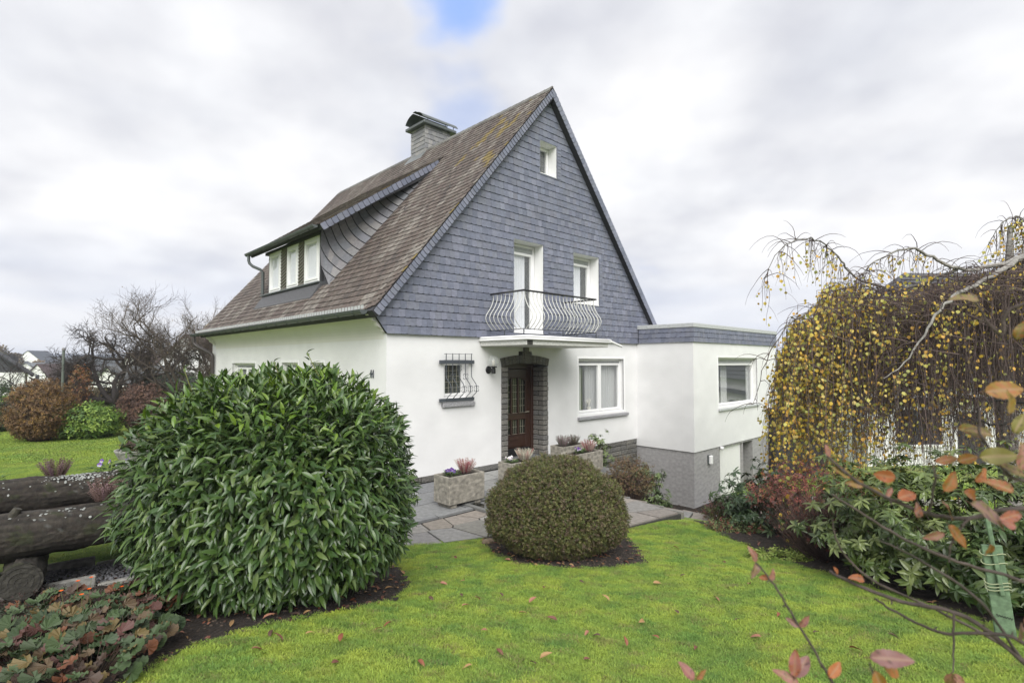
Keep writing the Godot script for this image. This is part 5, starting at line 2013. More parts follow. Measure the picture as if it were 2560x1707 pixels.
func make_logs() -> void:
	var d := Vector3(0.785, 0, -0.62)
	var a := Vector3(-4.30, 0.70, -4.62)
	var o := thing("log_rail", "front weathered log of the low log planter beside the laurel", "log", Vector3.ZERO, 0.0, "weathered logs")
	part(o, "trunk", log_mesh(a - d * 1.5, a + d * 2.2, 0.185, 4).mesh(), M.bark_log)
	var g := G.new()
	g.col = L(0.09, 0.08, 0.065)
	g.tube(PackedVector3Array([a + d * 0.0 + Vector3(0, 0.12, 0.02), a + d * 0.06 + Vector3(0, 0.24, 0.03)]), PackedFloat32Array([0.06, 0.03]), 8)
	part(o, "branch_stub", g.mesh(), M.bark_log)
	var b := Vector3(-5.35, 0.74, -5.82)
	var o2 := thing("log_rail", "rear lichen-spotted log of the low log planter beside the lawn", "log", Vector3.ZERO, 0.0, "weathered logs")
	part(o2, "trunk", log_mesh(b - d * 1.6, b + d * 2.6, 0.18, 12).mesh(), M.bark_log)
	lichen(o2, b, d, 0.18, 0.55, 0.42, 230)
	lichen(o2, b, d, 0.18, -0.35, 0.5, 60)
	lichen(o, a, d, 0.185, 0.25, 0.35, 45)
	var c := Vector3(-4.02, 0.40, -4.42)
	var back := Vector3(-0.62, 0, -0.785)
	var o3 := thing("cross_log", "round sawn log end under the front log, nearest the gravel", "log", Vector3.ZERO, 0.0)
	var lg := log_mesh(c, c + back * 2.0, 0.14, 31)
	part(o3, "trunk", lg.mesh(), M.bark_log)
	g = G.new()
	for k in 3:
		var ring := PackedVector3Array()
		for i in 25:
			var an := TAU * i / 24.0
			ring.append(c - back * 0.004 + Vector3(0, sin(an), 0) * 0.04 * (k + 1) + d * cos(an) * 0.04 * (k + 1))
		g.col = L(0.05, 0.045, 0.04)
		g.tube(ring, PackedFloat32Array([0.0022]), 4, false)
	part(o3, "growth_ring", g.mesh(), M.twig)
	# soil between the logs and its flowers
	var so := structure("log_bed")
	g = G.new()
	var m1 := (a + b) / 2.0
	g.quad(Vector3(a.x, 0.60, a.z) - d * 1.5, Vector3(a.x, 0.60, a.z) + d * 2.2, Vector3(b.x, 0.60, b.z) + d * 2.6, Vector3(b.x, 0.60, b.z) - d * 1.6)
	part(so, "earth", g.mesh(), M.soil)
	heather("mauve heather growing above the front log", a + d * 0.62 + Vector3(-0.08, 0.16, -0.16), 0.17, 130, [L(0.16, 0.10, 0.09), L(0.24, 0.16, 0.14), L(0.28, 0.18, 0.2)])
	heather("small faded heather behind the rear log", b + d * 0.25 + Vector3(-0.1, 0.12, -0.2), 0.14, 100, [L(0.16, 0.10, 0.09), L(0.24, 0.16, 0.14), L(0.2, 0.12, 0.15)])
	pansy("white and blue pansies beside the heather above the front log", a + d * 0.92 + Vector3(-0.1, 0.16, -0.14), 0.12, 5, L(0.7, 0.7, 0.75), L(0.1, 0.05, 0.3))
	pansy("blue pansies standing behind the rear log near the laurel", b + d * 0.75 + Vector3(-0.1, 0.14, -0.18), 0.2, 6, L(0.12, 0.05, 0.3), L(0.7, 0.7, 0.75))
	pansy("pale pansies behind the left part of the rear log", b + d * -0.3 + Vector3(-0.1, 0.14, -0.18), 0.15, 4, L(0.6, 0.6, 0.7), L(0.1, 0.05, 0.3))
	# gravel strip between two concrete edgings
	var e0 := Vector3(-4.62, 0, -4.28)
	var e1 := e0 + d * 3.2
	var across := Vector3(-0.62, 0, -0.785)
	for k in [[0.0, "front concrete edging strip along the gravel below the logs"], [0.95, "rear concrete edging strip behind the gravel below the logs"]]:
		var t := thing("edging", k[1], "edging", Vector3.ZERO, 0.0, "edging strips of the gravel bed")
		for i in 3:
			var s: Vector3 = e0 + across * float(k[0]) + d * (1.06 * i)
			var y := height(s.x + d.x * 0.5, s.z + d.z * 0.5)
			g = G.new()
			g.cbox(Vector3(0, -0.1, -0.03), Vector3(1.05, 0.055, 0.03), 0.01)
			part(t, "block", g.mesh(), M.pale_concrete, Transform3D(Basis(Vector3.UP, atan2(0.62, 0.785)), Vector3(s.x, y + 0.02, s.z)))
	var gs := structure("gravel")
	var pb := G.new()
	pb.lathe(pv([0.0, -0.5, 0.42, -0.3, 0.55, 0.0, 0.35, 0.38, 0.0, 0.48]), 6)
	var ts := []
	var cs := PackedColorArray()
	for i in 5200:
		var q := e0 + d * rnd(0.0, 3.1) + across * rnd(0.03, 0.92)
		q.y = height(q.x, q.z) + rnd(0.0, 0.03)
		ts.append(Transform3D(Basis.from_euler(rvec() * 3.0).scaled(Vector3(rnd(0.7, 1.3), rnd(0.5, 0.9), rnd(0.7, 1.3)) * 0.026), q))
		cs.append(L(0.16, 0.16, 0.175) * rnd(0.5, 1.5))
	many(gs, "pebbles", pb.mesh(), M.plain, ts, cs)


# ------------------------------------------------------------------ shrubs
# a point on a rounded shrub: R half-sizes, base radius tucked in below; returns [point, normal]
var EXPO := 2.5

func skin(R: Vector3, hc: float, top: float, tuck: float, lumps: FastNoiseLite, amp: float) -> Array:
	var d := rvec()
	while d.length_squared() > 1.0 or d.length_squared() < 0.05:
		d = rvec()
	d = d.normalized()
	var up := d.y > 0.0
	var e := EXPO
	var s := pow(pow(absf(d.x), e) + pow(absf(d.y), e) + pow(absf(d.z), e), -1.0 / e)
	var p := d * s
	var k := 1.0 + amp * lumps.get_noise_3d(d.x * 2.2, d.y * 2.2, d.z * 2.2)
	var ry := (top - hc) if up else hc
	var squeeze := 1.0 if up else lerpf(1.0, tuck, -p.y)
	var q := Vector3(p.x * R.x * k * squeeze, hc + p.y * ry * (k if up else 1.0), p.z * R.z * k * squeeze)
	var n := Vector3(pow(absf(p.x), e - 1.0) * signf(p.x) / R.x, pow(absf(p.y), e - 1.0) * signf(p.y) / ry, pow(absf(p.z), e - 1.0) * signf(p.z) / R.z).normalized()
	return [q, n]

func twig_fan(o: Node3D, R: Vector3, hc: float, top: float, n: int, r0: float, col: Color) -> void:
	var g := G.new()
	g.col = col
	for i in n:
		var a := rnd(0, TAU)
		var q := sqrt(rng.randf())
		var e := Vector3(cos(a) * R.x * 0.8 * q, rnd(hc * 0.3, top * 0.92), sin(a) * R.z * 0.8 * q)
		var s := Vector3(cos(a) * R.x * 0.15 * q, -0.1, sin(a) * R.z * 0.15 * q)
		var m := s.lerp(e, 0.5) + Vector3(0, -0.1 * e.y, 0) + rvec() * 0.06
		g.tube(PackedVector3Array([s, m, e]), PackedFloat32Array([r0, r0 * 0.65, r0 * 0.25]), 5, false)
	part(o, "stem", g.mesh(), M.twig)

func make_bushes() -> void:
	var nz := FastNoiseLite.new()
	nz.seed = 2
	nz.frequency = 1.0
	var green := [L(0.042, 0.082, 0.020), L(0.054, 0.100, 0.023), L(0.034, 0.068, 0.018), L(0.072, 0.124, 0.026), L(0.046, 0.086, 0.028), L(0.095, 0.140, 0.040)]
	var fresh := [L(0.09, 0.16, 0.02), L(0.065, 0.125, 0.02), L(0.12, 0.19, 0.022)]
	# ---- cherry laurel
	var c := Vector3(-2.11, 0.0, -4.90)
	c.y = height(-2.1, -4.1) - 0.12
	var lo := thing("laurel_bush", "big round glossy green laurel bush in front of the house", "bush", c, 0.0)
	var lf := leaf_shape(0.098, 0.028, 3, 0.35, 0.28)
	var R := Vector3(1.17, 1.0, 1.06)
	var hc := 0.80
	var top := 1.93
	var ts := []
	var ft := []
	var eye := Vector3(0, EYE, 0) - c
	for i in 32000:
		var s := skin(R, hc, top, 0.93, nz, 0.14)
		var n: Vector3 = s[1]
		var deep := pow(rng.randf(), 1.5) * 0.42
		var p: Vector3 = s[0] - n * deep
		if p.y < 0.06: continue
		if i > 17000 and n.dot(eye.normalized()) < -0.5: continue
		var side := 1.0 - absf(n.y)
		# shoots lean outwards; on the sides the blades hang, on the crown they stand up
		var dir := (n * rnd(0.45, 1.0) + Vector3.DOWN * rnd(0.0, 0.8) * side + Vector3.UP * 0.25 * maxf(n.y, 0.0) + rvec() * 0.7).normalized()
		var face := (n + Vector3.UP * 0.7 + rvec() * 0.35).normalized()
		var t := toward(p, dir, face, rnd(0.6, 1.3))
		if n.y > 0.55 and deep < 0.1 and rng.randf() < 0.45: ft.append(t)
		else: ts.append(t)
	for i in 5500:   # the shaded inner leaves
		var s := skin(R, hc, top, 0.86, nz, 0.10)
		var n: Vector3 = s[1]
		var p: Vector3 = s[0] - n * rnd(0.34, 0.62)
		if p.y > 0.02: ts.append(toward(p, n + rvec() * 0.8, n + rvec() * 0.6, rnd(1.1, 1.6)))
	scatter(lo, "leaf", "foliage", lf, green, M.leaf, ts, eye, 300)
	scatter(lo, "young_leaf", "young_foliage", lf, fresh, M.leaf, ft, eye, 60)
	for q in [Vector3(-0.72, 1.66, 0.2), Vector3(0.34, 1.80, 0.05), Vector3(-0.1, 1.72, -0.2)]:
		var g := G.new()
		g.col = L(0.16, 0.17, 0.05)
		var tip: Vector3 = q + Vector3(rnd(-0.12, 0.05), 0.34, 0.0)
		g.tube(PackedVector3Array([q - Vector3(0, 0.15, 0), q + Vector3(0.01, 0.12, 0), tip]), PackedFloat32Array([0.006, 0.005, 0.003]), 5)
		var sh := part(lo, "shoot", g.mesh(), M.twig)
		for k in 9:
			var an := k * 2.4
			var b: Vector3 = q.lerp(tip, 0.15 + 0.105 * k)
			var gl := G.new()
			gl.put(lf, Transform3D(), fresh[k % 3])
			part(sh, "leaf", gl.mesh(), M.leaf, toward(b, Vector3(cos(an), 0.75, sin(an)), Vector3.UP, 0.95))
	twig_fan(lo, R, hc, top, 60, 0.014, L(0.06, 0.05, 0.035))

	# ---- clipped round bush of tiny leaves
	var cb := gpx(1290, 1278)
	cb = Vector3(0.53, height(0.53, -6.35) - 0.03, -6.4)
	var bo := thing("clipped_bush", "dome-shaped clipped bush of tiny olive leaves on the lawn edge", "bush", cb, 0.0)
	var sp := G.new()
	for k in 7:
		var a := k * 2.4
		var l := leaf_shape(0.019, 0.011, 1, 0.3, 0.15)
		sp.put(l, toward(Vector3(0, 0.006 * k, 0), Vector3(cos(a), 0.8, sin(a)), Vector3.UP))
	EXPO = 2.0
	var olive := [L(0.085, 0.102, 0.026), L(0.115, 0.128, 0.032), L(0.145, 0.140, 0.045), L(0.065, 0.078, 0.026), L(0.13, 0.095, 0.055), L(0.095, 0.105, 0.03), L(0.12, 0.085, 0.06), L(0.15, 0.13, 0.06)]
	ts = []
	eye = Vector3(0, EYE, 0) - cb
	var RB := Vector3(0.83, 1.0, 0.78)
	for i in 34000:
		var s := skin(RB, 0.42, 1.12, 0.92, nz, 0.13)
		var n: Vector3 = s[1]
		if n.dot(eye.normalized()) < -0.4: continue
		var p: Vector3 = s[0] - n * (pow(rng.randf(), 1.5) * 0.14)
		# some thin patches where bare twigs show
		if nz.get_noise_3d(p.x * 7.0, p.y * 7.0, p.z * 7.0) > 0.42 and rng.randf() < 0.75: continue
		ts.append(toward(p, n * 0.6 + rvec() + Vector3.UP * 0.2, rvec(), rnd(0.55, 1.1)))
	for i in 9000:   # the inside of the dome
		var s := skin(RB, 0.42, 1.12, 0.88, nz, 0.07)
		var p: Vector3 = (s[0] as Vector3) - (s[1] as Vector3) * rnd(0.10, 0.5)
		ts.append(toward(p, rvec(), rvec(), rnd(1.3, 2.0)))
	scatter(bo, "sprig", "foliage", sp, olive, M.leaf_matt, ts, eye, 120)
	var tg := G.new()
	tg.col = L(0.055, 0.04, 0.034)
	for i in 600:
		var s := skin(RB, 0.42, 1.06, 0.9, nz, 0.07)
		var p: Vector3 = s[0]
		tg.tube(PackedVector3Array([p * Vector3(0.72, 0.9, 0.72), p * 0.9 + rvec() * 0.04, p * rnd(0.90, 0.97)]), PackedFloat32Array([0.005, 0.003, 0.0012]), 3, false)
	var bt := part(bo, "twigs", tg.mesh(), M.twig)
	bt.set_meta("kind", "stuff")
	twig_fan(bo, RB, 0.42, 1.12, 40, 0.012, L(0.05, 0.04, 0.032))
	EXPO = 2.5

	# ---- rhododendrons, azaleas and other shrubs along the right border
	var dusk := [L(0.050, 0.085, 0.040), L(0.065, 0.105, 0.050), L(0.040, 0.070, 0.032), L(0.085, 0.125, 0.055), L(0.055, 0.095, 0.03)]
	rhodo("dark green rhododendron between the path and the red azalea", Vector3(3.80, 0, -8.2), Vector3(0.60, 1, 0.6), 0.95, 380, dusk, 60)
	rhodo("large spreading rhododendron filling the right border", Vector3(4.70, 0, -5.3), Vector3(1.5, 1, 1.15), 1.2, 1500, [L(0.070, 0.105, 0.028), L(0.105, 0.145, 0.040), L(0.052, 0.080, 0.024), L(0.145, 0.18, 0.060)], 150)
	rhodo("low rhododendron in the corner beyond the green stake", Vector3(4.35, 0, -4.1), Vector3(0.9, 1, 0.65), 0.85, 620, [L(0.06, 0.10, 0.028), L(0.045, 0.08, 0.024), L(0.09, 0.13, 0.04)], 80)
	rhodo("light green rhododendron in front of the grey garage wall", H(5.5, 0, -1.9), Vector3(0.62, 1, 0.5), 1.25, 330, [L(0.10, 0.15, 0.05), L(0.14, 0.19, 0.06), L(0.075, 0.12, 0.04)], 60)
	rhodo("small pale rhododendron beside the stone plinth", H(5.0, 0, -1.0), Vector3(0.35, 1, 0.3), 1.15, 110, [L(0.13, 0.17, 0.06), L(0.10, 0.14, 0.05)], 40)
	shrub("russet-leaved azalea between the two rhododendrons", "shrub", Vector3(4.05, 0, -7.1), Vector3(0.85, 1, 0.7), 1.05, 4200, 0.032, [L(0.22, 0.06, 0.05), L(0.16, 0.05, 0.045), L(0.26, 0.10, 0.06), L(0.12, 0.05, 0.04)], 0.55, L(0.06, 0.038, 0.034))
	shrub("bare brown twiggy shrub at the edge of the lawn below the azalea", "shrub", Vector3(3.70, 0, -6.2), Vector3(0.7, 1, 0.55), 0.95, 900, 0.022, [L(0.15, 0.05, 0.04), L(0.10, 0.06, 0.045)], 0.3, L(0.10, 0.068, 0.058))
	shrub("tangle of bare brown stems between azalea and big rhododendron", "shrub", Vector3(4.25, 0, -6.55), Vector3(0.9, 1, 0.5), 1.0, 700, 0.022, [L(0.13, 0.06, 0.045), L(0.20, 0.13, 0.04)], 0.3, L(0.10, 0.07, 0.06))
	shrub("brownish small-leaved shrub next to the terrace steps", "shrub", H(4.35, 0, -2.3), Vector3(0.5, 1, 0.42), 0.95, 3000, 0.026, [L(0.14, 0.10, 0.045), L(0.10, 0.085, 0.035), L(0.19, 0.12, 0.06), L(0.11, 0.06, 0.04)], 0.4, L(0.08, 0.055, 0.04))
	shrub("yellowish straggly shrub against the rhododendron by the path", "shrub", Vector3(3.45, 0, -8.7), Vector3(0.35, 1, 0.3), 0.4, 700, 0.03, [L(0.14, 0.06, 0.05), L(0.1, 0.12, 0.04)], 0.2, L(0.08, 0.055, 0.04))
	# bright green ground cover at the foot of the twiggy shrub
	var gc := shrub("low bright green perennial at the lawn edge", "perennial", gpx(1790, 1285), Vector3(0.34, 1, 0.16), 0.10, 420, 0.032, [L(0.20, 0.27, 0.05), L(0.15, 0.22, 0.04), L(0.25, 0.30, 0.07)], 0.0, L(0.1, 0.1, 0.04))
	# rusty ground cover along the border's edge
	shrub("reddish-green creeping perennials along the edge of the right border", "perennial", gpx(1690, 1222), Vector3(0.42, 1, 0.2), 0.16, 520, 0.035, [L(0.08, 0.12, 0.04), L(0.2, 0.07, 0.05), L(0.12, 0.14, 0.05)], 0.0, L(0.1, 0.08, 0.04))

func rhodo(label: String, at_: Vector3, R: Vector3, h: float, n: int, pal: Array, single: int) -> void:
	var b := gp(at_.x, at_.z, -0.02)
	var o := thing("rhododendron", label, "bush", b, 0.0, "rhododendrons")
	var nz := FastNoiseLite.new()
	nz.seed = int(absf(at_.x) * 100.0)
	nz.frequency = 1.2
	var lf := leaf_shape(0.088, 0.030, 2, 0.3, 0.3)
	var wh := G.new()
	for k in 9:
		var a := TAU * k / 9.0 * 1.9
		wh.put(lf, toward(Vector3(0, -0.004 * k, 0), Vector3(cos(a), rnd(-0.35, 0.35), sin(a)), Vector3.UP, rnd(0.8, 1.15)), Color(1, 1, 1) * rnd(0.8, 1.2))
	var ts := []
	var eye := Vector3(0, EYE, 0) - b
	for i in n:
		var s := skin(R, h * 0.35, h, 0.85, nz, 0.6)
		var nn: Vector3 = s[1]
		var p: Vector3 = s[0] - nn * pow(rng.randf(), 1.5) * 0.28
		if p.y < 0.03: continue
		ts.append(toward(p, nn * 0.8 + Vector3.UP * 0.7 + rvec() * 0.5, rvec(), rnd(0.8, 1.25)))
	scatter(o, "leaf_whorl", "foliage", wh, pal, M.leaf, ts, eye, single)
	twig_fan(o, R, h * 0.35, h, 36, 0.014, L(0.06, 0.045, 0.035))

func shrub(label: String, cat: String, at_: Vector3, R: Vector3, h: float, n: int, leaf: float, pal: Array, lowest: float, bark: Color, called := "shrub", amp := 0.3) -> Node3D:
	# leaves stand only above `lowest` of the height; bare stems show below
	var b := gp(at_.x, at_.z, -0.02)
	var o := thing(called, label, cat, b, 0.0, "")
	var nz := FastNoiseLite.new()
	nz.seed = int(absf(at_.x * 31.0 + at_.z * 17.0))
	nz.frequency = 1.3
	var lf := leaf_shape(leaf, leaf * 0.55, 1, 0.25, 0.15)
	var sp := G.new()
	for k in 4:
		var a := k * 2.4 + 0.5
		sp.put(lf, toward(Vector3(0, leaf * 0.35 * k, 0), Vector3(cos(a), 0.5, sin(a)), Vector3.UP, rnd(0.8, 1.2)))
	var ts := []
	var eye := Vector3(0, EYE, 0) - b
	for i in n:
		var s := skin(R, h * 0.4, h, 0.75, nz, amp)
		var nn: Vector3 = s[1]
		var p: Vector3 = s[0] - nn * pow(rng.randf(), 1.3) * minf(R.x, h) * 0.45
		if p.y < 0.02 or p.y < h * lowest * rnd(0.7, 1.15): continue
		ts.append(toward(p, nn + rvec() * 0.8, rvec(), rnd(0.7, 1.3)))
	scatter(o, "leaf_sprig", "foliage", sp, pal, M.leaf_matt, ts, eye, mini(60, n / 8))
	var g := G.new()
	var m := int(clampf(n * 0.12, 60, 420)) + (420 if lowest > 0.28 and lowest < 0.35 else 0)
	for i in m:
		var a := rnd(0, TAU)
		var q := sqrt(rng.randf())
		var e := Vector3(cos(a) * R.x * q, h * rnd(0.45, 1.0) * (1.0 - 0.35 * q), sin(a) * R.z * q)
		var st := e * Vector3(0.22, 0, 0.22)
		g.col = bark * rnd(0.7, 1.3)
		g.tube(PackedVector3Array([st, st.lerp(e, 0.5) + Vector3(0, -0.05 * h, 0) + rvec() * 0.04, e]), PackedFloat32Array([0.006, 0.004, 0.0015]) if h > 0.3 else PackedFloat32Array([0.002, 0.0015, 0.001]), 4, false)
	part(o, "stem", g.mesh(), M.twig)
	return o

# ------------------------------------------------------------------ weeping birch
func make_birch() -> void:
	var o := thing("weeping_birch", "weeping birch with yellow leaves and brown hanging twigs at right", "tree", Vector3.ZERO, 0.0)
	var bark := L(0.42, 0.40, 0.37)
	var dark := L(0.075, 0.054, 0.048)
	var g := G.new()
	g.col = bark
	var tb := Vector3(7.75, height(7.75, -8.4) - 0.1, -8.4)
	g.tube(PackedVector3Array([tb, tb + Vector3(0.05, 1.6, 0), tb + Vector3(-0.1, 3.2, 0.1), tb + Vector3(0.05, 4.6, 0.1), tb + Vector3(0.2, 5.6, 0)]), PackedFloat32Array([0.17, 0.14, 0.12, 0.08, 0.03]), 12)
	part(o, "trunk", g.mesh(), M.bark_log)
	# limbs, in points of the view at their distance
	var limbs := [
		[[2420, 560, 8.0], [2352, 588, 7.8], [2280, 612, 7.6], [2200, 618, 7.5], [2130, 585, 7.5], [2080, 572, 7.4], [2010, 600, 7.4], [1975, 640, 7.4]],
		[[2352, 588, 7.8], [2290, 625, 7.4], [2240, 655, 7.1], [2180, 690, 6.9], [2140, 740, 6.8], [2090, 820, 6.8], [2030, 870, 6.8]],
		[[2200, 618, 7.5], [2090, 660, 7.8], [2060, 668, 7.9], [2010, 655, 7.9], [1960, 630, 7.8], [1925, 590, 7.7], [1885, 555, 7.6], [1840, 550, 7.5], [1790, 575, 7.5], [1755, 640, 7.5]],
		[[2060, 668, 7.9], [1990, 690, 8.0], [1920, 700, 8.0], [1850, 720, 7.9], [1800, 760, 7.8], [1760, 830, 7.8], [1730, 930, 7.8]],
		[[2352, 588, 7.8], [2362, 540, 8.2], [2352, 505, 8.3], [2325, 500, 8.4], [2295, 520, 8.4], [2270, 560, 8.4]],
		[[2440, 980, 7.4], [2352, 968, 7.2], [2290, 975, 7.0], [2240, 965, 6.9], [2180, 955, 6.9], [2120, 968, 6.9]],
		[[2440, 930, 7.4], [2340, 925, 7.2], [2290, 920, 7.1], [2250, 940, 7.1], [2235, 990, 7.0]],
		[[2190, 690, 7.2], [2175, 760, 7.2], [2160, 840, 7.2], [2170, 900, 7.2]],
	]
	var ends: Array[Vector3] = []
	for k in limbs.size():
		var p := PackedVector3Array()
		var r := PackedFloat32Array()
		var n: int = limbs[k].size()
		for i in n:
			var q: Array = limbs[k][i]
			p.append(at(q[0], q[1], q[2]))
			r.append(lerpf(0.040 if k < 2 else 0.022, 0.004, float(i) / (n - 1)))
		var fine := PackedVector3Array()
		var fr := PackedFloat32Array()
		var cv := Curve3D.new()
		for i in n:
			var tan_ := (p[mini(i + 1, n - 1)] - p[maxi(i - 1, 0)]) * 0.22
			cv.add_point(p[i], -tan_, tan_)
		for i in (n - 1) * 5 + 1:
			fine.append(cv.sample((i / 5), (i % 5) / 5.0) + rvec() * 0.018)
			fr.append(lerpf(r[mini(i / 5, n - 1)], r[mini(i / 5 + 1, n - 1)], (i % 5) / 5.0))
		g = G.new()
		g.col = L(0.03, 0.024, 0.022) if k == 5 or k == 6 else bark * (1.0 if k < 2 else 0.75)
		g.tube(fine, fr, 8)
		part(o, "limb", g.mesh(), M.bark_log)
		if k != 5 and k != 6:
			for q in fine: ends.append(q)
	var sg := G.new()
	for i in 230:   # crooked side shoots along the limbs
		var s: Vector3 = ends[rng.randi() % ends.size()]
		var d := Vector3(rnd(-0.9, 0.7), rnd(-0.2, 0.7), rnd(-0.8, 0.8)).normalized()
		var p := PackedVector3Array([s])
		var l := rnd(0.04, 0.11)
		for k in 6:
			d = (d + Vector3(0, -0.28, 0) + rvec() * 0.2).normalized()
			p.append(p[k] + d * l)
		sg.col = dark * rnd(0.8, 1.6)
		sg.tube(p, PackedFloat32Array([0.006, 0.005, 0.004, 0.0035, 0.003, 0.002, 0.0015]), 4, false)
	part(o, "side_shoots", sg.mesh(), M.twig).set_meta("kind", "stuff")
	# hanging twigs: a dense curtain under the crown, and sparse leafy strings from the outer limbs
	var tw := G.new()
	var lt := []
	var crown := [[0.490, 2.25], [0.515, 2.62], [0.560, 3.05], [0.605, 3.38], [0.645, 3.36], [0.707, 3.18], [0.764, 3.42], [0.838, 3.5], [0.962, 3.8], [1.05, 3.9]]
	var gaps := FastNoiseLite.new()
	gaps.seed = 77
	gaps.frequency = 1.0
	for i in 4700:
		var s: Vector3
		var loose := i < 420
		if loose:
			s = ends[rng.randi() % ends.size()]
			if s.x / -s.z < 0.45 or (s.x / -s.z < 0.52 and rng.randf() < 0.5): continue
		else:
			var lean := 0.495 + 0.54 * rng.randf()
			var d := rnd(6.9, 9.8)
			var top := 3.9
			for k in crown.size() - 1:
				if lean >= crown[k][0] and lean < crown[k + 1][0]:
					top = lerpf(crown[k][1], crown[k + 1][1], (lean - crown[k][0]) / (crown[k + 1][0] - crown[k][0]))
			var cl := gaps.get_noise_2d(lean * 24.0, d * 1.3)
			if cl < -0.05 and rng.randf() < 0.82: continue
			if lean < 0.555 and rng.randf() < 0.55: continue
			top += 0.45 * gaps.get_noise_2d(lean * 17.0 + 50.0, d * 2.0) - 0.08
			s = Vector3(lean * d, 2.2 + (top - 2.2) * d / 8.0 - absf(rng.randfn(0.0, 0.45)), -d)
		var foot := rnd(-0.3, 0.9) if rng.randf() < 0.5 else rnd(0.7, 2.7)
		var l := clampf(s.y - foot, 0.35, 3.6) * rnd(0.7, 1.0)
		if loose: l = rnd(0.25, 0.9)
		var n := int(l / 0.16) + 2
		var p := PackedVector3Array()
		var r := PackedFloat32Array()
		# each string springs from a short arching twig
		var inner := Vector3(rnd(0.05, 0.5), 0, rnd(-0.3, 0.3))
		if not loose:
			p.append(s + inner + Vector3(0, rnd(-0.12, 0.02), 0))
			p.append(s + inner * 0.5 + Vector3(0, rnd(0.0, 0.06), 0))
			r.append(0.006)
			r.append(0.005)
		var q := s
		var sway := Vector3(rnd(-0.16, 0.06), 0, rnd(-0.1, 0.1))
		for k in n:
			p.append(q)
			r.append(lerpf(0.0045, 0.0016, float(k) / n))
			q += Vector3(sway.x * 0.3 * (1.0 - float(k) / n), -l / n, sway.z * 0.3) + rvec() * 0.022
		tw.col = dark * rnd(0.7, 1.9)
		tw.tube(p, r, 3, false)
		for k in range(1, p.size() - 1, 2):   # fine side twigs
			if rng.randf() < 0.6:
				var d := Vector3(rnd(-1, 1), -0.9, rnd(-1, 1)).normalized() * rnd(0.1, 0.3)
				tw.tube(PackedVector3Array([p[k], p[k] + d * 0.5, p[k] + d + Vector3(0, -0.06, 0)]), PackedFloat32Array([0.0022, 0.0018, 0.001]), 3, false)
		# leaves: thick towards the outer left, sparse within
		var ln := s.x / -s.z
		var dens := lerpf(0.78, 0.24, smooth(0.56, 0.68, ln)) * lerpf(1.0, 0.30, smooth(0.68, 0.80, ln))
		if loose: dens = 0.5
		for k in range(1, p.size()):
			for rep in 3:
				if rng.randf() < dens * 0.6:
					var w := p[k] + rvec() * 0.07
					lt.append(toward(w, Vector3(rnd(-0.6, 0.6), -1.0, rnd(-0.6, 0.6)), Vector3(rnd(-1, 1), 0.3, 1.0), rnd(0.6, 1.15)))
	var to := part(o, "hanging_twigs", tw.mesh(), M.twig)
	to.set_meta("kind", "stuff")
	var leaf := leaf_shape(0.05, 0.044, 2, 0.12, 0.15)
	scatter(o, "leaf", "foliage", leaf, [L(0.56, 0.38, 0.05), L(0.50, 0.38, 0.06), L(0.42, 0.39, 0.09), L(0.54, 0.31, 0.06), L(0.32, 0.33, 0.09), L(0.52, 0.40, 0.12)], M.leaf_thin, lt, Vector3(0, EYE, 0), 300)

# ------------------------------------------------------------------ the garden on the left
func branch(g: G, tips: Array, p: Vector3, d: Vector3, l: float, r: float, lvl: int, up: float) -> void:
	var n := 4
	var pts := PackedVector3Array([p])
	var rs := PackedFloat32Array([r])
	var q := p
	for i in n:
		d = (d + rvec() * 0.28 + Vector3.UP * up * 0.12).normalized()
		q += d * l / n
		pts.append(q)
		rs.append(lerpf(r, r * 0.55, (i + 1.0) / n))
		if lvl > 0 and i > 0:
			var kids := 2 if lvl > 2 else 3
			for k in kids:
				if rng.randf() < 0.75:
					var side := (d.cross(rvec()).normalized() * rnd(0.6, 1.3) + d * 0.6).normalized()
					branch(g, tips, q, side, l * rnd(0.45, 0.7), r * 0.5, lvl - 1, up)
	g.tube(pts, rs, 6 if lvl > 1 else 3, false)
	if lvl == 0: tips.append(q)

func bare_tree(label: String, base: Vector3, h: float, lean: Vector3, up: float, lvl: int, col: Color, leaves: int, thick := 1.0) -> void:
	var o := thing("bare_tree", label, "tree", base, 0.0, "bare trees")
	var g := G.new()
	g.col = col
	var tips := []
	var fork := Vector3(0, h * 0.22, 0) + lean * 0.4
	g.tube(PackedVector3Array([Vector3(0, -0.3, 0), fork * 0.5 + lean * 0.05, fork]), PackedFloat32Array([h * 0.036, h * 0.03, h * 0.026]), 9)
	part(o, "trunk", g.mesh(), M.bark_log)
	g = G.new()
	g.col = col
	for k in 8:
		var a := TAU * k / 8.0 + rnd(-0.4, 0.4)
		branch(g, tips, fork, (Vector3(cos(a), rnd(0.25, 0.9), sin(a)) + lean * 0.6).normalized(), h * rnd(0.42, 0.6), h * 0.015 * thick, lvl, up)
	part(o, "crown", g.mesh(), M.twig)
	if leaves > 0:
		var lf := leaf_shape(0.05, 0.04, 1, 0.2, 0.2)
		var ts := []
		for i in leaves:
			ts.append(toward((tips[rng.randi() % tips.size()] as Vector3) + rvec() * 0.05, rvec(), rvec(), 1.0))
		scatter(o, "leaf", "last_leaves", lf, [L(0.2, 0.14, 0.05), L(0.15, 0.09, 0.04)], M.leaf_matt, ts, Vector3.ZERO, 0)

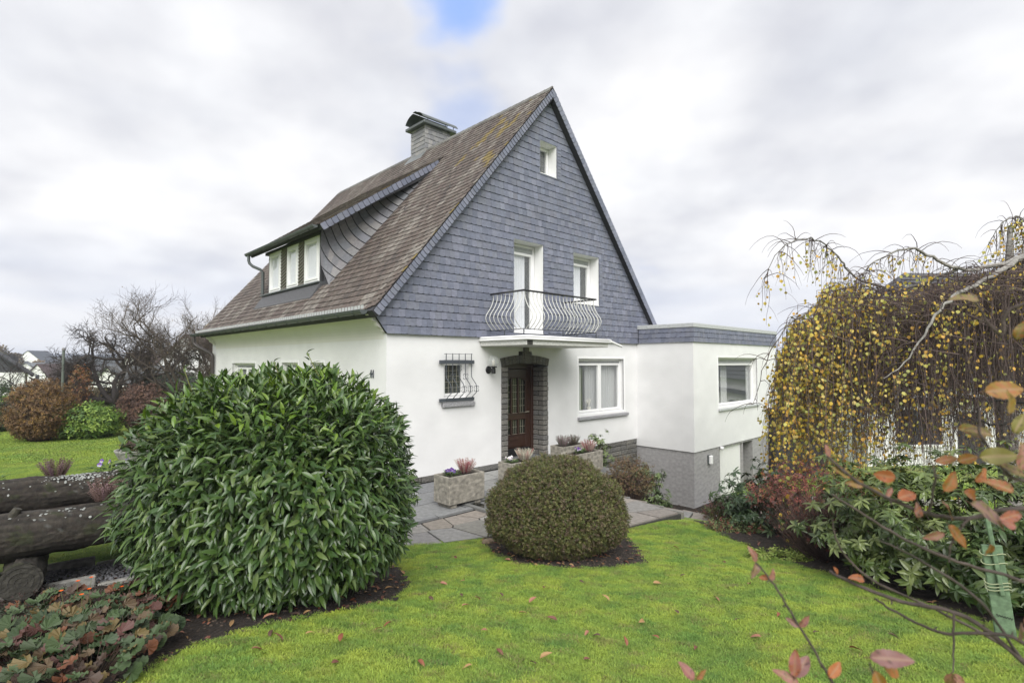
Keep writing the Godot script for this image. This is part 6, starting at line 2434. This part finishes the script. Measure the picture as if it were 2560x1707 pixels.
func make_left_garden() -> void:
	bare_tree("gnarled bare apple tree with dark spreading branches behind the hedge", Vector3(-15.6, -0.3, -21.2), 3.9, Vector3(-0.6, 0.05, 0.0), -0.15, 4, L(0.045, 0.038, 0.034), 0, 1.7)
	bare_tree("tall bare shrubby tree with upright twigs beside the gutter", Vector3(-13.6, -0.3, -21.8), 4.3, Vector3(0.05, 0.2, 0), 1.3, 4, L(0.10, 0.082, 0.066), 260)
	bare_tree("pale fine-twigged bare tree close behind the house corner", Vector3(-12.3, -0.3, -23.0), 3.6, Vector3(0.1, 0.1, 0), 0.9, 4, L(0.12, 0.10, 0.08), 60)
	var rust := [L(0.16, 0.085, 0.035), L(0.12, 0.065, 0.03), L(0.21, 0.12, 0.03), L(0.09, 0.055, 0.028), L(0.17, 0.11, 0.05)]
	shrub("tall rusty-brown rounded shrub on the left lawn", "shrub", Vector3(-14.3, 0, -16.2), Vector3(0.82, 1, 0.8), 1.85, 8000, 0.05, rust, 0.1, L(0.07, 0.045, 0.035), "brown_shrub", 0.25)
	shrub("slender reddish upright shrub rising behind the rusty shrub", "shrub", Vector3(-14.6, 0, -18.0), Vector3(0.32, 1, 0.32), 2.25, 700, 0.05, [L(0.20, 0.08, 0.03), L(0.16, 0.10, 0.04)], 0.3, L(0.07, 0.045, 0.035), "brown_shrub", 0.25)
	shrub("bright green low laurel shrub beside the rusty shrub", "shrub", Vector3(-13.35, 0, -16.9), Vector3(0.78, 1, 0.7), 1.05, 2200, 0.085, [L(0.15, 0.24, 0.035), L(0.10, 0.18, 0.03), L(0.20, 0.29, 0.05), L(0.07, 0.13, 0.03)], 0.0, L(0.07, 0.06, 0.035), "green_shrub", 0.4)
	shrub("dark brown twiggy shrub between the hedge and the laurel", "shrub", Vector3(-12.35, 0, -17.8), Vector3(0.72, 1, 0.6), 1.65, 3600, 0.045, [L(0.11, 0.06, 0.045), L(0.085, 0.05, 0.04), L(0.14, 0.075, 0.05)], 0.25, L(0.075, 0.05, 0.042), "brown_shrub", 0.25)
	shrub("small dark green conifer at the left edge of the lawn", "shrub", Vector3(-17.6, 0, -18.3), Vector3(0.55, 1, 0.5), 1.7, 1800, 0.05, [L(0.03, 0.055, 0.02), L(0.045, 0.075, 0.025)], 0.0, L(0.05, 0.04, 0.03), "green_shrub", 0.2)
	# clipped hedge
	var h := thing("clipped_hedge", "long clipped brownish-green hedge at the end of the left lawn", "hedge", Vector3(-24.5, -0.45, -27.5), -0.05)
	var lf := leaf_shape(0.07, 0.045, 1, 0.2, 0.1)
	var ts := []
	var cs := PackedColorArray()
	for i in 15000:
		var f := rng.randf()
		var p: Vector3
		if f < 0.65: p = Vector3(rnd(0, 13), rnd(0, 1.25), rnd(-0.06, 0.12))
		else: p = Vector3(rnd(0, 13), 1.25 + rnd(-0.06, 0.06), rnd(-1.0, 0.1))
		ts.append(toward(p, rvec() + Vector3(0, 0.2, 0.4), rvec(), rnd(0.8, 1.4)))
		cs.append(L(0.075, 0.08, 0.03).lerp(L(0.13, 0.085, 0.05), rng.randf()) * rnd(0.7, 1.2))
	many(h, "foliage", lf.mesh(), M.leaf_matt, ts, cs)
	var g := G.new()
	g.col = L(0.05, 0.04, 0.03)
	for i in 160:
		var x := rnd(0.05, 12.95)
		g.tube(PackedVector3Array([Vector3(x, -0.2, -0.4), Vector3(x + rnd(-0.1, 0.1), 0.6, rnd(-0.8, 0.0)), Vector3(x + rnd(-0.2, 0.2), 1.2, rnd(-0.9, 0.0))]), PackedFloat32Array([0.02, 0.014, 0.006]), 4)
	g.box(Vector3(0.05, -0.2, -0.9), Vector3(12.95, 1.15, -0.12))
	part(h, "branch", g.mesh(), M.twig)
	for q in [[-20.6, -30.5, 0.9, 0.9, "dark round evergreen bush behind the hedge, left of a pair"], [-19.0, -30.5, 1.2, 1.1, "dark round evergreen bush behind the hedge, right of a pair"]]:
		shrub(q[4], "bush", Vector3(q[0], 0, q[1]), Vector3(q[2], 1, 0.8), q[3] + 0.9, 1400, 0.09, [L(0.03, 0.055, 0.025), L(0.022, 0.042, 0.02)], 0.0, L(0.05, 0.04, 0.03), "evergreen_bush", 0.12)
	# bowl planter with clipped ball
	var bp := Vector3(-8.35, height(-8.35, -11.9), -11.9)
	var pb := thing("round_slab", "pale round paving slab under the bowl planter", "slab", bp, 0.0)
	g = G.new()
	g.lathe(pv([0.0, 0.0, 0.42, 0.0, 0.43, 0.02, 0.42, 0.045, 0.0, 0.05]), 30)
	part(pb, "disc", g.mesh(), M.pale_concrete)
	var bl := thing("bowl_planter", "grey concrete bowl planter on the left lawn", "planter", bp + Vector3(0, 0.05, 0), 0.0)
	g = G.new()
	g.lathe(pv([0.0, 0.0, 0.2, 0.0, 0.23, 0.02, 0.40, 0.36, 0.41, 0.40, 0.37, 0.40, 0.33, 0.32, 0.0, 0.32]), 30)
	part(bl, "bowl", g.mesh(), M.pale_concrete)
	var bb := thing("box_ball", "small brownish clipped ball growing in the bowl planter", "bush", bp + Vector3(0, 0.36, 0), 0.0)
	var nz := FastNoiseLite.new()
	ts = []
	for i in 2200:
		var s := skin(Vector3(0.27, 1, 0.27), 0.16, 0.45, 0.9, nz, 0.1)
		ts.append(toward((s[0] as Vector3) - (s[1] as Vector3) * rng.randf() * 0.06, (s[1] as Vector3) + rvec() * 0.6, rvec(), rnd(0.8, 1.3)))
	scatter(bb, "leaf", "foliage", leaf_shape(0.03, 0.018, 1, 0.2, 0.1), [L(0.10, 0.07, 0.03), L(0.075, 0.07, 0.028), L(0.14, 0.08, 0.035)], M.leaf_matt, ts, Vector3(0, 1, 3), 0)
	g = G.new()
	g.col = L(0.05, 0.035, 0.025)
	g.lathe(pv([0.0, -0.05, 0.1, 0.0, 0.19, 0.1, 0.2, 0.2, 0.14, 0.32, 0.0, 0.38]), 14)
	part(bb, "branch", g.mesh(), M.twig)
	# street and low wall on the far left
	var st := structure("street")
	g = G.new()
	var s0 := Vector3(-18.0, 0, -13.5)
	var dir := Vector3(-0.30, 0, -0.954)
	var nrm := Vector3(-0.954, 0, 0.30)
	for i in 30:
		var a := s0 + dir * (1.6 * i)
		var b := s0 + dir * (1.6 * (i + 1))
		var q := [a, b, b + nrm * 6.0, a + nrm * 6.0]
		for k in 4: q[k] = Vector3(q[k].x, height(q[k].x, q[k].z) + 0.06, q[k].z)
		g.quad(q[3], q[2], q[1], q[0])
	part(st, "carriageway", g.mesh(), M.asphalt)
	var lw := thing("garden_wall", "low grey concrete wall along the street at the far left", "wall", Vector3.ZERO, 0.0)
	for i in 14:
		var a := s0 - nrm * 0.1 + dir * (1.2 * i - 2.0)
		g = G.new()
		g.cbox(Vector3(0, -0.3, -0.14), Vector3(1.19, 0.38, 0.14), 0.01)
		g.col = L(1.2, 1.2, 1.2)
		g.cbox(Vector3(-0.002, 0.382, -0.19), Vector3(1.188, 0.45, 0.19), 0.012)
		part(lw, "block", g.mesh(), M.pale_concrete, Transform3D(Basis(Vector3.UP, atan2(0.954, -0.30)), gp(a.x, a.z)))
	var lp := thing("lamp_post", "thin grey-green lamp post rising behind the rusty shrub", "lamp post", Vector3(-16.2, -0.3, -19.2), 0.0)
	g = G.new()
	g.col = L(0.12, 0.14, 0.12)
	g.tube(PackedVector3Array([Vector3(0, 0, 0), Vector3(0, 2.9, 0)]), PackedFloat32Array([0.05, 0.04]), 8)
	part(lp, "post", g.mesh(), M.plain)
	g = G.new()
	g.col = L(0.2, 0.2, 0.2)
	g.lathe(pv([0.0, 2.9, 0.06, 2.9, 0.05, 3.0, 0.0, 3.02]), 10)
	part(lp, "cap", g.mesh(), M.plain)


# ------------------------------------------------------------------ lawn, litter, perennials
func grass_patch(size: float, blades: int, h: float, wd: float) -> G:
	var g := G.new()
	for i in blades:
		var p := Vector3(rnd(-size, size), 0, rnd(-size, size))
		var a := rnd(0, TAU)
		var side := Vector3(cos(a), 0, sin(a)) * wd * 0.5
		var lean := Vector3(rnd(-1, 1), 0, rnd(-1, 1)).normalized() * h * rnd(0.6, 1.9)
		var hh := h * rnd(0.5, 1.15)
		var m := p + lean * 0.35 + Vector3(0, hh * 0.6, 0)
		var t := p + lean + Vector3(0, hh, 0)
		var k := g.v.size()
		for q in [p - side, p + side, m - side * 0.8, m + side * 0.8, t]:
			g.v.append(q)
		side = lean.cross(Vector3.UP).normalized() * wd * 0.5
		for q in [[0, p - side], [1, p + side], [2, m - side * 0.8], [3, m + side * 0.8]]:
			g.v[k + q[0]] = q[1]
		var nn := (t - p).cross(side).normalized()
		if nn.y < 0.0: nn = -nn
		var tone := rnd(0.6, 1.35)
		for q in 5:
			g.n.append(nn)
			g.c.append(Color(1, 1, 1) * tone)
		for q in [0, 2, 1, 1, 2, 3, 2, 4, 3]:
			g.ix.append(k + q)
	return g

func on_lawn(x: float, z: float) -> bool:
	var p := Vector2(x, z)
	for b in beds:
		if inside(p, b): return false
	var q := HF.affine_inverse() * Vector3(x, 0, z)
	if q.x > -0.7 and q.x < 14.5 and q.z < 2.0 and q.z > -11.5: return false
	if inside(Vector2(q.x, q.z), PATH): return false
	if q.x > 2.6 and q.z > 2.0 and q.z < 5.2 and q.x < 10.0: return false
	return true

func make_lawn_detail() -> void:
	var o := structure("lawn")
	var near := grass_patch(0.07, 210, 0.015, 0.0032)
	var mid := grass_patch(0.12, 160, 0.016, 0.006)
	var far := grass_patch(0.35, 200, 0.02, 0.014)
	var ts := []
	var cs := PackedColorArray()
	for i in 26000:
		var d := 2.3 + 5.9 * pow(rng.randf(), 0.8)
		var x := rnd(-0.98, 0.98) * d
		if x > 4.2 or x < -3.6 or not on_lawn(x, -d): continue
		ts.append(Transform3D(Basis(Vector3.UP, rnd(0, TAU)).scaled(Vector3.ONE * rnd(0.75, 1.25)), gp(x, -d)))
		cs.append(lawn_tone(x, -d) * rnd(0.85, 1.15))
	many(o, "grass_near", near.mesh(), M.grass, ts, cs)
	ts = []
	cs = PackedColorArray()
	for i in 22000:
		var d := 6.0 + 9.0 * rng.randf()
		var x := rnd(-1.05, -0.42) * d
		if not on_lawn(x, -d): continue
		ts.append(Transform3D(Basis(Vector3.UP, rnd(0, TAU)).scaled(Vector3.ONE * rnd(0.75, 1.25)), gp(x, -d)))
		cs.append(lawn_tone(x, -d) * rnd(0.85, 1.15))
	many(o, "grass_mid", mid.mesh(), M.grass, ts, cs)
	ts = []
	cs = PackedColorArray()
	for i in 9000:
		var d := 13.0 + 18.0 * rng.randf()
		var x := rnd(-1.1, -0.42) * d
		if x < -18.0 - (d - 13.5) * 0.3: continue
		if not on_lawn(x, -d): continue
		ts.append(Transform3D(Basis(Vector3.UP, rnd(0, TAU)).scaled(Vector3.ONE * rnd(0.75, 1.25)), gp(x, -d)))
		cs.append(lawn_tone(x, -d) * rnd(0.85, 1.15))
	for i in 1500:   # grass beside the garage yard
		var x := rnd(5.2, 14.0)
		var z := rnd(-19.0, -12.5)
		if not on_lawn(x, z): continue
		ts.append(Transform3D(Basis(Vector3.UP, rnd(0, TAU)), gp(x, z)))
		cs.append(lawn_tone(x, z))
	many(o, "grass_far", far.mesh(), M.grass, ts, cs)
	# fallen leaves
	var pal := [L(0.22, 0.075, 0.04), L(0.15, 0.06, 0.04), L(0.30, 0.14, 0.09), L(0.10, 0.055, 0.04), L(0.33, 0.20, 0.09)]
	var lf := leaf_shape(0.062, 0.026, 2, 0.5, 0.45)
	var sh := []
	for c in pal:
		var g := G.new()
		g.put(lf, Transform3D(), c)
		sh.append(g.mesh())
	var spots := [[602, 1433], [575, 1508], [648, 1487], [700, 1473], [780, 1490], [625, 1460], [1068, 1342], [1062, 1383], [1103, 1392], [1155, 1383], [1215, 1395], [1190, 1420], [1120, 1462], [1140, 1505], [1240, 1528], [1060, 1405], [1010, 1350], [985, 1380], [900, 1440], [860, 1460], [1280, 1440], [1352, 1462], [1380, 1472], [1440, 1498], [1480, 1440], [1515, 1480], [1560, 1420], [1600, 1500], [1640, 1380], [1575, 1330], [1500, 1350], [1690, 1440], [1750, 1480], [1790, 1420], [1400, 1390], [1250, 1360], [1330, 1345], [1545, 1262], [1660, 1300], [1720, 1350], [1870, 1470], [1950, 1500], [2040, 1470], [1050, 1290], [1000, 1312], [1230, 1540], [1085, 1545], [960, 1530], [760, 1540], [1340, 1530]]
	for s in spots:
		var m := MeshInstance3D.new()
		m.name = numbered("fallen_leaf")
		m.mesh = sh[rng.randi() % sh.size()]
		m.material_override = M.leaf_matt
		m.transform = toward(gpx(s[0], s[1], 0.034), Vector3(rnd(-1, 1), rnd(0.0, 0.5), rnd(-1, 1)), Vector3.UP + rvec() * 0.5, rnd(0.8, 1.35))
		add_child(m, true)
		tag(m, "dry reddish-brown leaf lying on the front lawn", "leaf", "fallen leaves on the lawn")
	# litter on the soil
	var li := structure("leaf_litter")
	var ts2 := []
	var cs2 := PackedColorArray()
	for i in 2600:
		var b: PackedVector2Array = beds[[0, 0, 1, 3, 3, 2][i % 6]]
		var lo := b[0]
		var hi := b[0]
		for p in b:
			lo = lo.min(p)
			hi = hi.max(p)
		var q := Vector2(rnd(lo.x, hi.x), rnd(lo.y, hi.y))
		if not inside(q, b) or q.y > -1.6: continue
		ts2.append(toward(gp(q.x, q.y, 0.02), Vector3(rnd(-1, 1), rnd(-0.1, 0.4), rnd(-1, 1)), Vector3.UP + rvec() * 0.4, rnd(0.5, 1.3)))
		cs2.append((pal[rng.randi() % 5] as Color) * rnd(0.5, 1.1))
	many(li, "leaves", lf.mesh(), M.leaf_matt, ts2, cs2)
	# clods and bark bits on the soil
	var ck := G.new()
	ck.lathe(pv([0.0, -0.4, 0.45, -0.2, 0.5, 0.15, 0.25, 0.4, 0.0, 0.45]), 5)
	ts2 = []
	cs2 = PackedColorArray()
	for i in 9000:
		var b: PackedVector2Array = beds[[0, 0, 1, 2, 3][i % 5]]
		var lo := b[0]
		var hi := b[0]
		for p in b:
			lo = lo.min(p)
			hi = hi.max(p)
		var q := Vector2(rnd(lo.x, hi.x), rnd(lo.y, hi.y))
		if not inside(q, b) or q.y > -1.6: continue
		ts2.append(Transform3D(Basis.from_euler(rvec() * 3.0).scaled(Vector3(1, 0.7, 1) * rnd(0.008, 0.03)), gp(q.x, q.y, 0.014)))
		cs2.append(L(0.055, 0.04, 0.03) * rnd(0.5, 1.6))
	many(li, "clods", ck.mesh(), M.plain, ts2, cs2)
	# coral bells: round lobed leaves in the bed at bottom left
	var ro := G.new()
	var pts := []
	for i in 17:
		var a := lerpf(0.35, TAU - 0.35, i / 16.0) - PI / 2 + PI
		var r := 0.046 * (1.0 + 0.05 * cos(i * PI))
		pts.append(Vector3(sin(a) * r, 0.045 - cos(a) * r * 0.95, 0.006 * cos(i * PI) + 0.012))
	for i in 16:
		ro.tri(Vector3(0, 0.02, 0), pts[i + 1], pts[i])
	var hc := [L(0.045, 0.075, 0.027), L(0.062, 0.092, 0.036), L(0.036, 0.06, 0.026), L(0.05, 0.08, 0.03), L(0.045, 0.07, 0.03), L(0.085, 0.036, 0.030), L(0.10, 0.068, 0.038), L(0.13, 0.095, 0.035), L(0.065, 0.042, 0.03), L(0.13, 0.05, 0.022), L(0.04, 0.06, 0.025)]
	var clumps := [[160, 1500, 0.34], [60, 1540, 0.32], [260, 1440, 0.30], [340, 1430, 0.26], [200, 1560, 0.30], [110, 1445, 0.22], [300, 1500, 0.22]]
	for k in clumps.size():
		var c: Array = clumps[k]
		var base := gpx(c[0], c[1])
		var places := ["in the middle of the left bed", "at the left edge of the bed", "below the laurel's left side", "nearest to the laurel", "at the bottom edge of the view", "against the dark heath", "next to the lawn edge"]
		var cl := thing("coral_bells", "clump of round green and russet leaves " + places[k], "perennial", base, 0.0, "coral bells in the left bed")
		var tl := []
		var sg := G.new()
		sg.col = L(0.09, 0.06, 0.04)
		for i in int(330.0 * c[2]):
			var a := rnd(0, TAU)
			var q: float = float(c[2]) * sqrt(rng.randf())
			var p := Vector3(cos(a) * q, 0.17 - 0.5 * q * q + rnd(-0.07, 0.05), sin(a) * q)
			tl.append(toward(p, Vector3(cos(a) + rnd(-0.5, 0.5), rnd(-0.4, 0.35), sin(a) + 0.4), Vector3.UP + Vector3(0, 0, 0.5) + rvec() * 0.45, rnd(0.65, 1.25)))
			sg.tube(PackedVector3Array([Vector3(cos(a) * q * 0.4, 0, sin(a) * q * 0.4), p]), PackedFloat32Array([0.002]), 3, false)
		scatter(cl, "leaf", "foliage", ro, hc, M.leaf_matt, tl, Vector3(0, 3, 3), 60)
		part(cl, "stalks", sg.mesh(), M.twig)
	# dark heath strip behind them and a few orange avens
	shrub("dark low heath patch between the log end and the coral bells", "heath", gpx(120, 1395), Vector3(0.75, 1, 0.22), 0.14, 1500, 0.014, [L(0.05, 0.03, 0.028), L(0.07, 0.035, 0.03), L(0.045, 0.04, 0.03)], 0.0, L(0.05, 0.032, 0.028), "heath_patch")
	shrub("grey-green low cushion plant at the far left of the bed", "perennial", gpx(15, 1460), Vector3(0.28, 1, 0.2), 0.2, 700, 0.02, [L(0.07, 0.09, 0.055), L(0.05, 0.07, 0.04)], 0.0, L(0.06, 0.06, 0.04), "cushion_plant")
	for s in [[165, 1390], [185, 1425], [205, 1410], [150, 1420], [285, 1375], [196, 1370]]:
		var b := gpx(s[0], s[1] + 45)
		var av := thing("avens_flower", "thin-stalked orange flower standing among the coral bells", "flower", b, 0.0, "orange avens flowers")
		var g := G.new()
		g.col = L(0.14, 0.15, 0.05)
		var tip := Vector3(rnd(-0.05, 0.05), rnd(0.22, 0.32), 0)
		g.tube(PackedVector3Array([Vector3.ZERO, tip * 0.5 + Vector3(0.01, 0, 0), tip]), PackedFloat32Array([0.0025, 0.002, 0.0016]), 4)
		part(av, "stalk", g.mesh(), M.twig)
		g = G.new()
		for k in 5:
			var a := TAU * k / 5
			g.put(petal_shape, toward(tip, Vector3(cos(a), 0.5, sin(a)), Vector3.UP, 0.55), L(0.75, 0.12, 0.01))
		part(av, "flower", g.mesh(), M.leaf_thin)

# ------------------------------------------------------------------ the near branches on the right
func make_foreground() -> void:
	# pale green stake
	var sp := Vector3(3.30, 0, -3.62)
	sp = gp(sp.x, sp.z)
	var o := thing("garden_stake", "pale green wooden garden stake with twine in the right border", "stake", sp, -0.5)
	var gm := mat("stake_green", L(0.20, 0.31, 0.18), 0.75, tex_n["coarse"], 2.0)
	var g := G.new()
	g.cbox(Vector3(-0.055, -0.2, -0.012), Vector3(0.055, 0.62, 0.012), 0.004, Transform3D(Basis(Vector3(0, 0, 1), 0.10), Vector3.ZERO))
	part(o, "board", g.mesh(), gm)
	g = G.new()
	g.cbox(Vector3(-0.012, 0.3, 0.0), Vector3(0.014, 0.90, 0.02), 0.004, Transform3D(Basis(Vector3(0, 0, 1), 0.13), Vector3(0.02, 0, 0.014)))
	part(o, "rod", g.mesh(), gm)
	g = G.new()
	g.col = L(0.3, 0.33, 0.2)
	for y in [0.33, 0.35, 0.372, 0.5, 0.56]:
		var ring := PackedVector3Array()
		for i in 17:
			var a := TAU * i / 16.0
			ring.append(Vector3(cos(a) * 0.068 - y * 0.1, y + 0.012 * sin(a * 2.0), sin(a) * 0.032))
		g.tube(ring, PackedFloat32Array([0.004]), 4, false)
	part(o, "twine", g.mesh(), M.twig)
	g = G.new()   # the faded hand-written mark on it
	g.col = L(0.02, 0.02, 0.02)
	var sc := PackedVector3Array()
	for i in 40:
		var t := i / 39.0
		sc.append(Vector3(-0.05 + 0.085 * t, 0.16 + 0.007 * sin(t * 40.0) - 0.012 * t, 0.0135))
	g.tube(sc, PackedFloat32Array([0.0016]), 4, false)
	part(o, "handwriting", g.mesh(), M.twig)
	# the shrub: branches reach in from the right, close to the lens
	var sh := thing("red_leaved_branch_shrub", "bare-twigged shrub with red and olive leaves close in the right foreground", "shrub", Vector3.ZERO, 0.0)
	var B := [
		[0.0075, [[2700, 1800, 1.0], [2440, 1590, 1.0], [2352, 1520, 1.0], [2270, 1450, 1.02], [2190, 1405, 1.04], [2070, 1380, 1.06], [1955, 1338, 1.08], [1905, 1310, 1.1]]],
		[0.005, [[2560, 1640, 0.95], [2352, 1476, 0.97], [2240, 1455, 0.98], [2160, 1452, 1.0], [2060, 1405, 1.02], [2010, 1375, 1.04]]],
		[0.005, [[2560, 1420, 1.0], [2338, 1330, 1.0], [2200, 1290, 1.02], [2065, 1231, 1.05], [1983, 1180, 1.08], [1911, 1136, 1.1]]],
		[0.006, [[2600, 1230, 0.85], [2352, 1170, 0.86], [2230, 1190, 0.88], [2133, 1180, 0.88], [2029, 1138, 0.9], [1955, 1095, 0.9], [1898, 1048, 0.9]]],
		[0.0042, [[2440, 1590, 1.0], [2300, 1480, 1.05], [2150, 1400, 1.1], [2020, 1340, 1.1], [1955, 1290, 1.12], [1925, 1245, 1.12], [1912, 1195, 1.12]]],
		[0.004, [[2352, 1520, 1.0], [2250, 1380, 1.0], [2120, 1290, 1.02], [2020, 1240, 1.03]]],
		[0.0032, [[2010, 1700, 0.8], [1912, 1564, 0.82], [1841, 1445, 0.84], [1778, 1343, 0.86], [1736, 1290, 0.88]]],
		[0.0028, [[2050, 1650, 0.78], [2010, 1568, 0.78], [1998, 1520, 0.78]]],
		[0.003, [[2190, 1405, 1.04], [2191, 1480, 1.02], [2188, 1545, 1.0]]],
		[0.004, [[2600, 1130, 0.75], [2352, 1105, 0.78], [2290, 1050, 0.8], [2250, 985, 0.8], [2262, 920, 0.8]]],
		[0.0045, [[2700, 760, 0.8], [2352, 700, 0.85], [2300, 770, 0.86], [2240, 690, 0.88]]],
		[0.003, [[2133, 1180, 0.88], [2150, 1100, 0.86], [2140, 1060, 0.86]]],
		[0.003, [[2230, 1190, 0.88], [2190, 1240, 0.86], [2180, 1290, 0.86]]],
	]
	for b in B:
		var p := PackedVector3Array()
		var r := PackedFloat32Array()
		var n: int = b[1].size()
		var cv := Curve3D.new()
		for i in n:
			var q: Array = b[1][i]
			var a0 := at(b[1][maxi(i - 1, 0)][0], b[1][maxi(i - 1, 0)][1], b[1][maxi(i - 1, 0)][2])
			var a1 := at(b[1][mini(i + 1, n - 1)][0], b[1][mini(i + 1, n - 1)][1], b[1][mini(i + 1, n - 1)][2])
			cv.add_point(at(q[0], q[1], q[2]), (a0 - a1) * 0.18, (a1 - a0) * 0.18)
		for i in (n - 1) * 6 + 1:
			p.append(cv.sample(i / 6, (i % 6) / 6.0) + rvec() * 0.0012)
			r.append(float(b[0]) * 0.78 * lerpf(1.0, 0.45, float(i) / ((n - 1) * 6)) * rnd(0.9, 1.12))
		g = G.new()
		g.col = L(0.11, 0.085, 0.075) * rnd(0.8, 1.15)
		g.tube(p, r, 7)
		for i in range(3, p.size() - 2, 4):   # buds and spurs
			var d := rvec().normalized() * rnd(0.004, 0.012)
			g.tube(PackedVector3Array([p[i], p[i] + d]), PackedFloat32Array([r[i] * 0.6, 0.0012]), 4)
		part(sh, "branch", g.mesh(), M.bark_log)
	var rust := L(0.27, 0.085, 0.035)
	var orange := L(0.34, 0.115, 0.03)
	var mauve := L(0.22, 0.12, 0.115)
	var pink := L(0.28, 0.11, 0.105)
	var olive := L(0.16, 0.145, 0.035)
	var amber := L(0.24, 0.145, 0.03)
	# view point, length in metres, tip angle (degrees, anticlockwise from right), distance, colour
	var leaves := [
		[2064, 1145, 0.060, 12, 0.88, rust], [2058, 1098, 0.050, 168, 0.86, rust], [2150, 1062, 0.045, 15, 0.86, rust], [2170, 1128, 0.050, 60, 0.85, orange], [2240, 1105, 0.050, 30, 0.84, orange],
		[2165, 1150, 0.045, -60, 0.86, pink], [2110, 1190, 0.036, 100, 0.88, mauve], [2170, 1225, 0.042, 200, 0.86, pink], [2180, 1205, 0.058, -58, 0.86, orange], [2230, 1155, 0.075, -32, 0.82, mauve], [2300, 1200, 0.045, -10, 0.8, pink], [2215, 1130, 0.055, -25, 0.84, orange],
		[2250, 1050, 0.068, 10, 0.8, olive], [2200, 985, 0.075, -12, 0.82, olive], [2262, 900, 0.075, 8, 0.8, amber], [2330, 995, 0.05, 60, 0.78, olive], [2320, 950, 0.05, 100, 0.78, amber], [2300, 1070, 0.05, -20, 0.78, olive], [2330, 1130, 0.05, 150, 0.76, rust], [2345, 1080, 0.055, 80, 0.76, pink],
		[1955, 1095, 0.045, 150, 0.9, olive], [1905, 1050, 0.03, 100, 0.9, mauve], [1985, 1113, 0.038, 170, 0.9, amber], [2029, 1138, 0.034, 145, 0.9, amber], [2040, 1115, 0.032, 80, 0.9, olive], [2035, 1140, 0.03, 40, 0.9, mauve],
		[1736, 1290, 0.036, 108, 0.88, mauve], [1738, 1292, 0.036, 250, 0.88, mauve], [1772, 1335, 0.028, 78, 0.87, mauve], [1768, 1325, 0.022, 190, 0.87, rust], [1838, 1440, 0.032, 60, 0.84, pink], [1838, 1440, 0.03, 150, 0.84, mauve],
		[1825, 1555, 0.056, 84, 0.82, pink], [1828, 1556, 0.056, 38, 0.82, mauve], [1835, 1570, 0.05, 150, 0.82, pink], [1905, 1555, 0.04, 45, 0.82, orange], [1998, 1510, 0.075, 10, 0.78, mauve], [2010, 1540, 0.05, -75, 0.78, amber], [2030, 1530, 0.06, -20, 0.78, orange], [1595, 1562, 0.045, 130, 0.84, pink], [1600, 1560, 0.03, 30, 0.84, rust], [2188, 1545, 0.05, -90, 1.0, pink], [2189, 1548, 0.045, -40, 1.0, pink],
		[1985, 1330, 0.05, 172, 1.08, orange], [1925, 1318, 0.026, 120, 1.08, rust], [2250, 690, 0.06, 170, 0.86, olive], [2335, 780, 0.05, 80, 0.86, olive], [2352, 1430, 0.06, 80, 0.9, pink], [2340, 1470, 0.05, 100, 0.9, mauve], [2200, 1060, 0.04, 20, 0.84, amber], [2280, 1000, 0.045, 160, 0.8, olive], [2345, 1180, 0.05, 190, 0.78, rust], [2275, 1250, 0.045, -70, 0.86, rust],
	]
	var spots := FastNoiseLite.new()
	spots.seed = 6
	spots.frequency = 5.0
	spots.fractal_octaves = 3
	for q in leaves:
		var a := deg_to_rad(q[3])
		var dir := Vector3(cos(a), sin(a), rnd(-0.5, 0.5))
		part(sh, "leaf", big_leaf(q[5], spots, float(q[0])), M.leaf_thin, toward(at(q[0], q[1], q[4]), dir, Vector3(rnd(-0.8, 0.8), rnd(0.1, 0.9), 1.0), float(q[2]) * 0.74))

func big_leaf(tone: Color, spots: FastNoiseLite, key: float) -> ArrayMesh:
	# one blade of unit length: keel, drooping tip, rippled and finely toothed rim, mottled dye, short stalk
	var g := G.new()
	var fold := rnd(0.15, 0.6)
	var curl := rnd(-0.05, 0.4)
	var twist := rnd(-0.5, 0.5)
	var wid := rnd(0.40, 0.54)
	var nu := 14
	var nv := 6
	var other := [L(0.16, 0.14, 0.035), L(0.30, 0.09, 0.03), L(0.20, 0.09, 0.08)][rng.randi() % 3] as Color
	for i in nu + 1:
		var t := float(i) / nu
		var w := wid * 0.5 * pow(sin(PI * pow(clampf(t, 0.0, 1.0), 0.8)), 0.75) if i > 0 and i < nu else 0.004
		w *= 1.0 + 0.05 * (1.0 if i % 2 else -1.0)
		for j in nv + 1:
			var e := (float(j) / nv - 0.5) * 2.0
			var x := e * w
			var z := absf(x) * fold - curl * t * t + 0.03 * sin(t * 11.0 + key) * absf(e) + x * twist * t
			z += 0.008 * sin(absf(e) * 5.0 - t * 38.0)   # side veins
			g.v.append(Vector3(x, t * (1.0 - 0.1 * curl), z))
			var m := spots.get_noise_2d(x * 1.2 + key, t * 1.2)
			var c := tone.lerp(other, clampf(0.25 + m * 1.6, 0.0, 0.8))
			if spots.get_noise_2d(x * 6.0 + key * 3.0, t * 6.0) > 0.42: c = c * 0.35
			if j == nv / 2: c = c.lerp(L(0.30, 0.20, 0.12), 0.5)
			g.c.append(c)
			g.n.append(Vector3.ZERO)
	for i in nu:
		for j in nv:
			var k := i * (nv + 1) + j
			for q in [k, k + nv + 2, k + 1, k, k + nv + 1, k + nv + 2]:
				g.ix.append(q)
			var n := (g.v[k + 1] - g.v[k]).cross(g.v[k + nv + 1] - g.v[k])
			for q in [k, k + 1, k + nv + 1, k + nv + 2]:
				g.n[q] += n
	for k in g.n.size():
		g.n[k] = g.n[k].normalized() if g.n[k].length_squared() > 1e-12 else Vector3(0, 0, 1)
	g.col = L(0.12, 0.06, 0.04)
	g.tube(PackedVector3Array([Vector3(0, -0.12, -0.01), Vector3(0, 0.0, 0.0)]), PackedFloat32Array([0.014, 0.012]), 4)
	return g.mesh()
